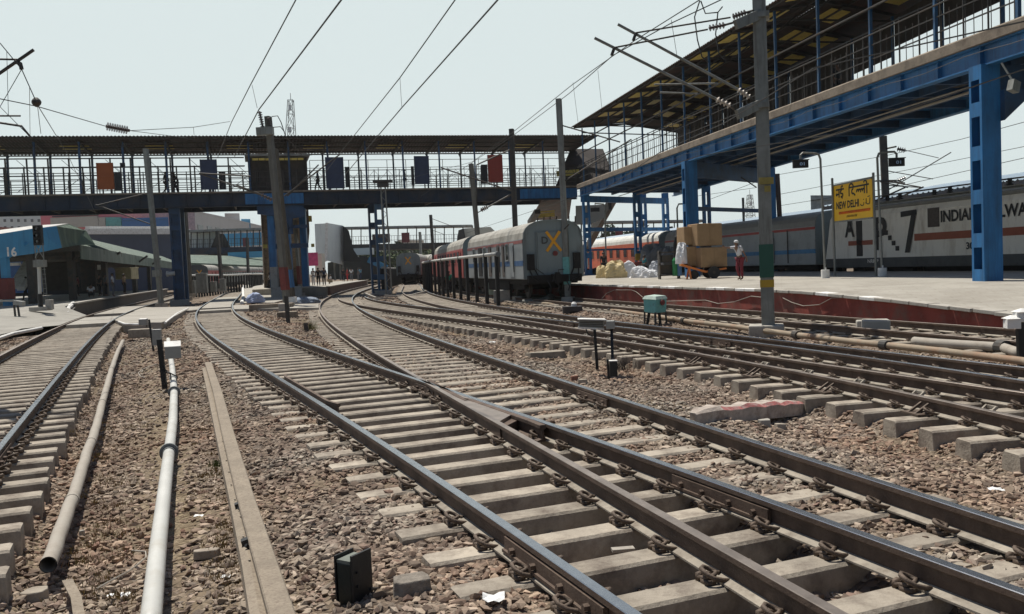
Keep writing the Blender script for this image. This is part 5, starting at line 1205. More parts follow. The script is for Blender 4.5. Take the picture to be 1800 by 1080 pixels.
# cable trough: pair of worn timber / concrete beams
def trough(label, pts, w, h, z, gap=0, parts=None, mat=m_conc2, name='cable_trough'):
    pass
bt = thing('cable_trough', 'pair of weathered plank beams lying side by side right of the white pipe', 'trough', gpt(480, 1075))
m_plank = M('weathered_plank', (.27, .225, .17), .9, var=.18, sc=4, bump=.5, bsc=35, dirt=(.17, .13, .10), damt=.5, dsc=7, streak=6)
rp = [G(x, y, -.17) for x, y in [(512, 1140), (472, 1010), (432, 880), (402, 770), (382, 690), (366, 640)]]; lp = [G(x, y, -.235) for x, y in [(462, 1120), (440, 1000), (414, 880), (388, 770), (372, 700), (360, 650)]]
m = MB(); m.sweep(rp, [(-.065, -.075), (.065, -.075), (.068, .03), (.06, .04), (-.06, .04), (-.068, .03)]); m.build('beam', m_plank, bt)
m = MB(); m.sweep(lp, [(-.055, -.06), (.055, -.06), (.05, .035), (.0, .05), (-.05, .035)]); m.build('beam', m_plank, bt)
for (x, y) in ((423, 888), (436, 952), (384, 702)):
    c = G(x, y, -.17); m = MB(); m.box(c, (.085, .07, .05), rz=.3, ry=-.25); m.tube([c+V3((.02, -.03, -.03)), c+V3((.05, -.09, -.02)), c+V3((.02, -.12, .01))], .014, 6); m.build('iron_strap', m_black, bt)
for i in range(9):
    c = lp[1].lerp(lp[3], i/9)+V3((random.uniform(-.01, .01), 0, .052)); m = MB(); m.cyl(c, .008, .008, 8); m.build('bolt', m_foot, bt)
m = MB(); c = G(437, 730, -.28); m.tube([G(423, 762, -.30), G(437, 745, -.27), G(452, 740, -.28), G(470, 728, -.30)], .007, 5); one('stick', m, m_black, 'dark bent twig of wire lying across the stones right of the plank beams', 'wire')
# black relay box in front
c = GG(622, 1052); bb = thing('signal_box', 'small dark iron box with flat grey lid standing in the foreground stones', 'box', c, rotz=-.55)
m = MB(); m.box((0, 0, .10), (.105, .15, .26)); m.build('case', M('green_black_iron', (.020, .027, .024), .5, .2, var=.3, sc=8, bump=.2, dirt=(.05, .05, .045), damt=.3), bb, local=True, bevel=.006)
m = MB(); m.box((-.003, 0, .238), (.10, .145, .02)); m.build('lid', M('grey_lid', (.17, .19, .165), .75, var=.2, sc=12, dirt=(.1, .1, .08)), bb, local=True)
m = MB(); m.box((.07, .0, .13), (.016, .165, .31)); m.box((-.062, .0, .13), (.010, .16, .28)); 
for z in (.02, .1, .18): m.tube([(.078, -.05, z), (.09, -.05, z)], .008, 6)
m.build('side_plate', m_black, bb, local=True)
m = MB(); m.tube([c+V3((.1, 0, .05)), G(665, 1035, -.26), G(700, 1040, -.27)], .009, 6); one('cable', m, m_black, 'short black cable leaving the small dark iron box', 'cable')
m_lump = M('rough_lump', (.24, .21, .175), .95, var=.3, sc=9, bump=.9, bsc=30, dirt=(.12, .1, .08), damt=.5, dsc=12)
# lumps of broken concrete
def lump(name, px, py, dims, mat, label, cat, rz=0, seed=1, z=ZG, tilt=0, group=None):
    r_ = random.Random(seed); c = GG(px, py, .02); x, y, h = dims; n = 7; bot = []; top = []
    for i in range(n):
        a = 2*pi*i/n; rx = 1+r_.uniform(-.22, .15); bx = math.copysign(abs(math.cos(a))**.6, math.cos(a))*x/2*rx; by = math.copysign(abs(math.sin(a))**.6, math.sin(a))*y/2*rx
        bot.append(V3((bx, by, -h*.4))); top.append(V3((bx*.92, by*.9, h*(.62+r_.uniform(-.08, .08))+bx*tilt)))
    R = Matrix.Rotation(rz, 3, 'Z'); m = MB(); vs = [c+R@v for v in bot+top]; m.add(vs, [tuple(range(n))[::-1], tuple(range(n, 2*n))]+[(i, (i+1) % n, n+(i+1) % n, n+i) for i in range(n)])
    return one(name, m, mat, label, cat, group, bevel=.008)
lump('concrete_lump', 722, 1035, (.27, .18, .115), m_lump, 'grey broken concrete lump beside the small dark iron box', 'rubble', rz=.3, seed=3)
lump('concrete_lump', 62, 1048, (.17, .13, .07), m_conc, 'flat pale stone slab at the bottom left corner below the open pipe end', 'rubble', rz=.2, seed=5)
lump('concrete_lump', 362, 975, (.20, .10, .06), m_conc, 'thin flat stone between the white pipe and the plank beams', 'rubble', rz=.3, seed=6, z=-.30)
lump('concrete_lump', 145, 940, (.05, .05, .06), m_conc2, 'small cubic stone right of the dusty pipe', 'rubble', rz=.3, seed=8)
lump('concrete_lump', 962, 628, (.95, .38, .20), m_conc, 'low rough stone slab left of the two-legged signal box', 'rubble', rz=.3, seed=9)
lump('concrete_lump', 872, 566, (1.5, .5, .25), m_conc, 'long weathered stone block among the sleeper ends behind the two-legged box', 'rubble', rz=-.2, seed=10, z=-.3)
lump('brick', 1010, 668, (.16, .1, .10), M('brick_red', (.25, .12, .08), .9), 'reddish brick lying near the right foreground rail', 'brick', rz=.5, seed=11); lump('brick', 1025, 674, (.16, .1, .10), m_conc, 'pale brick lying right beside the reddish brick near the rail', 'brick', rz=-.2, seed=12)
# broken red and white kerb slab, with its crumbs
m = MB(); a, b = GG(1218, 732, .10), GG(1408, 714, .10); n = 16; vs = []; rr_ = random.Random(4)
for i in range(n+1):
    p = a.lerp(b, i/n); w0 = .10+rr_.uniform(-.02, .02); t = (b-a).normalized(); nn = V3((-t.y, t.x, 0)); h = .09+rr_.uniform(-.02, .02)
    if i in (0, n): w0 *= .5; h *= .5
    vs += [p-nn*w0-V3((0, 0, .1)), p-nn*w0*1.05+V3((0, 0, h*.6)), p-nn*w0*.6+V3((0, 0, h)), p+nn*w0+V3((0, 0, h)), p+nn*w0-V3((0, 0, .1))]
m.add(vs, [(i*5+j, (i+1)*5+j, (i+1)*5+(j+1) % 5, i*5+(j+1) % 5)[::-1] for i in range(n) for j in range(5)]+[tuple(range(5)), tuple(range(n*5, n*5+5))[::-1]])
m.m = [1 if (j == 1 and i > 2) else 0 for i in range(n) for j in range(5)]+[0, 0]
one('kerb_stone', m, [M('broken_slab', (.42, .36, .31), .9, var=.25, sc=8, bump=.6, bsc=30, dirt=(.2, .15, .12), damt=.4, dsc=9), M('red_worn', (.40, .13, .12), .9, var=.4, sc=12, bump=.5, dirt=(.4, .33, .3), damt=.5, dsc=14)], 'broken white kerb slab with a worn red painted edge between the rails', 'kerb stone')
lump('concrete_lump', 1345, 748, (.17, .12, .11), m_conc2, 'small pale concrete lump below the red-edged slab', 'rubble', rz=.2, seed=14); lump('concrete_lump', 1372, 752, (.12, .12, .08), m_conc, 'brown rough stone right of the small concrete lump', 'rubble', rz=.2, seed=15)
# posts with white boxes (left)
def post_box(label, base, z, top, w, box, bsz, bz=None, ps=m_black, rz=0, slant=0, cat='signal box', matb=None, group=None):
    b = G(base[0], base[1], z); t = P3(top[0], top[1], b.y); r = thing('junction_box', label, cat, b, group); m = MB(); m.beam(b, t, w, w*.6); m.build('post', ps, r)
    c = P3(box[0], box[1], b.y-.05); m = MB(); x, y, h = bsz; hexb = [V3((-x/2, -y/2, -h/2)), V3((x/2, -y/2, -h/2)), V3((x/2, y/2, -h/2)), V3((-x/2, y/2, -h/2))]; hext = [V3((-x/2, -y/2, h/2)), V3((x/2, -y/2, h/2)), V3((x/2, y/2, h/2+slant)), V3((-x/2, y/2, h/2+slant))]
    R = Matrix.Rotation(rz, 3, 'Z'); m.hexa([c+R@v for v in hexb], [c+R@v for v in hext]); m.build('box', matb or m_bxgrey, r, bevel=.006)
    m = MB(); m.hexa([c+R@(v*1.03) for v in hext], [c+R@(v*1.03)+V3((0, 0, .015)) for v in hext]); m.build('lid', m_white, r); return r, b, c
m_bxgrey = M('box_grey', (.30, .30, .28), .6, var=.1, sc=6, dirt=(.2, .19, .17), damt=.3)
r_, b, c = post_box('front white-lidded box tied to a thick dark post beside the white pipe', (290, 684), ZG, (280, 597), .085, (304, 620), (.27, .2, .20), slant=.08, rz=.35)
m = MB(); m.tube([b+V3((-.02, -.05, .33)), b+V3((.12, -.08, .30)), b+V3((.2, .1, .2)), b+V3((.1, .2, .02))], .012, 6); m.tube([b+V3((.0, -.05, .4)), b+V3((.14, -.06, .27)), b+V3((.12, .0, .12))], .012, 6); m.build('cable', m_black, r_)
post_box('middle narrow white-lidded box on a slim dark post beside the white pipe', (270, 618), ZG, (262, 562), .05, (276, 594), (.22, .16, .42), slant=.0, rz=.1)
post_box('rear small grey box on a stub before the crossing slab', (258, 575), -.1, (256, 560), .03, (252, 567), (.28, .2, .22), slant=.02)
m = MB(); c = G(248, 592, -.3); m.box(c+V3((0, 0, .12)), (.75, .5, .3), rz=.2); one('concrete_block', m, m_conc, 'dark concrete block under the rear small grey box', 'block', bevel=.02)
# thin hose loop on the soil
m = MB(); m.tube([G(x, y, -.28) for x, y in [(276, 640), (262, 645), (250, 650), (243, 656), (247, 662), (256, 664)]], .010, 6); one('cable', m, m_pipeb, 'pale loop of hose on the soil left of the dark post', 'cable')
m = MB(); m.tube([G(x, y, -.29) for x, y in [(232, 968), (256, 970), (257, 980), (245, 990), (225, 1005), (200, 1018), (170, 1035)]], .006, 5); one('cable', m, m_pipeb, 'thin brown root-like wire curving between the two pipes', 'cable')
m = MB(); a, b = G(118, 1020, -.28), G(140, 1090, -.28); m.sweep([a, a.lerp(b, .5)+V3((.02, 0, .01)), b], [(-.03, -.01), (.03, -.01), (.03, .004), (-.03, .004)]); one('plastic_strip', m, m_plank, 'grey flat strip poking out of the soil below the open pipe end', 'strip')
# two-legged location box (centre)
c = G(1058, 660, -.38); lx = thing('junction_box', 'grey-white box with louvred case on two dark posts among the centre stones', 'signal box', c); Yb = c.y
m = MB(); m.hexa([P3(1016, 575, Yb), P3(1061, 577, Yb), P3(1061, 575, Yb+.25), P3(1018, 573, Yb+.25)], [P3(1018, 562, Yb), P3(1062, 563, Yb), P3(1064, 561, Yb+.25), P3(1020, 559, Yb+.25)]); m.build('case', m_bxgrey, lx)
m = MB()
for i in range(4): m.beam(P3(1019, 564+i*3, Yb-.012), P3(1060, 565+i*3, Yb-.012), .012)
m.build('louvre', m_steeld, lx)
m = MB(); m.beam(P3(1016, 561, Yb+.05), P3(1064, 562, Yb+.05), .3, .02); m.beam(P3(1016, 576, Yb-.01), P3(1062, 579, Yb-.01), .03); m.build('lid', m_white, lx)
m = MB(); m.box(P3(1073, 571, Yb), (.14, .2, .14), rz=-.2); m.build('end_box', m_bxgrey, lx, bevel=.006)
for xx, yb_, t_ in ((1048, 635, 1045), (1078, 668, 1075)):
    m = MB(); m.beam(P3(t_, 578, Yb), G(xx, yb_, -.4) if xx > 1060 else P3(xx+2, 650, Yb), .05, .04); m.build('post', m_black, lx)
m = MB(); m.tube([P3(1030, 578, Yb), P3(1033, 587, Yb), P3(1042, 592, Yb)], .012, 6); m.build('cable', m_black, lx)
c2 = G(1076, 676, -.38); m = MB(); m.beam(c2+V3((-.05, 0, 0)), c2+V3((-.06, 0, .42)), .035, .02); m.build('bracket', m_black, lx); m = MB(); m.box(c2+V3((.03, 0, .26)), (.12, .12, .24)); m.build('small_case', m_black, lx); m = MB(); m.box(c2+V3((.03, 0, .39)), (.13, .13, .015)); m.build('small_lid', m_white, lx)
# teal cabinet
Yt = G(1155, 568, -.25).y; tl_ = thing('trackside_cabinet', 'teal iron cabinet with sloping pale lid on thin legs before the brick wall', 'cabinet', G(1155, 568, -.25))
q0 = [P3(1132, 549, Yt), P3(1152, 551, Yt-.35), P3(1171, 549, Yt), P3(1151, 547, Yt+.35)]; q1 = [P3(1131, 526, Yt), P3(1153, 527, Yt-.35), P3(1172, 525, Yt), P3(1150, 523, Yt+.35)]
m = MB(); m.hexa(q0, q1); m.build('case', m_teal, tl_, bevel=.01)
m = MB(); cc = sum(q1, V3((0, 0, 0)))/4; q2 = [cc+(v-cc)*1.1 for v in q1]; q3 = [cc+(v-cc)*.9+V3((0, 0, .09)) for v in q1]; m.hexa(q2, q3); m.build('lid', m_tealtop, tl_)
for k_, v in enumerate(q0):
    m = MB(); m.beam(v.lerp(cc, .06), V3((v.x, v.y, -.3)), .05); m.build('leg', m_steeld, tl_)
for dx in (-.18, .1): m = MB(); m.tube([V3((cc.x+dx, cc.y, q0[0].z+.03)), V3((cc.x+dx*1.4, cc.y+.05, -.3))], .045, 8); m.build('cable_duct', m_black, tl_)
m = MB(); c = (q0[1]+q0[2]+q1[1]+q1[2])/4+V3((.03, -.03, .10)); m.tube([c, c+V3((.02, -.03, 0))], .085, 12); m.build('red_disc', m_redp, tl_)
# point machine
Yp = G(1010, 548, -.25).y; pm = thing('point_machine', 'low black point machine with a white domed lamp between the tracks', 'point machine', G(1008, 550, -.25))
m = MB(); m.box(P3(1006, 545, Yp), (.75, .5, .28)); m.build('case', M('pm_grey', (.05, .045, .045), .6, .2), pm, bevel=.01); m = MB(); m.box(P3(1022, 549, Yp-.1), (.9, .3, .1)); m.build('base', m_black, pm)
m = MB(); m.tube([P3(1009, 539, Yp), P3(1009, 534, Yp), P3(1009, 531, Yp)], [.11, .11, .05], 12); m.build('lamp', m_white, pm)
# rusty pipes along the platform track
def long_pipe(label, pts, r, mat, cols=(), z=-.2, cat='pipe'):
    p = thing('water_pipe', label, cat, pts[0]); fine = []
    for a, b in zip(pts[:-1], pts[1:]):
        for i in range(5): fine.append(a.lerp(b, i/5))
    fine.append(pts[-1]); m = MB(); m.tube(fine, r, 10); m.build('pipe', mat, p, smooth=True)
    for k_ in cols:
        c = fine[k_]; t = (fine[min(k_+1, len(fine)-1)]-fine[k_-1]).normalized(); m = MB(); m.tube([c-t*.09, c+t*.09], r*1.5, 12); m.build('collar', m_steeld, p)
    return p
long_pipe('rusty cream water pipe running along between the shiny rails and the brick wall', [G(x, y, -.15) for x, y in [(1850, 646), (1798, 635), (1650, 617), (1500, 601), (1400, 589), (1280, 573), (1217, 566), (1150, 556), (1073, 545), (1000, 537), (920, 531)]], .062, m_pipeo, (3, 13, 20, 31, 40))
long_pipe('second shorter pale pipe behind the rusty cream one at the right', [G(x, y, -.12) for x, y in [(1795, 622), (1762, 611), (1650, 604), (1607, 600)]], .085, m_pipeb, (5,))
for (x, y, d, lb) in ((1540, 592, (.55, .5, .45), 'concrete block between the two pipes at the right'), (1522, 586, (.4, .35, .3), 'smaller concrete block left of the one between the pipes')):
    m = MB(); m.box(G(x, y, -.25)+V3((0, 0, .15)), d, rz=-.3); one('concrete_block', m, m_conc2, lb, 'block', bevel=.03)
# white boxes with dark post at the right edge
b = G(1796, 645, -.3); r_ = thing('junction_box', 'pale boxes on a thick black post at the right edge of the view', 'signal box', b); m = MB(); m.beam(b, P3(1792, 560, b.y), .10, .08); m.build('post', m_black, r_)
for (x, y, s_) in ((1779, 569, .20), (1797, 557, .22)):
    c = P3(x, y, b.y); m = MB(); m.box(c, (s_, .2, .16), rz=-.2); m.build('box', m_white, r_, bevel=.01); m = MB(); m.hexa([c+V3((-s_*.55, -.12, .08)), c+V3((s_*.55, -.12, .08)), c+V3((s_*.55, .12, .08)), c+V3((-s_*.55, .12, .08))], [c+V3((-.02, -.02, .13)), c+V3((.02, -.02, .13)), c+V3((.02, .02, .13)), c+V3((-.02, .02, .13))]); m.build('lid', m_white, r_)
# litter
lit = [(350, 912, .03, 'white crumpled scrap just right of the white pipe'), (219, 1052, .028, 'white paper scrap left of the white pipe near the bottom'), (196, 1052, .022, 'torn white scrap beside the larger one left of the white pipe'), (397, 1020, .022, 'small white scrap at the bottom left of the plank beams'), (868, 1060, .05, 'crumpled white plastic wrapper on the front sleeper end'), (1750, 866, .045, 'shiny white bottle scrap among the stones at far right'), (866, 604, .07, 'white scrap on the stones beyond the crossing'), (283, 628, .03, 'white scrap right of the front boxed post'), (444, 1066, .02, 'red scrap at the foot of the plank beams')]
for x, y, s_, lb in lit:
    c = GG(x, y, .01) if x != 868 else G(x, y, -.17); m = MB(); n = 5; vs = []
    for i in range(n):
        for j in range(n): vs.append(c+V3(((i-2)*s_*.6, (j-2)*s_*.5, .02+random.uniform(0, s_*.5))))
    m.add(vs, [(i*n+j, (i+1)*n+j, (i+1)*n+j+1, i*n+j+1) for i in range(n-1) for j in range(n-1)]); one('litter', m, m_redp if 'red' in lb else m_litter, lb, 'litter')
m = MB(); m.box(G(1095, 966, -.27), (.15, .06, .02), rz=.1); one('tile', m, m_conc2, 'pale flat tile lying between the front sleepers', 'tile')
# dry grass tufts in the soil strip and weeds
m = MB(); rg = random.Random(5)
def tuft(px, py, n=40, h=.12, spread=.16, z=-.31):
    c = G(px, py, z)
    for i in range(n):
        a = rg.uniform(0, 2*pi); d = rg.uniform(0, spread); b = c+V3((math.cos(a)*d, math.sin(a)*d, 0)); hh = h*rg.uniform(.4, 1); t = b+V3((rg.uniform(-.5, .5)*hh, rg.uniform(-.5, .5)*hh, hh)); w_ = .003
        m.add([b-V3((w_, 0, 0)), b+V3((w_, 0, 0)), b.lerp(t, .6)+V3((w_*.6, 0, 0)), t, b.lerp(t, .6)-V3((w_*.6, 0, 0))], [(0, 1, 2, 3, 4)])
for i in range(150):
    y = rg.uniform(0, 1)**1.6*420+640; x0 = 300-(y-600)*.05; x = rg.choice([rg.gauss(355+(y-600)*.12, 18), rg.gauss(190-(y-600)*.02, 30)]); tuft(x, y, 26, rg.uniform(.02, .06), rg.uniform(.08, .22))
o = m.build('dry_grass', rnd_mat('dry_grass_blades', [(.20, .13, .05), (.30, .22, .09), (.15, .13, .05), (.24, .12, .05)], .9)); o['kind'] = 'stuff'
def weed(label, px, py, h, n, cols, z=-.28, sp=.15):
    global m
    m = MB(); tuft(px, py, n, h, sp, z); return one('weed', m, rnd_mat('weed_'+str(px), cols, .8), label, 'weed')
weed('small green-yellow weed clump beside the brick debris between the two curving tracks', 544, 585, .55, 160, [(.16, .16, .04), (.24, .22, .07)], sp=.28)
weed('dry dark brushwood tangle behind the two-legged signal box', 1095, 650, .30, 120, [(.05, .04, .035), (.1, .08, .06)], sp=.3)
weed('low green weed left of the plank beams', 380, 820, .10, 60, [(.07, .09, .03), (.1, .12, .04)], sp=.08)
# masonry debris round the mast foot between tracks A and B
for (x, y, d, lb, mt) in ((478, 549, (2.2, .9, .45), 'long rough brick plinth at the foot of the thick mast', m_slab), (506, 562, (.8, .7, .35), 'square block below the leaning masts', m_slab), (500, 551, (.5, .5, .5), 'pale concrete stub at the base of the thick mast', m_conc2), (530, 560, (2.0, .4, .12), 'flat slab lying right of the leaning masts', m_slab)):
    m = MB(); m.box(G(x, y, -.3)+V3((0, 0, d[2]/2)), d, rz=.1); one('masonry_block', m, mt, lb, 'block', bevel=.03)
m = MB(); b = G(507, 572, -.3); m.beam(b, P3(503, 520, b.y), .14, .12); one('post', m, m_steeld, 'short dark rusty post in the debris below the leaning masts', 'post')
m = MB(); m.beam(G(540, 588, -.3), P3(537, 568, G(540, 588, -.3).y), .12); m.beam(G(546, 586, -.3), P3(545, 570, G(546, 586, -.3).y), .08); one('post', m, m_steeld, 'pair of short dark stubs left of the yellow-green weed', 'post')
def bundle(label, px, py, dims, mat, z=-.1, seed=1, name='sack', cat='sack', Y=None, group=None):
    """soft lumpy bag"""
    rr_ = random.Random(seed); c = G(px, py, z) if Y is None else P3(px, py, Y); m = MB(); nu, nv = 26, 14; vs = []
    ph = [rr_.uniform(0, 6) for _ in range(6)]
    for j in range(nv+1):
        v = j/nv; th = v*pi*.5
        for i in range(nu):
            a = 2*pi*i/nu; k = 1+.10*math.sin(3*a+ph[0]+4*v)+.07*math.sin(5*a+ph[1]-5*v)+.06*math.sin(8*a+ph[2]+9*v)+rr_.uniform(-.06, .06)
            rad_ = math.cos(th)**.45 if v < 1 else 0.02; vs.append(c+V3((math.cos(a)*dims[0]/2*rad_*k, math.sin(a)*dims[1]/2*rad_*k, dims[2]*math.sin(th)**.9*(1+.12*math.sin(2*a+ph[3])+.08*math.sin(5*a+ph[4])*(1-v)+rr_.uniform(-.03, .03)))))
    m.add(vs, [(j*nu+i, j*nu+(i+1) % nu, (j+1)*nu+(i+1) % nu, (j+1)*nu+i) for j in range(nv) for i in range(nu)]+[tuple(range(nu))[::-1], tuple(range(nv*nu, nv*nu+nu))])
    return one(name, m, mat, label, cat, group, smooth=False)
bundle('bluish white bundle of rags beside the island ramp', 449, 532, (1.15, .8, .6), M('pale_blue_cloth', (.38, .44, .60), .8, var=.15, sc=5, bump=.5), -.1, 3, 'bundle', 'bundle'); bundle('grey-blue cloth bundle right of the leaning masts', 535, 534, (1.9, .9, .35), M('grey_blue_cloth', (.22, .26, .32), .8, var=.2, sc=5, bump=.5), -.1, 4, 'bundle', 'bundle')
b = G(514, 541, -.2); m = MB(); m.box(P3(513, 527, b.y), (.5, .3, .3)); m.tube([P3(512, 532, b.y), b], .05, 6); one('lamp', m, m_white, 'small white-topped trackside lamp beside the leaning masts', 'lamp')
# heaped scrap round the pale blue column
rg2 = random.Random(8)
for i in range(14):
    x = rg2.uniform(645, 735); y = rg2.uniform(508, 527); c = G(x, y, -.15); a = rg2.uniform(0, pi); d = V3((math.cos(a), math.sin(a), rg2.uniform(-.1, .2)))*rg2.uniform(.5, 1.3); m = MB(); m.beam(c-d, c+d, rg2.uniform(.08, .2), .1); one('scrap_piece', m, m_conc2, 'broken sleeper piece or pipe lying at the foot of the pale blue column', 'scrap', 'scrap round the pale blue column')
#MARK5

# ------------------------------------------------------------------ things on the right platform
ZP = .58
def pp(px, py): return G(px, py, ZP)
m_tape = M('brown_tape', (.31, .20, .10), .45, var=.15)
# trolley with cartons and the porter
tc = pp(1238, 490); Yv = tc.y
tr = thing('luggage_trolley', 'orange two-wheeled luggage barrow loaded with big cartons on the right platform', 'trolley', tc)
q = lambda x, y, dy=0: P3(x, y, Yv+dy)
m = MB()
for dy in (-.55, .55): m.beam(q(1197, 466, dy), q(1240, 478, dy), .09, .10); m.beam(q(1240, 478, dy), q(1277, 472, dy), .08, .08)
m.hexa([q(1198, 468, -.55), q(1240, 480, -.55), q(1240, 480, .55), q(1198, 468, .55)], [q(1198, 466, -.55), q(1240, 477, -.55), q(1240, 477, .55), q(1198, 466, .55)])
m.hexa([q(1240, 480, -.55), q(1276, 473, -.55), q(1276, 473, .55), q(1240, 480, .55)], [q(1240, 477, -.55), q(1276, 470, -.55), q(1276, 470, .55), q(1240, 477, .55)]); m.build('bed', m_trolo, tr)
for dy in (-.5, .5):
    m = MB(); m.beam(q(1211, 469, dy), V3((q(1211, 490).x, Yv+dy, ZP)), .08, .07); m.build('leg', m_trolo, tr)
for px, rr_ in ((1250, .30),):
    for dy in (-.62, .62):
        c = V3((q(px, 480).x, Yv+dy, ZP+rr_)); m = MB(); m.tube([c-V3((0, .04, 0)), c+V3((0, .04, 0))], rr_, 20); w_ = m.build('wheel', m_rubber, tr); m = MB(); m.tube([c-V3((0, .06, 0)), c+V3((0, .06, 0))], .07, 10); m.build('hub', m_steeld, w_)
c = V3((q(1218, 480).x, Yv-.3, ZP+.22)); m = MB(); m.tube([c-V3((0, .04, 0)), c+V3((0, .04, 0))], .22, 18); m.build('wheel', m_rubber, tr)
def carton(x0, x1, y0, y1, dy, depth, label, rz=.0, name='carton', mat=m_card):
    a = q(x0, y1, dy); b = q(x1, y1, dy); t = q(x0, y0, dy); w_ = b.x-a.x; h = t.z-a.z; c = (a+b)/2+V3((0, depth/2, h/2)); m = MB(); R = Matrix.Rotation(rz, 3, 'Z')
    rr_ = random.Random(int(x0)); vs = []
    N_ = 4
    m.box(c, (w_, depth, h), rz=rz)
    o = one(name, m, mat, label, 'carton', 'cartons stacked on the barrow', bevel=.03)
    m = MB(); m.box((0, 0, h*.5), (.05, depth+.010, h+.010), rz=rz); m.build('tape', m_tape, o, local=True)
    return o, c, w_, depth, h
carton(1225, 1277, 435, 470, -.35, 1.0, 'large brown carton at the lower right of the barrow load', rz=.32)
carton(1203, 1222, 434, 468, -.15, .9, 'creased brown carton at the lower left of the barrow load', rz=.32)
carton(1219, 1268, 393, 432, -.3, 1.0, 'big pale-topped carton on top at the right of the stack', rz=.30)
carton(1199, 1216, 399, 431, .0, .9, 'smaller carton on top at the left of the stack', rz=.25)
m = MB(); o_ = q(1232, 445, -.36)
bundle('white bulging sack tied to the left side of the carton stack', 1199, 464, (.55, .6, .95), m_sackw, Y=Yv-.1, seed=6)
# sacks heap
def sk(label, x, y, w, h, mat, seed, dy=0, g='sacks heaped on the right platform'):
    c = pp(x, y); s_ = c.y/CF; return bundle(label, x, y, (w*s_, max(.5, w*s_*.8), h*s_), mat, Y=c.y+dy, seed=seed, group=g)
sk('small cream sack at the left end of the sack heap', 1058, 489, 19, 20, m_sacky, 11); sk('big bulging cream sack in the sack heap', 1083, 489, 36, 28, m_sacky, 12, .2)
sk('white sack leaning on the big cream one', 1106, 488, 30, 27, m_sackw, 13, .4); sk('low crumpled white sack in the middle of the heap', 1125, 488, 36, 18, m_sackw, 14); sk('flat white sack in front of the red crate', 1142, 488, 30, 13, m_sackw, 24, -.2); sk('pointed grey-white sack at the right end of the heap', 1155, 486, 28, 25, M('grey_white_sack', (.44, .46, .50), .7, bump=.5, bsc=9), 15, .2)
sk('large dark grey wrapped bundle behind the heap of sacks', 1150, 484, 52, 52, m_sackg, 16, 3, 'grey bundles behind the sacks'); sk('second dark grey wrapped bundle nearer the cartons', 1180, 484, 36, 48, m_sackg, 17, 3.4, 'grey bundles behind the sacks')
m = MB(); c = P3(1124, 466, pp(1124, 486).y+.8); m.box(c, (.75, .5, .42), rz=.1); one('crate', m, m_redp, 'red plastic crate behind the white sacks', 'crate', bevel=.02)
m = MB(); c = P3(1135, 482, pp(1135, 486).y-.2); m.box(c, (.9, .5, .10), rz=.15); one('foam_board', m, m_sackw, 'flat white foam boards on the low white sack', 'board')
m = MB(); c = P3(1122, 452, pp(1122, 484).y+1.5); m.box(c, (.45, .35, .5)); one('bundle', m, M('ochre_cloth', (.28, .19, .03), .8), 'ochre cloth-covered pile behind the seated person', 'bundle', bevel=.08)
for x, lb, mt in ((1187, 'green gas cylinder in a stand behind the barrow', M('bottle_green', (.02, .20, .07), .4)), (1194, 'blue bucket beside the green cylinder', M('bucket_blue', (.06, .16, .35), .5))):
    c = P3(x, 484, Yv+2); m = MB(); m.tube([V3((c.x, c.y, ZP+.15)), V3((c.x, c.y, ZP+.95)), V3((c.x, c.y, ZP+1.1))], [.14, .14, .05], 12); one('gas_bottle' if x == 1187 else 'bucket', m, mt, lb, 'gas bottle' if x == 1187 else 'bucket')
m = MB(); c = P3(1176, 480, Yv+2.5)
for z in (.2, .8, 1.4): m.box(V3((c.x, c.y, ZP+z)), (1.1, .6, .06))
for sx in (-.5, .5): m.box(V3((c.x+sx, c.y, ZP+.75)), (.06, .6, 1.5))
m.box(V3((c.x, c.y+.1, ZP+.5)), (.9, .4, .5)); m.box(V3((c.x-.1, c.y, ZP+1.05)), (.6, .4, .4)); one('vendor_rack', m, m_steeld, 'dark metal vendor rack behind the barrow', 'rack')
m = MB(); m.tube([P3(1186, 484, Yv+4), P3(1187, 430, Yv+4), P3(1189, 418, Yv+4), P3(1196, 410, Yv+4), P3(1199, 402, Yv+4)], .11, 10); one('vent_pipe', m, m_black, 'bent black pipe rising behind the carton stack', 'pipe')
for i, (x, y, lb) in enumerate(((1048, 484, 'dark wheeled frame left of the cream sacks'), (1300, 478, 'dark bags beside the porter'), (1333, 477, 'pale bundle beyond the porter'))):
    c = pp(x, y); bundle(lb, x, y, (.9, .6, .55), [m_black, m_black, m_sackg][i], Y=c.y+2, seed=20+i, name='bundle', cat='bundle')
# name board
SY = 36.2; nb = thing('station_name_board', 'yellow station name board on two posts on the right platform', 'sign', P3(1500, 487, SY))
pA_, pB_ = P3(1468, 489, 38.5), P3(1540, 487, 35.2); pA_.z = pB_.z = .56
tA_, tB_ = P3(1453, 314, pA_.y), P3(1527, 304, pB_.y)
for a_, b_, mt in ((pA_, tA_, m_steel), (pB_, tB_, m_steel)): m = MB(); m.tube([a_, V3((a_.x-.02, b_.y, b_.z))], .05, 8); m.build('post', mt, nb)
bx0, bx1 = pA_.x-.02, pB_.x-.02; y0, y1 = pA_.y, pB_.y; zt0, zt1 = P3(1455, 329, y0).z, P3(1530, 311, y1).z; zb0 = (P3(1463, 391, y0).z+P3(1534, 383, y1).z)/2; zt0 = (zt0+zt1)/2
ba, bb_ = V3((bx0+.05, y0, 0)), V3((bx1-.05, y1, 0)); ux = (bb_-ba).normalized(); nn = ux.cross(V3((0, 0, 1))); BW = (bb_-ba).length; BH = zt0-zb0
m = MB(); m.beam(ba+V3((0, 0, zb0+BH/2)), bb_+V3((0, 0, zb0+BH/2)), .03, BH); m.build('board', m_signy, nb)
m = MB(); m.beam(ba+V3((0, 0, zt0)), bb_+V3((0, 0, zt0)), .08, .07); m.beam(ba+V3((0, 0, zb0)), bb_+V3((0, 0, zb0)), .06, .06); m.build('frame', m_steel, nb)
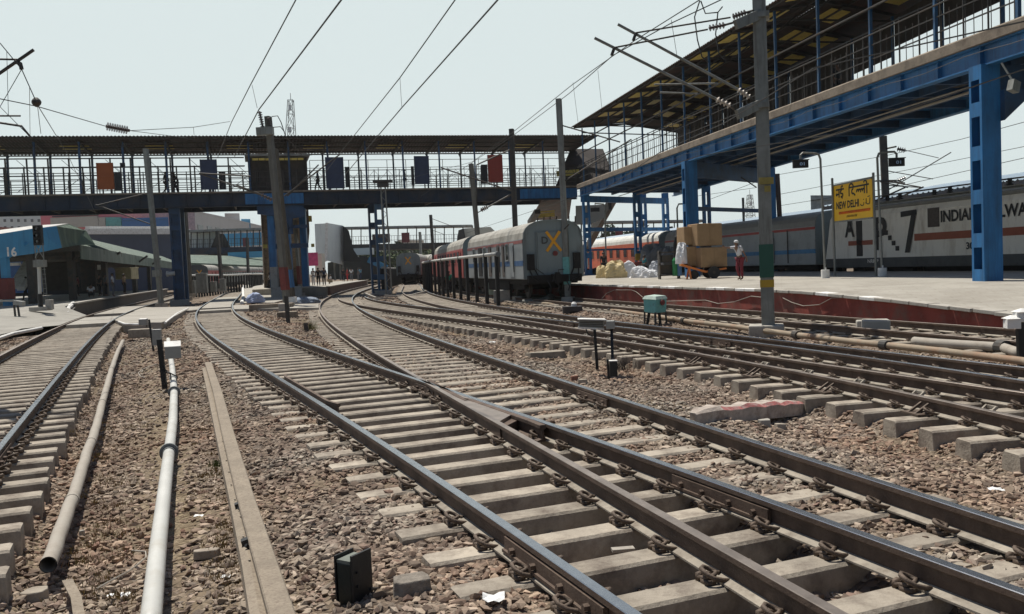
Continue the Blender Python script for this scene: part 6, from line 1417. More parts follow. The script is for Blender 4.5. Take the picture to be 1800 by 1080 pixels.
SO = ba+V3((0, 0, zb0))+nn*.02
if nn.y > 0: nn = -nn; SO = ba+V3((0, 0, zb0))+nn*.02
m = MB(); add_text(m, 'NEW DELHI', SO+ux*(BW*.08)+V3((0, 0, BH*.33)), ux, (0, 0, 1), BH*.20, BW*.60, depth=.004 if ux.cross(V3((0, 0, 1))).dot(nn) > 0 else -.004); m.build('lettering_latin', m_ink, nb)
def strokes(lines, o, sx, sy, w, mat, name):
    m = MB()
    for L_ in lines:
        pts = [o+ux*(x*sx)+V3((0, 0, y*sy))+nn*.004 for x, y in L_]
        for a, b in zip(pts[:-1], pts[1:]):
            if (b-a).length > 1e-4: m.beam(a, b, .012, w, up=tuple((b-a).cross(nn)))
    return m.build(name, mat, nb)
arc = lambda cx_, cy_, rx, ry, a0, a1, n=9: [(cx_+rx*math.cos(rad(a0+(a1-a0)*i/n)), cy_+ry*math.sin(rad(a0+(a1-a0)*i/n))) for i in range(n+1)]
# Devanagari: na, ii, (i) da, lla, ii  -- unit box 0..10 wide, 0..3 high, head line at 2.2
dev = [[(0, 2.2), (2.5, 2.2)], [(.95, 2.2), (.95, .5)], [(.1, 1.2), (.95, 1.2)], arc(.2, 1.15, .15, .15, 0, 360), [(1.8, 2.2), (1.8, 1.95)], arc(1.75, 1.6, .38, .33, 90, 270), arc(1.75, .95, .42, .33, 90, -120), [(1.5, .7), (2.0, .25)], arc(1.95, 2.5, .3, .35, 200, 40),
       [(4.0, 2.2), (9.9, 2.2)], [(4.1, 2.2), (4.1, .4)], arc(4.75, 2.2, .65, .75, 180, 10), [(5.3, 2.2), (5.3, 1.8)], arc(5.3, 1.3, .42, .48, 90, 290), [(5.45, .85), (5.9, .4)], arc(6.6, 1.1, .28, .4, 200, -20), arc(7.15, 1.1, .28, .4, 180, 20), arc(7.75, 1.1, .28, .4, 220, -20), arc(8.3, 1.1, .28, .4, 180, 0), [(8.6, 2.2), (8.6, .5)], [(9.3, 2.2), (9.3, .4)], arc(8.85, 2.3, .48, .8, 0, 150)]
strokes(dev, SO+ux*(BW*.08)+V3((0, 0, BH*.585)), BW*.086, BH*.125, BH*.042, m_ink, 'lettering_devanagari')
urd = [arc(.5, .6, .5, .5, 180, 360), [(1.0, .6), (1.0, .9)], [(.9, 1.6), (1.0, 1.65)], [(1.5, .7), (1.7, .6), (1.75, 1.8)], arc(2.3, .8, .5, .5, 200, 360), [(2.8, .8), (2.9, 1.9)], [(2.2, 2.2), (2.9, 2.3)]]
strokes(urd, SO+ux*(BW*.72)+V3((0, 0, BH*.33)), BW*.08, BH*.10, BH*.022, m_ink, 'lettering_urdu')
rg4 = random.Random(3); rd = []
for i in range(30):
    x = .9+i*.27; rd += [[(x, .0), (x+.12, .35)], [(x, .35), (x+.16, .3)]]
strokes(rd, SO+ux*(BW*.06)+V3((0, 0, BH*.19)), BW*.1, BH*.16, BH*.028, M('red_letters', (.65, .10, .01), .6), 'lettering_small_red')
strokes([[(i*.35, 0), (i*.35+.15, .3)] for i in range(8)], SO+ux*(BW*.36)+V3((0, 0, BH*.09)), BW*.1, BH*.16, BH*.02, m_ink, 'lettering_small_black')
# gooseneck posts with platform displays
def goose(label, base, top, disp, Yb, armx, w=42, text='01'):
    b = G(base[0], base[1], .56); r = thing('display_post', label, 'post', b, 'gooseneck posts with hanging displays'); Y = b.y
    tube1(r, 'pole', [b, P3(top[0]-1, top[1]+10, Y), P3(top[0]-4, top[1]+2, Y), P3(top[0]-10, top[1], Y), P3(armx+4, top[1]-1, Y), P3(armx, top[1]+3, Y), P3(armx, disp[1]-4, Y)] if armx < top[0] else [b, P3(top[0]+1, top[1]+10, Y), P3(top[0]+4, top[1]+2, Y), P3(top[0]+10, top[1], Y), P3(armx-4, top[1]-1, Y), P3(armx, top[1]+3, Y), P3(armx, disp[1]-4, Y)], .045, m_steel, 8)
    c = P3(disp[0], disp[1]+5, Y); m = MB(); sw = w*Y/CF*.63; m.box(c, (sw, .12, .30)); m.box(c+V3((0, 0, .17)), (sw*1.1, .2, .03)); m.build('display', m_black, r)
    m = MB(); add_text(m, text, c+V3((-.05, -.065, -.06)), (1, 0, 0), (0, 0, 1), .13, .2); m.build('digits', M('led_digits', (.35, .5, .7), .5, var=0, bump=0), r)
    m = MB(); m.cyl(b, .17, .36, 16); m.cyl(b+V3((0, 0, .36)), .05, .1, 8); m.build('white_base', m_white, r, bevel=.01)
goose('gooseneck post with small display left of the yellow name board', (1451, 490), (1443, 270), (1407, 284), 0, 1407)
goose('gooseneck post with small display right of the yellow name board', (1551, 487), (1541, 268), (1576, 281), 0, 1576, text='01')
for (bx, tx, ty, dx, dy_, lb) in ((1066, 1063, 358, 1046, 366, 'far gooseneck post with dark display beneath the bridge junction'), (1194, 1190, 358, 1215, 366, 'gooseneck post behind the near blue column')):
    b = G(bx, 478, .55); r = thing('display_post', lb, 'post', b, 'gooseneck posts with hanging displays'); Y = 62; b = P3(bx, 482, Y); tube1(r, 'pole', [b, P3(tx, ty+8, Y), P3(tx-2, ty+1, Y) if dx < tx else P3(tx+3, ty+1, Y), P3(dx, ty, Y), P3(dx, dy_, Y)], .06, m_steel, 8)
    m = MB(); m.box(P3(dx, dy_+3, Y), (.62, .15, .28)); m.build('display', m_black, r)
# ------------------------------------------------------------------ pipe fences
def fence(label, pts, ztop, posts, pw=.12, big=None, r=.09, group='raised pipe lines on black posts'):
    """pts: plan points; posts every `posts` metres"""
    f = thing('raised_pipe_line', label, 'pipe line', pts[0]+V3((0, 0, -.25)), group); L = 0; path = []
    for a, b in zip(pts[:-1], pts[1:]):
        n = max(1, int((b-a).length/4)); path += [a.lerp(b, i/n) for i in range(n)]
    path.append(pts[-1]); m = MB(); m.tube([p+V3((0, 0, ztop)) for p in path], r, 12); pi_ = m.build('pipe', m_pipew, f, smooth=True)
    d = 0; nxt = .2; cnt = 0; rest = MB()
    for a, b in zip(path[:-1], path[1:]):
        l = (b-a).length
        while nxt < d+l:
            p = a.lerp(b, (nxt-d)/l); ang = math.atan2(b.y-a.y, b.x-a.x); mm = MB() if cnt < 100 else rest; mm.box((p.x, p.y, (ztop-.08-.3)/2), (pw*1.15, pw, ztop-.08+.3), rz=ang)
            if cnt < 100: mm.build('post', m_black, f)
            if cnt % 3 == 1 and cnt < 60: m = MB(); t = (b-a).normalized(); m.tube([p+V3((0, 0, ztop))-t*.06, p+V3((0, 0, ztop))+t*.06], r*1.35, 12); m.build('clamp', m_band, f)
            nxt += posts; cnt += 1
        d += l
    if rest.v: o = rest.build('post', m_black, f); o['kind'] = 'stuff'
    return f
f0 = at('P', 43.0, -2.25); fpts = [f0]+[at('P', Y, -2.2-min(.3, (Y-43)*.01)) for Y in (50, 58, 68, 80, 95, 115, 140)]
fence('raised white pipe on black posts beside the grey power coach, nearest the camera', fpts, 2.22, 2.5, pw=.17)
m = MB(); e = f0+V3((0, 0, 2.22)); dd = (fpts[1]-fpts[0]).normalized(); m.tube([e-dd*.25, e-dd*.02], .13, 14); one('pipe_end_cap', m, m_band, 'dark open end flange of the raised white pipe', 'pipe end')
fence('far raised pipe on black posts left of the lone distant coach', [at('G', Y, -2.4) for Y in (72, 85, 100, 120, 145)], 1.9, 1.3, pw=.25)
fence('raised white pipe on black posts before the red-sided coach on the left', [P3(282, 486, 88), P3(340, 486, 95), P3(400, 485, 103), P3(455, 483, 114), P3(520, 481, 130)], 0, .1) if False else None
lf = thing('raised_pipe_line', 'raised white pipe on black posts before the red-sided coach on the left', 'pipe line', P3(318, 520, 92), 'raised pipe lines on black posts')
pth = [P3(318, 485, 92), P3(360, 484, 97), P3(400, 484, 103), P3(440, 482, 110), P3(462, 482, 116)]
m = MB(); m.tube(pth, .11, 10); m.build('pipe', m_pipew, lf)
for i in range(34):
    u = i/34*4; k_ = int(u); p = pth[k_].lerp(pth[k_+1], u-k_); m = MB(); m.box((p.x, p.y, (p.z-.35)/2-.05), (.2, .15, p.z+.3)); m.build('post', m_black, lf)
m = MB(); c = P3(294, 482, 64.5); m.tube([c, c+V3((.5, .15, .02))], .16, 12); m.tube([c-V3((.02, 0, 0)), c+V3((.05, 0, 0))], .22, 12); one('pipe_end_cap', m, m_pipew, 'white pipe stub with flange sticking out beside the dark blue column', 'pipe end')
# little grey cabinets in front of that fence and by the coach
for (x, y, w_, h, Y, lb) in ((340, 517, .5, 1.5, 90, 'slim white cabinet left of the relay boxes'), (356, 512, 1.1, 2.0, 92, 'tall pale relay box before the left pipe fence'), (392, 508, .6, 1.2, 96, 'white cabinet between the relay box and the island ramp'), (376, 510, .6, 1.0, 94, 'low grey cabinet right of the tall relay box')):
    c = P3(x, y, Y); m = MB(); m.box(c+V3((0, 0, h/2-.2)), (w_, .5, h)); m.box(c+V3((0, 0, h-.15)), (w_*1.1, .6, .08)); one('relay_cabinet', m, m_steel, lb, 'cabinet', 'relay cabinets at the left fence', bevel=.02)
for (x, y, s_, Y, lb, mt) in ((884, 525, (.9, .5, .65), 46, 'grey boxes behind the posts beside the grey power coach', m_bxgrey), (865, 512, (.35, .35, .7), 50, 'pale green barrel behind the posts of the raised pipe', M('pale_green', (.33, .40, .33), .7)), (857, 500, (.25, .2, .75), 55, 'orange-yellow can hanging behind the posts', m_ylett)):
    c = P3(x, y, Y); m = MB(); m.box(c+V3((0, 0, s_[2]/2-.2)), s_, rz=-.2); one('box', m, mt, lb, 'box', bevel=.03)
m = MB(); m.tube([G(918, 531, -.12), G(940, 530, -.12), G(946, 529, -.1), G(962, 525, -.02), G(968, 523, 0)], [.1, .12, .1, .12, .2], 10); one('pipe_fitting', m, m_steel, 'thick grey pipe fitting with a flared mouth lying under the grey coach end', 'pipe')
#MARK6

# ------------------------------------------------------------------ people
def skin_mesh(name, joints, bones, mat, parent, sub=1):
    """joints: name -> (xyz, radius or (rx, ry)); first joint is the root; one continuous skinned surface"""
    keys = list(joints); me = D.meshes.new('tmp'); me.from_pydata([joints[k][0] for k in keys], [(keys.index(a), keys.index(b)) for a, b in bones], []); o = D.objects.new('tmp', me); C.objects.link(o)
    md = o.modifiers.new('s', 'SKIN'); sv = me.skin_vertices[0].data
    for i, k in enumerate(keys):
        r = joints[k][1]; sv[i].radius = (r, r) if not isinstance(r, tuple) else r; sv[i].use_root = (i == 0)
    if sub: ss = o.modifiers.new('u', 'SUBSURF'); ss.levels = sub; ss.render_levels = sub
    bpy.context.view_layer.update(); m2 = D.meshes.new_from_object(o.evaluated_get(bpy.context.evaluated_depsgraph_get())); D.objects.remove(o); D.meshes.remove(me)
    m2.name = name; m2.materials.clear(); m2.materials.append(mat); m2.polygons.foreach_set('use_smooth', [True]*len(m2.polygons)); q = D.objects.new(name, m2); C.objects.link(q); q.parent = parent; return q
def person(label, loc, rz, shirt, trousers, h=1.68, pose='stand', hair=m_hair, group=None, skirt=False, lean=0.0, arms=None, detail=False, scarf=None):
    s = h/1.7; r = thing('person', label, 'person', loc, group, rotz=rz)
    L = lean
    J = dict(pelvis=((0, 0, .95), (.13, .10)), spine=((0, L*.35, 1.15), (.12, .09)), chest=((0, L*.8, 1.36), (.155, .10)), neck=((0, L*1.0, 1.49), .055), head0=((0, L*1.15-.0, 1.56), (.07, .075)), head=((0, L*1.25-.01, 1.63), (.078, .095)), top=((0, L*1.25, 1.70), (.055, .07)),
             shL=((-.19, L*.8, 1.42), .055), elL=((-.24, L*.8+.02, 1.14), .04), wrL=((-.25, L*.7-.05, .89), .027), hdL=((-.25, L*.7-.07, .80), (.035, .018)),
             shR=((.19, L*.8, 1.42), .055), elR=((.24, L*.8+.02, 1.14), .04), wrR=((.25, L*.7-.05, .89), .027), hdR=((.25, L*.7-.07, .80), (.035, .018)),
             hipL=((-.09, 0, .90), .085), knL=((-.10, -.03, .50), .055), anL=((-.10, .02, .09), .038), toL=((-.11, -.13, .04), .034),
             hipR=((.09, 0, .90), .085), knR=((.10, -.03, .50), .055), anR=((.10, .02, .09), .038), toR=((.11, -.13, .04), .034))
    def mv(k, p): J[k] = (p, J[k][1])
    if pose == 'walk':
        mv('knL', (-.10, -.18, .52)); mv('anL', (-.10, -.26, .10)); mv('toL', (-.10, -.40, .06)); mv('knR', (.10, .05, .50)); mv('anR', (.10, .28, .14)); mv('toR', (.10, .18, .05)); mv('elL', (-.23, L*.8+.10, 1.16)); mv('wrL', (-.23, .12, .93)); mv('hdL', (-.23, .10, .84)); mv('elR', (.23, L*.8-.08, 1.15)); mv('wrR', (.22, -.22, .97)); mv('hdR', (.22, -.29, .91))
    if pose == 'sit':
        for k in list(J): p = J[k][0]; J[k] = ((p[0], p[1], p[2]-.50), J[k][1])
        mv('knL', (-.13, -.40, .48)); mv('anL', (-.12, -.40, .08)); mv('toL', (-.12, -.53, .04)); mv('knR', (.13, -.40, .48)); mv('anR', (.12, -.40, .08)); mv('toR', (.12, -.53, .04)); mv('wrL', (-.16, -.28, .60)); mv('hdL', (-.12, -.35, .58)); mv('wrR', (.16, -.28, .60)); mv('hdR', (.12, -.35, .58))
    if pose == 'squat':
        for k in list(J): p = J[k][0]; J[k] = ((p[0], p[1]-.05, p[2]-.68), J[k][1])
        mv('knL', (-.18, -.42, .48)); mv('anL', (-.14, -.12, .08)); mv('toL', (-.14, -.26, .04)); mv('knR', (.18, -.42, .48)); mv('anR', (.14, -.12, .08)); mv('toR', (.14, -.26, .04)); mv('hipL', (-.09, 0, .27)); mv('hipR', (.09, 0, .27)); mv('wrL', (-.1, -.45, .55)); mv('hdL', (-.06, -.52, .53)); mv('wrR', (.1, -.45, .55)); mv('hdR', (.06, -.52, .53))
    if pose == 'push':
        mv('elL', (-.30, L*.8-.28, 1.40)); mv('wrL', (-.24, L*.8-.52, 1.44)); mv('hdL', (-.22, L*.8-.60, 1.47))
        mv('elR', (.22, L*.8+.14, 1.17)); mv('wrR', (.24, .16, .92)); mv('hdR', (.24, .15, .83)); mv('knL', (-.09, -.10, .50)); mv('anL', (-.08, .05, .10)); mv('toL', (-.08, -.10, .05))
    for k in J: p = J[k][0]; J[k] = (tuple(c*s for c in p), tuple(c*s for c in J[k][1]) if isinstance(J[k][1], tuple) else J[k][1]*s)
    B = [('pelvis', 'spine'), ('spine', 'chest'), ('chest', 'neck'), ('neck', 'head0'), ('head0', 'head'), ('head', 'top'), ('chest', 'shL'), ('shL', 'elL'), ('elL', 'wrL'), ('wrL', 'hdL'), ('chest', 'shR'), ('shR', 'elR'), ('elR', 'wrR'), ('wrR', 'hdR'), ('pelvis', 'hipL'), ('hipL', 'knL'), ('knL', 'anL'), ('anL', 'toL'), ('pelvis', 'hipR'), ('hipR', 'knR'), ('knR', 'anR'), ('anR', 'toR')]
    if detail:
        for sd, x in (('L', -1), ('R', 1)):
            hx, hy, hz = J['hd'+sd][0]; wx, wy, wz = J['wr'+sd][0]; d = V3((hx-wx, hy-wy, hz-wz)).normalized(); side = V3((1, 0, 0)).cross(d).normalized()
            for i in range(4):
                a = V3((hx, hy, hz))+side*(.022*(i-1.5)); n1 = 'f%s%d' % (sd, i); J[n1+'a'] = (tuple(a+d*(.045-.006*abs(i-1.3))), .009); J[n1+'b'] = (tuple(a+d*(.075-.01*abs(i-1.3))+V3((-.02*x, 0, 0))), .008); B += [('hd'+sd, n1+'a'), (n1+'a', n1+'b')]
            a = V3((hx, hy, hz))-d*.03-side*.045; J['t'+sd] = (tuple(a), .010); J['u'+sd] = (tuple(a+d*.035-side*.01), .009); B += [('wr'+sd, 't'+sd), ('t'+sd, 'u'+sd)]
        hx, hy, hz = J['head'][0]
    body = skin_mesh('body', J, B, m_skin, r)
    def sub(keys, extra, grow):
        jj = {}
        for k in keys: rr_ = J[k][1]; jj[k] = (J[k][0], tuple(c*grow+.006 for c in rr_) if isinstance(rr_, tuple) else rr_*grow+.008)
        return jj
    def lerp(a, b, t): return tuple(V3(J[a][0]).lerp(V3(J[b][0]), t))
    jj = sub(['pelvis', 'spine', 'chest', 'shL', 'shR'], None, 1.12); jj['sL'] = (lerp('shL', 'elL', .75), .055*s); jj['sR'] = (lerp('shR', 'elR', .75), .055*s); jj['col'] = (lerp('chest', 'neck', .7), .06*s)
    skin_mesh('shirt', jj, [('pelvis', 'spine'), ('spine', 'chest'), ('chest', 'shL'), ('shL', 'sL'), ('chest', 'shR'), ('shR', 'sR'), ('chest', 'col')], shirt, r)
    if skirt:
        px_, py_, pz_ = J['pelvis'][0]; m = MB(); k = 14; vs = []
        for j, (z, rx, ry) in enumerate(((pz_+.03, .14, .12), (pz_-.12, .19, .15), (pz_*.5, .20, .17), (.08, .19, .17))):
            vs += [((math.cos(2*pi*i/k)*rx*(1+.05*math.sin(5*i))), py_+math.sin(2*pi*i/k)*ry-.02*j, z) for i in range(k)]
        m.add(vs, [(j*k+i, j*k+(i+1) % k, (j+1)*k+(i+1) % k, (j+1)*k+i)[::-1] for j in range(3) for i in range(k)]); m.build('skirt_cloth', trousers, r, local=True, smooth=True)
    else:
        jj = sub(['pelvis', 'hipL', 'knL', 'hipR', 'knR'], None, 1.15); jj['aL'] = (lerp('knL', 'anL', .9), .058*s); jj['aR'] = (lerp('knR', 'anR', .9), .058*s)
        skin_mesh('trousers', jj, [('pelvis', 'hipL'), ('hipL', 'knL'), ('knL', 'aL'), ('pelvis', 'hipR'), ('hipR', 'knR'), ('knR', 'aR')], trousers, r)
    c = V3(J['head'][0]); m = MB(); k = 12; vs = []
    for j, (dz, rr_) in enumerate(((-.045, .084), (.0, .094), (.045, .086), (.08, .05), (.092, .01))): vs += [(c.x+math.cos(2*pi*i/k)*rr_*s, c.y+.022+math.sin(2*pi*i/k)*rr_*1.12*s, c.z+dz*s+.02*math.sin(2*pi*i/k)*-1*(j < 2)) for i in range(k)]
    m.add(vs, [(j*k+i, j*k+(i+1) % k, (j+1)*k+(i+1) % k, (j+1)*k+i) for j in range(4) for i in range(k)]); m.build('cap' if scarf else 'hair', scarf or hair, r, local=True, smooth=True)
    if detail:
        for sx in (-.028, .028): m = MB(); m.box((c.x+sx*s, c.y-.088*s, c.z+.002), (.016, .008, .008)); m.build('eye', m_black, body, local=True)
        m = MB(); m.tube([(c.x, c.y-.088*s, c.z-.005), (c.x, c.y-.112*s, c.z-.028), (c.x, c.y-.09*s, c.z-.035)], [.008, .013, .008], 6); m.build('nose', m_skin, body, local=True)
        m = MB(); m.box((c.x, c.y-.088*s, c.z-.055*s), (.045, .008, .007)); m.build('mouth', m_redp, body, local=True)
        for sx in (-1, 1): m = MB(); m.box((c.x+sx*.08*s, c.y+.01, c.z-.01), (.012, .03, .05)); m.build('ear', m_skin, body, local=True)
    return r
W_ = cloth('cloth_white', (.62, .62, .62)); K_ = cloth('cloth_black', (.02, .02, .024)); Bl = cloth('cloth_navy', (.035, .05, .10)); Gy = cloth('cloth_grey', (.12, .125, .14)); Rd = cloth('cloth_red', (.45, .03, .04)); Gn = cloth('cloth_green', (.03, .28, .19)); Mr = cloth('cloth_maroon', (.16, .018, .03)); Tl = cloth('cloth_teal', (.02, .17, .20)); Ck = cloth('cloth_checked_white', (.50, .51, .54)); Bs = cloth('cloth_sky', (.16, .38, .52)); Kh = cloth('cloth_khaki', (.28, .22, .14))
ptc = pp(1302, 493); person('porter in a light checked shirt and maroon lungi pushing the carton barrow', ptc, rad(-62), Ck, Mr, h=1.72, pose='push', lean=-.16, detail=True, scarf=W_)
c = P3(1133, 478, pp(1133, 486).y+1.2); c.z = ZP; person('person in a teal shirt sitting behind the white sacks beside the red crate', V3((c.x, c.y, ZP+.18)), rad(-70), Tl, K_, pose='sit')
m = MB(); m.box((c.x, c.y+.05, ZP+.28), (.5, .45, .56)); one('stool', m, m_steeld, 'dark box seat under the person in teal', 'seat')
c = P3(1062, 482, 60); person('person in black standing beyond the cream sacks', V3((c.x, c.y, ZP)), rad(20), K_, K_)
for x, lb, mt in ((1076, 'small dark-clothed person crouching right of the person in black', K_), (1087, 'person in blue crouching before the orange coach', Bs)):
    c = P3(x, 482, 58); person(lb, V3((c.x, c.y, ZP)), rad(10), mt, K_, pose='squat', h=1.6)
c = P3(790, 515, 60); person('person in a green top standing among the posts of the raised pipe', V3((c.x, c.y, -.25)), rad(160), Gn, K_)
# island platform people (Y about 80-110)
isl_p = [(475, 519, 82, W_, K_, 'walk', 'person in a white shirt walking on the bright island ramp', -.1), (560, 497, 80, K_, K_, 'stand', 'person in black standing at the island platform end', 0), (570, 498, 80, Bl, K_, 'stand', 'person in dark blue beside the one in black at the island end', 0), (551, 496, 84, W_, W_, 'stand', 'person in white left of the one in black', 0), (582, 494, 92, W_, Kh, 'squat', 'person in white crouching on the island platform', 0), (611, 491, 110, Rd, Rd, 'stand', 'person in red on the island platform', 0), (618, 491, 112, W_, Gy, 'stand', 'person in a white top right of the one in red', 0), (630, 490, 118, Gy, Gy, 'stand', 'person in grey farther along the island platform', 0), (634, 490, 120, Bs, Bl, 'stand', 'person in sky blue farther along the island platform', 0), (604, 491, 108, K_, K_, 'stand', 'dark-clothed person left of the one in red', 0)]
for x, y, Y, a, b, ps, lb, dz in isl_p:
    c = P3(x, y, Y); person(lb, V3((c.x, Y, .5 if Y > 76 and ps != 'walk' else .25)), rad((x*37) % 360), a, b, pose=ps, group='people on the island platform')
# people under the left canopy
lp_ = [(199, 514, 62, W_, Gy, 'stand', 'person in a white shirt standing at the edge of the shaded left platform'), (186, 513, 66, Gy, K_, 'stand', 'person in grey left of the white-shirted one under the canopy'), (176, 514, 66, K_, K_, 'stand', 'dark-clothed person bending in the canopy shade'), (160, 516, 62, W_, K_, 'squat', 'person in white crouching on the shaded left platform'), (46, 512, 62, K_, K_, 'walk', 'dark figure walking past the blue and white stair at the far left'), (219, 512, 72, Kh, K_, 'stand', 'person in khaki beneath the pale sign under the canopy'), (138, 512, 70, Mr, K_, 'stand', 'dark reddish figure left of the crouching one')]
for x, y, Y, a, b, ps, lb in lp_:
    c = P3(x, y, Y); person(lb, V3((c.x, Y, .62)), rad((x*53) % 360), a, b, pose=ps, group='people under the left canopy')
# people on the long bridge
for x, lb, a, ps in ((287, 'left of two dark figures walking on the long bridge', K_, 'walk'), (302, 'right of two dark figures striding on the long bridge', K_, 'walk'), (560, 'dark figure with a bag on the long bridge right of the stair house', Bl, 'walk'), (716, 'dark figure leaning on the long bridge near the blue board', K_, 'stand')):
    s = FS(x); p = FP(s, 1.5, 8.14); person(lb, p, rad(90 if x < 400 else -80), a, K_, pose=ps, group='people on the long bridge', h=1.7)
for x, y, lb in ((1198, 226, 'dark figure behind the railing of the branch bridge near the junction'), (1418, 152, 'person in dark clothes sitting at the railing of the branch bridge')):
    s = NS(x, y+20); p = NP(s, .25, 7.75); person(lb, p, rad(30), K_, K_, group='people on the branch bridge')

# ------------------------------------------------------------------ left platform canopy and what stands under it
cn = thing('platform_canopy', 'green sheet canopy with blue numbered fascia over the left platform', 'canopy', P3(100, 500, 56))
EY = [57+i*3.0 for i in range(30)]
ev = [at('C', Y, -2.7, 4.12) for Y in EY]; rdg = [V3((p.x-3.6, p.y+1.0, 5.55)) for p in ev]; lf_ = [V3((p.x-11, p.y+2, 4.2)) for p in ev]
corr_roof(cn, [(a, b) for a, b in zip(ev, rdg)], 0, 0, pitch=.5, amp=.04, mat=m_green); corr_roof(cn, [(a, b) for a, b in zip(rdg, lf_)], 0, 0, pitch=.5, amp=.04, mat=m_green)
m = MB()
for a, b in zip(ev[:-1], ev[1:]): m.beam(a-V3((0, 0, .45)), b-V3((0, 0, .45)), .05, .9)
m.build('valance', m_green, cn)
fa = [P3(0-40, 418, 47), P3(58, 402, 50.5), P3(98, 398, 53)]; fb = [P3(0-40, 459, 47), P3(58, 446, 50.5), P3(107, 436, 53)]
m = MB(); vs = fa+fb+[v+V3((.02, .08, 0)) for v in fa+fb]; m.add(vs, [(0, 3, 4, 1), (1, 4, 5, 2), (6, 7, 10, 9), (7, 8, 11, 10), (0, 1, 7, 6), (1, 2, 8, 7), (3, 9, 10, 4), (4, 10, 11, 5), (2, 5, 11, 8), (0, 6, 9, 3)])
m.build('fascia', m_fasc, cn)
m = MB(); vs = [P3(98, 398, 53), P3(119, 394, 56), P3(150, 406, 57.5), P3(166, 431, 57.5), P3(135, 431, 56), P3(107, 436, 53)]; m.add(vs+[v+V3((.02, .1, 0)) for v in vs], [(5, 4, 3, 2, 1, 0), (6, 7, 8, 9, 10, 11)]+[(i, (i+1) % 6, 6+(i+1) % 6, 6+i) for i in range(6)]); m.build('gable_sheet', m_green, cn)
m = MB(); uxx = (fa[1]-fa[0]).normalized(); uxx.z = 0; uxx.normalize(); add_text(m, '16', P3(14, 451.5, 47.9)-V3((0, .12, -.0)), uxx, (0, 0, 1), .53, .62, depth=.05); m.build('lettering', m_white, cn)
m = MB(); tp = [P3(-40, 417, 47.2), P3(98, 397, 53.2), P3(119, 393, 56.2), V3((rdg[0].x, rdg[0].y, rdg[0].z)), V3((rdg[0].x-9, rdg[0].y+2, 4.6)), V3((fa[0].x-6, 50, 4.4))]; m.add(tp, [(0, 1, 2, 3, 4, 5)]); m.build('roof', M('zinc_sheet', (.55, .55, .52), .6, dirt=(.3, .25, .22), damt=.3), cn)
for i, (x, w_, Y) in enumerate(((56, .42, 53), (126, .38, 60), (184, .4, 72), (236, .4, 86), (262, .35, 98), (10, .36, 50))):
    p = P3(x, 480, Y); m = MB(); m.beam(V3((p.x, Y, .5)), V3((p.x, Y, 4.1)), w_, w_); m.beam(V3((p.x, Y, 3.2)), V3((p.x+1.4, Y, 4.1)), .15, .15); m.build('column', m_steeld if i != 5 else m_fasc, cn)
for i in range(0, 28, 3): m = MB(); m.beam(ev[i]-V3((0, 0, .2)), lf_[i]-V3((0, 0, .2)), .2, .35); m.build('roof_beam', m_steeld, cn)
# stalls / dark interior behind
stl = [(20, 52, 462, 516, 66, m_cblue, 'blue and white stair side under the canopy at far left'), (82, 118, 462, 512, 74, M('stall_brown_shaded', (.035, .028, .02), .8), 'brown goods stacked on a stall behind the white signal post'), (143, 166, 458, 512, 78, m_steeld, 'dark kiosk under the canopy left of the bending people'), (203, 230, 472, 492, 80, M('pale_sign', (.40, .36, .22), .7), 'pale yellow panel hanging under the canopy')]  # brown of the goods lowered to hold the shade under the canopy
for x0, x1, y0, y1, Y, mt, lb in stl:
    a, b = P3(x0, y1, Y), P3(x1, y0, Y); m = MB(); m.box(((a.x+b.x)/2, Y+.8, (a.z+b.z)/2), (b.x-a.x, 1.6, b.z-a.z)); m.box(((a.x+b.x)/2, Y+.7, b.z+.05), ((b.x-a.x)*1.06, 1.9, .1)); one('stall' if 'panel' not in lb else 'hanging_sign', m, mt, lb, 'stall' if 'panel' not in lb else 'sign', bevel=.03)
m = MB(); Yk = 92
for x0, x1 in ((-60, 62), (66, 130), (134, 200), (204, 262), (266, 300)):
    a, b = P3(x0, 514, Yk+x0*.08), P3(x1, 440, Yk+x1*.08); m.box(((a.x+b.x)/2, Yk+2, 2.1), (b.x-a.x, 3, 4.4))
one('shade_backdrop', m, M('interior_shade_black', (.022, .022, .024), .8, var=.4, sc=.5), 'row of near-black boxes standing in for the shade deep under the left canopy', 'building')  # boxes put in and coloured near black to paint the dark interior
m = MB(); p0 = P3(28, 505, 60); m.beam(P3(26, 506, 61), P3(52, 462, 64), .8, .25); m.beam(P3(36, 508, 61), P3(60, 466, 64), .5, .3); one('stair_stringer', m, m_white, 'white and blue stair stringer rising at the far left under the canopy', 'stair')
for (x, y, Y) in ((22, 465, 55), (176, 470, 75)):
    m = MB(); c = P3(x, y, Y); m.box(c, (.9 if x < 100 else .35, .3, .18 if x < 100 else .4)); one('hanging_sign', m, m_white, 'white hanging sign box under the canopy at the far left' if x < 100 else 'small white hanging sign under the middle of the canopy', 'sign')
m = MB(); a = P3(2, 527, 50); b = P3(19, 489, 50); m.box(((a.x+b.x)/2, 50, (a.z+b.z)/2), (b.x-a.x, .8, b.z-a.z)); one('red_kiosk', m, m_redp, 'narrow red booth at the left edge under the blue fascia', 'booth', bevel=.05)
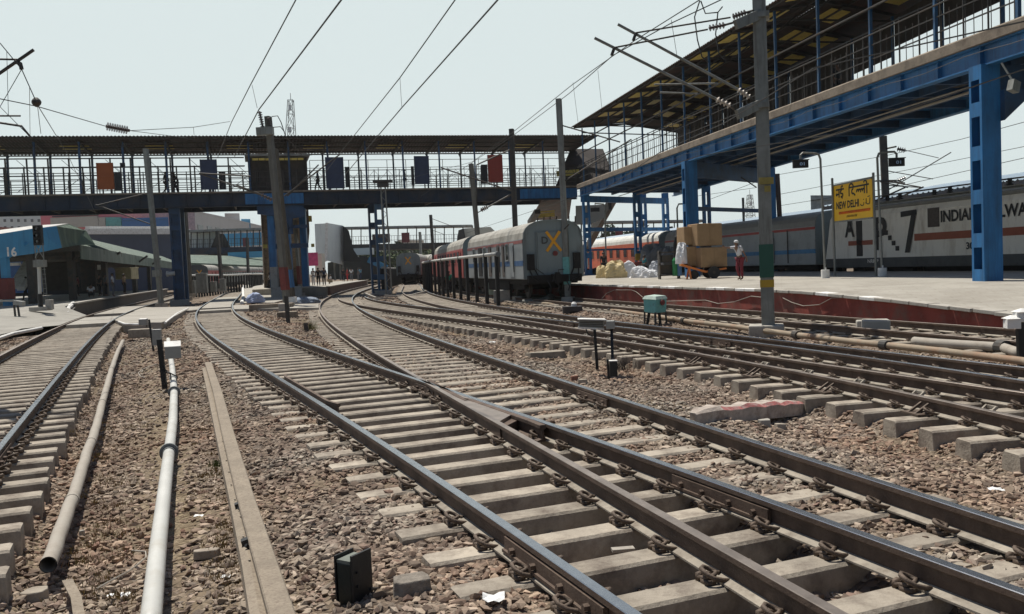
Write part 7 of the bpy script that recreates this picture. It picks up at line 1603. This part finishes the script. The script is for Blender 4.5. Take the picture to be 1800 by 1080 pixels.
# signal post
sgb = G(72, 545, .42); sg = thing('colour_light_signal', 'railway signal with black head on a white post at the ramp of the left platform', 'signal', sgb)
m = MB(); m.tube([sgb+V3((0, 0, .75)), P3(68, 457, sgb.y)], .085, 12); m.build('post', m_pipew, sg); m = MB(); m.tube([sgb, sgb+V3((0, 0, .8))], .12, 12); m.build('post_foot', m_black, sg); m = MB(); m.box(sgb+V3((0, 0, .06)), (.9, .6, .2)); m.box(sgb+V3((.45, 0, .25)), (.3, .3, .5)); m.build('base', m_conc2, sg, bevel=.02)
ct = P3(67, 414, sgb.y); m = MB(); m.box(ct, (.42, .2, 1.0)); m.build('signal_head', m_black, sg)
for dz in (.32, .0, -.3):
    m = MB(); m.tube([ct+V3((0, -.1, dz)), ct+V3((0, -.28, dz))], .11, 12, caps=False); m.build('hood', m_black, sg); m = MB(); m.cyl(ct+V3((0, -.12, dz)), .07, .01, 12, axis=(0, -1, 0)); m.build('lens', M('signal_lens', (.35, .38, .38), .2), sg)
m = MB(); z0, z1 = P3(67, 455, sgb.y).z, P3(67, 428, sgb.y).z
for sx in (-.2, .2): m.beam(V3((ct.x+sx, ct.y, z0-.2)), V3((ct.x+sx, ct.y, z1)), .035)
m.beam(V3((ct.x-.2, ct.y-.05, z0+.05)), V3((ct.x+.2, ct.y-.05, z1)), .03); m.beam(V3((ct.x+.2, ct.y-.05, z0+.05)), V3((ct.x-.2, ct.y-.05, z1)), .03); m.box((ct.x, ct.y, z0-.25), (.5, .4, .35)); m.build('cage', m_steel, sg)
m = MB(); lx_ = sgb.x+.2
for sx in (0, .16): m.tube([V3((lx_+sx, sgb.y, .9)), V3((lx_+sx-.06, sgb.y, 2.9))], .014, 5)
for i in range(8): m.beam(V3((lx_, sgb.y, 1+i*.24)), V3((lx_+.16, sgb.y, 1+i*.24)), .02)
m.build('ladder', m_steel, sg)
b = G(32, 566, .0); r_ = thing('junction_box', 'small grey box on twin dark stakes at the edge of the left ramp', 'signal box', b)
for dx in (-.1, .1): m = MB(); m.beam(b+V3((dx, 0, -.1)), b+V3((dx*.8-.06, 0, .85)), .07); m.build('stake', m_steeld, r_)
m = MB(); m.box(P3(34, 533, b.y), (.42, .3, .2), ry=.15); m.build('box', m_bxgrey, r_, bevel=.01); m = MB(); m.beam(P3(-30, 530, b.y), P3(28, 529, b.y), .1, .08); m.build('rail', m_bxgrey, r_)

# ------------------------------------------------------------------ buildings and bridges in the distance
def bld(label, x0, x1, ytop, Y, mat, depth=20, ybot=None, wins=None, winmat=None, name='building', cat='building', xtop=None, rz=0, roofm=None):
    """facade facing the camera between pixel columns; wins = (cols, rows, w, h) fractions"""
    a = P3(x0, ytop if not isinstance(ytop, tuple) else ytop[0], Y); b = P3(x1, ytop if not isinstance(ytop, tuple) else ytop[1], Y if not rz else Y+rz); zb = -.3
    ux = V3((b.x-a.x, b.y-a.y, 0)); L = ux.length; ux.normalize(); uy = V3(((a.x+b.x)/2, Y, 0)).normalized(); r = thing(name, label, cat, V3(((a.x+b.x)/2, Y, zb)))
    m = MB(); q = [V3((a.x, a.y, zb)), V3((b.x, b.y, zb)), V3((b.x, b.y, zb))+uy*depth, V3((a.x, a.y, zb))+uy*depth]; t = [V3((a.x, a.y, a.z)), V3((b.x, b.y, b.z)), V3((b.x, b.y, b.z))+uy*depth, V3((a.x, a.y, a.z))+uy*depth]
    m.hexa(q, t); m.build('wall', mat, r)
    m = MB(); tt = [v+V3((0, 0, .02)) for v in t]; m.hexa([v-uy*.3 if i < 2 else v for i, v in enumerate(tt)], [(v-uy*.3 if i < 2 else v)+V3((0, 0, .5)) for i, v in enumerate(tt)]); m.build('parapet', roofm or mat, r)
    if wins:
        nc, nr, fw, fh, ztop, zbot = wins
        for i in range(nc):
            for j in range(nr):
                cx_ = (i+.5)/nc; cz = ztop+(zbot-ztop)*(j+.5)/nr; w2 = L/nc*fw/2; h2 = abs(zbot-ztop)/nr*fh/2; p = a.lerp(b, cx_); z = p.z-cz; m = MB(); m.box((p.x-uy.x*.05, p.y-uy.y*.05, z), (w2*2, .25, h2*2), rz=math.atan2(ux.y, ux.x)); m.build('window', winmat or m_glass, r)
    return r
m_apt = M('apartment_white', (.66, .71, .69), .85, var=.06, sc=.1, bump=0); m_pink = M('pink_render', (.78, .22, .25), .8, var=.08, sc=.1, bump=0, dirt=(.62, .2, .22), damt=.3, dsc=.2); m_gbl = M('grey_render', (.50, .49, .48), .85, var=.08, sc=.1, bump=0); m_cream2 = M('cream_render', (.55, .50, .42), .8, var=.05, bump=0); m_tealg = M('teal_glass', (.14, .42, .38), .3, var=.2, bump=0); m_bluep = M('blue_wall', (.05, .17, .40), .6, var=.1, sc=.2); m_wing = M('window_grey', (.12, .13, .13), .4, bump=0); m_cyan = M('cyan_sheet', (.10, .38, .60), .6, var=.1, sc=.4); m_corw = M('pale_corrugated', (.72, .76, .74), .55, var=.06, sc=.4, dirt=(.55, .58, .56), damt=.3, streak=2)
bld('white apartment block behind the left end of the long bridge', -60, 72, 352, 330, m_apt, wins=(11, 6, .35, .4, 1, 17), winmat=m_wing)
bld('red-brown roofed building at the far left edge', -60, 36, (399, 405), 240, M('brick_far', (.28, .09, .06), .85, bump=0))
pk = bld('pink building with cream recess and teal windows behind the left platform', 70, 222, (363, 356), 210, m_pink)
for x0, x1, y0, y1, mt, nm in ((90, 172, 380, 402, m_cream2, 'recess'), (92, 172, 377, 382, m_steeld, 'shade_band'), (174, 186, 382, 398, m_cream2, 'window'), (186, 196, 382, 398, m_tealg, 'window'), (197, 205, 382, 398, m_tealg, 'window'), (206, 213, 382, 398, m_tealg, 'window')):
    a, b = P3(x0, y1, 209.6), P3(x1, y0, 209.6); m = MB(); m.box(((a.x+b.x)/2, 209.7, (a.z+b.z)/2), (b.x-a.x, .5, b.z-a.z)); m.build(nm, mt, pk)
bld('dark blue block between the pink and the grey building', 214, 296, (388, 386), 205, m_bluep)
bld('rose-grey part of the long building behind the blue column', 222, 342, (362, 374), 235, M('rose_render', (.56, .42, .39), .85, bump=0))
bld('long grey building with rows of windows stepping down to the right', 342, 402, (374, 386), 236, m_gbl, rz=40, wins=(4, 1, .55, .7, 2.6, 6.5), winmat=m_wing); bld('lower grey wing of the long building near the island columns', 402, 470, (386, 402), 280, m_gbl, rz=40, wins=(5, 1, .6, .6, 2.5, 7), winmat=m_wing)
for (x, y, w_, lb) in ((408, 378, 26, 'small grey roof house on the long grey building'), (432, 388, 16, 'blue-sheeted roof house right of the long grey building')): bld(lb, x-w_/2, x+w_/2, y, 300, m_gbl if x < 420 else m_cyan)
# station shed roofs on the left
def sheet(label, pts, th, mat, name='shed_roof', cat='roof'):
    m = MB(); n = len(pts); m.add(pts+[p-V3((0, 0, th)) for p in pts], [tuple(range(n)), tuple(range(n, 2*n))[::-1]]+[(i, n+i, n+(i+1) % n, (i+1) % n) for i in range(n)]); return one(name, m, mat, label, cat)
bld('long shed with white roof edge and navy wall behind the green canopy', 150, 330, (403, 403), 170, M('navy_wall', (.04, .055, .10), .7, var=.2, sc=.2), roofm=m_white)
m = MB(); m.beam(P3(150, 407.5, 169), P3(334, 407.5, 169), .8, 1.0); one('roof_edge', m, m_white, 'white roof edge band of the long navy shed behind the green canopy', 'roof edge')
# far left bridge with stair housing
def farbridge(label, x0, x1, yr, yd, Y, mr_, mdk, boards=(), posts=14):
    r = thing('footbridge', label, 'footbridge', P3(x0, yd[0], Y)); a, b = P3(x0, yr[0], Y), P3(x1, yr[1], Y); c, d = P3(x0, yd[0], Y), P3(x1, yd[1], Y)
    m = MB(); m.beam(a+V3((0, 2, 0)), b+V3((0, 2, 0)), 5, .35); m.build('roof', mr_, r); m = MB(); m.beam(c+V3((0, 2, -.5)), d+V3((0, 2, -.5)), 4.5, 1.1); m.build('deck_girder', mdk, r)
    L = (b-a).length
    for i in range(posts+1):
        p, q = c.lerp(d, i/posts), a.lerp(b, i/posts); m = MB(); m.beam(p, q, .16); m.build('post', m_steeld, r)
    m = MB()
    for k in range(int(L/.5)): p = c.lerp(d, k*.5/L); m.beam(p, p+V3((0, 0, 1.5)), .05)
    for z in (.7, 1.5): m.beam(c+V3((0, 0, z)), d+V3((0, 0, z)), .06)
    m.build('railing', m_steeld, r)
    for (x, w_, y0, y1, mt) in boards: a_, b_ = P3(x-w_/2, y1, Y-.2), P3(x+w_/2, y0, Y-.2); m = MB(); m.box(((a_.x+b_.x)/2, Y-.2, (a_.z+b_.z)/2), (b_.x-a_.x, .3, b_.z-a_.z)); m.build('notice_board', mt, r)
    return r, a, b, c, d
mrd = M('dull_red', (.20, .05, .05), .7)
fb1 = farbridge('second footbridge seen through the gap on the left, with cyan sheets behind', 325, 478, (407, 402), (437, 434), 150, m_roofw, m_navy, [(432, 9, 418, 434, mrd)])
fb2 = farbridge('second footbridge beyond the island platform, between the silver and cream stair houses', 602, 830, (401, 397), (431, 426), 160, m_roofw, m_steeld, [(713, 13, 409, 427, mrd), (670, 30, 411, 428, M('brown_bd', (.09, .06, .05), .8))])
farbridge('far footbridge right of the grey coach, behind the blue portal frames', 985, 1240, (392, 388), (424, 418), 150, m_roofw, m_steeld, [(1088, 12, 404, 418, mrd)])
for x, lb in ((352, 'left'), (640, 'mid'), (735, 'r')):
    pass
def hut(label, front, Y, mat, depth=8, side=None, name='stair_house'):
    r = thing(name, label, 'stair house', P3(front[0][0], front[-1][1], Y)); n = len(front); f = [P3(x, y, Y) for x, y in front]; g = [p+(V3((p.x, p.y, 0)).normalized()*depth) for p in f]; m = MB(); m.add(f+g, [tuple(range(n)), tuple(range(n, 2*n))[::-1]]+[(i, n+i, n+(i+1) % n, (i+1) % n) for i in range(n)]); m.build('sheet_wall', mat, r); return r
hut('pale green corrugated stair house in the gap right of the dark blue column', [(316, 412), (381, 408), (366, 452), (312, 452)], 152, m_corw)
hut('dark slanted stair roof right of the pale green stair house', [(381, 410), (394, 412), (408, 440), (412, 452), (364, 452)], 151, m_steeld)
sh_ = hut('tall silver corrugated stair house right of the island columns', [(553, 394), (574, 393), (574, 458), (559, 466), (555, 440)], 128, m_corw); m = MB()
f = [P3(574, 392, 128), P3(603, 397, 132), P3(603, 466, 132), P3(574, 458, 128)]; m.add(f+[p+V3((p.x, p.y, 0)).normalized()*1.5 for p in f], [(0, 3, 2, 1), (4, 5, 6, 7), (0, 1, 5, 4), (1, 2, 6, 5), (2, 3, 7, 6)]); m.build('sheet_wall', m_corw, sh_); m = MB(); m.beam(P3(574.5, 392, 127.8), P3(573, 459, 127.8), .35); m.build('corner_strip', m_white, sh_)
hut('dark slanted stair roof right of the silver stair house', [(603, 397), (613, 406), (622, 440), (635, 460), (603, 460)], 131, m_black, depth=1.5)
hut('cream corrugated stair house above the faded red coaches', [(814, 402), (862, 399), (882, 418), (870, 440), (822, 440)], 150, M('cream_corrugated', (.62, .60, .50), .6, var=.06, dirt=(.33, .32, .26), damt=.3, streak=2)); hut('dark slanted roof left of the cream stair house', [(806, 405), (815, 402), (823, 440), (800, 440)], 149, m_steeld)
hut('dark slanted roof right of the grey coach beyond the blue frames', [(1168, 400), (1182, 398), (1200, 425), (1140, 425)], 149, m_steeld)
m = MB(); a, b = P3(392, 434, 165), P3(478, 408, 165); m.box(((a.x+b.x)/2, 165, (a.z+b.z)/2), (b.x-a.x, .6, b.z-a.z)); one('sheet_wall', m, m_cyan, 'cyan sheet wall behind the second footbridge on the left', 'wall')
m = MB(); a, b = P3(402, 455, 145), P3(478, 441, 145); m.box(((a.x+b.x)/2, 145, (a.z+b.z)/2), (b.x-a.x, .6, b.z-a.z)); one('sheet_wall', m, m_cyan, 'lower cyan sheet below the second footbridge on the left', 'wall')
sheet('long low green canopy roof behind the red-sided coach on the left', [P3(330, 448, 140), P3(480, 452, 150), P3(480, 468, 140), P3(330, 462, 128)], .3, m_green)
# dark platform shed beyond the island with blue fascia
r_ = thing('platform_canopy', 'dark platform shed beyond the island platform with a sloping blue fascia', 'canopy', P3(620, 490, 135)); Y = 135
m = MB(); f = [P3(576, 462, Y), P3(640, 450, Y), P3(678, 466, Y), P3(690, 490, Y), P3(576, 492, Y)]; m.add(f+[p+V3((-6, 40, 0)) for p in f], [(0, 4, 3, 2, 1), (5, 6, 7, 8, 9), (0, 1, 6, 5), (1, 2, 7, 6), (2, 3, 8, 7), (0, 5, 9, 4)]); m.build('shed', M('shed_dark', (.045, .05, .052), .8, var=.3, sc=.3), r_)
m = MB(); a, b = P3(647, 452, Y-.3), P3(680, 467, Y-.3); m.beam(a-V3((0, 0, .4)), b-V3((0, 0, .4)), .2, .9); m.build('fascia', m_fasc, r_)
for x in (588, 598, 603): m = MB(); p = P3(x, 470, Y-3); m.beam(V3((p.x, p.y, .5)), V3((p.x, p.y, 3.4)), .25); m.build('column', m_steel, r_)
m = MB(); a, b = P3(622, 449, 150), P3(655, 436, 150); m.box(((a.x+b.x)/2, 150, (a.z+b.z)/2), (b.x-a.x, 3, b.z-a.z)); one('building', m, m_apt, 'small white block under the second footbridge left of the pale blue column', 'building')
m = MB(); a, b = P3(542, 468, 115), P3(558, 444, 115); m.box(((a.x+b.x)/2, 115, (a.z+b.z)/2), (b.x-a.x, .3, b.z-a.z)); one('hoarding', m, M('magenta_board', (.50, .05, .15), .6), 'magenta hoarding on the island platform', 'hoarding')
m = MB(); a, b = P3(558, 490, 118), P3(568, 446, 118); m.box(((a.x+b.x)/2, 118, (a.z+b.z)/2), (b.x-a.x, 2, b.z-a.z)); one('kiosk', m, m_cream2, 'cream kiosk right of the magenta hoarding', 'kiosk')
# skyline
rs = random.Random(12); xs_ = 600
for x0, x1, y, Y in ((606, 640, 452, 420), (640, 668, 440, 380), (668, 712, 434, 400), (700, 745, 424, 460), (742, 790, 436, 420), (786, 830, 446, 380), (826, 900, 442, 420), (1046, 1110, 428, 420), (1110, 1190, 424, 460), (1186, 1290, 418, 420), (480, 540, 436, 420), (960, 1050, 432, 460)):
    bld('pale distant building on the skyline between pixel-thin masts, %s' % {606: 'leftmost beyond the island', 640: 'second beyond the island', 668: 'behind the pale blue column', 700: 'left of the distant coach', 742: 'above the distant coach', 786: 'behind the far pipe fence', 826: 'behind the faded red coaches', 1046: 'left behind the blue frames', 1110: 'middle behind the blue frames', 1186: 'behind the carton stack', 480: 'behind the island columns', 960: 'behind the grey coach'}[x0], x0, x1, y, Y, [m_gbl, m_apt, m_cream2][rs.randrange(3)], wins=(7, 4, .5, .45, 1.5, 13), winmat=m_wing)
for x, y, Y, h, lb in ((1436, 352, 95, 0, 'small pale roof house above the canopy behind the name board'),): bld(lb, 1425, 1463, 352, 100, M('blue_grey_house', (.26, .31, .33), .7), depth=6)
# dense treeline between the buildings
def crown(root, c, r, n, mat, seed):
    rr_ = np.random.default_rng(seed); v = rr_.normal(size=(n, 3)); v /= np.linalg.norm(v, axis=1)[:, None]; rad_ = r*(.45+.55*rr_.random((n, 1))**.5)*(1+.25*np.sin(v[:, :1]*5+seed)); p = v*rad_*[1, 1, .8]; a = rr_.normal(size=(n, 3))*r*.07; b = rr_.normal(size=(n, 3))*r*.07
    vs = np.stack([p-a, p+b, p+a, p-b], 1).reshape(-1, 3)+[c.x, c.y, c.z]-np.array(origin(root)); o = np_mesh('crown', vs, np.arange(n*4).reshape(-1, 4), [mat]); o.parent = root
m_leaf = rnd_mat('far_foliage', [(.035, .05, .02), (.06, .085, .035), (.09, .11, .05)], .9)
for i, (x, y, Y, s_) in enumerate(((655, 470, 190, 5), (735, 462, 230, 6), (778, 462, 210, 5), (690, 462, 250, 6), (1120, 425, 260, 6), (1075, 428, 230, 5))):
    c = P3(x, y, Y); t = thing('tree', ['round tree left beyond the pale blue column', 'tree behind the distant coach', 'tree right of the distant coach', 'tree behind the pale blue column', 'tree behind the middle blue frame', 'tree behind the left blue frame'][i], 'tree', V3((c.x, Y, -.3))); m = MB(); m.tube([V3((c.x, Y, -.3)), V3((c.x+.2, Y, c.z*.6)), c], [.35, .22, .08], 8); m.build('trunk', m_steeld, t); crown(t, c, s_, 900, m_leaf, i+3)
# lattice towers
def tower(label, x, y0, y1, Y, w0, w1):
    b, t = P3(x, y1, Y), P3(x, y0, Y); r = thing('lattice_tower', label, 'tower', V3((b.x, Y, b.z))); m = MB(); n = 12
    for sx in (-1, 1):
        for sy in (-1, 1): m.beam(b+V3((sx*w0, sy*w0, 0)), t+V3((sx*w1, sy*w1, 0)), .16)
    for i in range(n):
        f = lambda u: (w0+(w1-w0)*u); a, c = b.lerp(t, i/n), b.lerp(t, (i+1)/n)
        for sy in (-1, 1): m.beam(a+V3((-f(i/n), sy*f(i/n), 0)), c+V3((f((i+1)/n), sy*f((i+1)/n), 0)), .1); m.beam(a+V3((f(i/n), sy*f(i/n), 0)), c+V3((-f((i+1)/n), sy*f((i+1)/n), 0)), .1); m.beam(c+V3((-f((i+1)/n), sy*f((i+1)/n), 0)), c+V3((f((i+1)/n), sy*f((i+1)/n), 0)), .1)
    m.build('lattice', m_steel, r); m = MB(); m.tube([t, t+V3((0, 0, 2))], .08, 6); m.build('antenna', m_steel, r)
    for s_ in (.95, .82): m = MB(); m.box(b.lerp(t, s_)+V3((0, -w1-.3, 0)), (.8, .4, 1.6)); m.build('aerial_panel', m_apt, r)
tower('lattice telecom tower rising behind the long bridge above the stair house', 511, 176, 470, 260, 3.2, .7); tower('faint lattice tower in the haze right of the near blue column', 1318, 343, 430, 330, 2.6, .8)
# right canopies behind the trains
def side_canopy(label, Ya, Yb, off_, z, mat, post=True):
    a, b = QP(Ya)+V3((off_, 0, z)), QP(Yb)+V3((off_, 0, z)); r = thing('platform_canopy', label, 'canopy', V3((a.x, a.y, -.3)))
    corr_roof(r, [(a, a+V3((8, 0, 1.1))), (b, b+V3((8, 0, 1.1)))], 0, 0, pitch=.45, amp=.07, mat=mat); m = MB(); m.beam(a-V3((0, 0, .12)), b-V3((0, 0, .12)), .12, .22); m.build('gutter', m_navy, r)
    n = 8
    for i in range(n): p = a.lerp(b, (i+.5)/n)+V3((3, 0, 0)); m = MB(); m.beam(V3((p.x, p.y, -.3)), V3((p.x, p.y, z)), .25); m.build('column', m_blued, r)
mrfb = M('pale_blue_sheet', (.36, .45, .52), .5, var=.15, sc=.4, dirt=(.12, .2, .32), damt=.35, streak=1)
side_canopy('pale blue corrugated canopy behind the locomotive', 22, 58, 4.2, 4.65, mrfb); side_canopy('pale blue corrugated canopy beyond the orange coach', 66, 130, 4.2, 4.1, mrfb)
b = P3(1100, 440, 140)
#MARK7

# ------------------------------------------------------------------ haze
hz = MB(); hz.box((0, 1100, 28), (3400, 2500, 58)); hm = D.materials.new('haze'); hm.use_nodes = True; hn = hm.node_tree; hn.nodes.remove(hn.nodes['Principled BSDF'])
pv = hn.nodes.new('ShaderNodeVolumePrincipled'); pv.inputs['Color'].default_value = (.93, .95, .96, 1); pv.inputs['Density'].default_value = .00016; pv.inputs['Anisotropy'].default_value = .35
hn.links.new(pv.outputs[0], hn.nodes['Material Output'].inputs['Volume']); ho = hz.build('haze', hm); ho['kind'] = 'stuff'
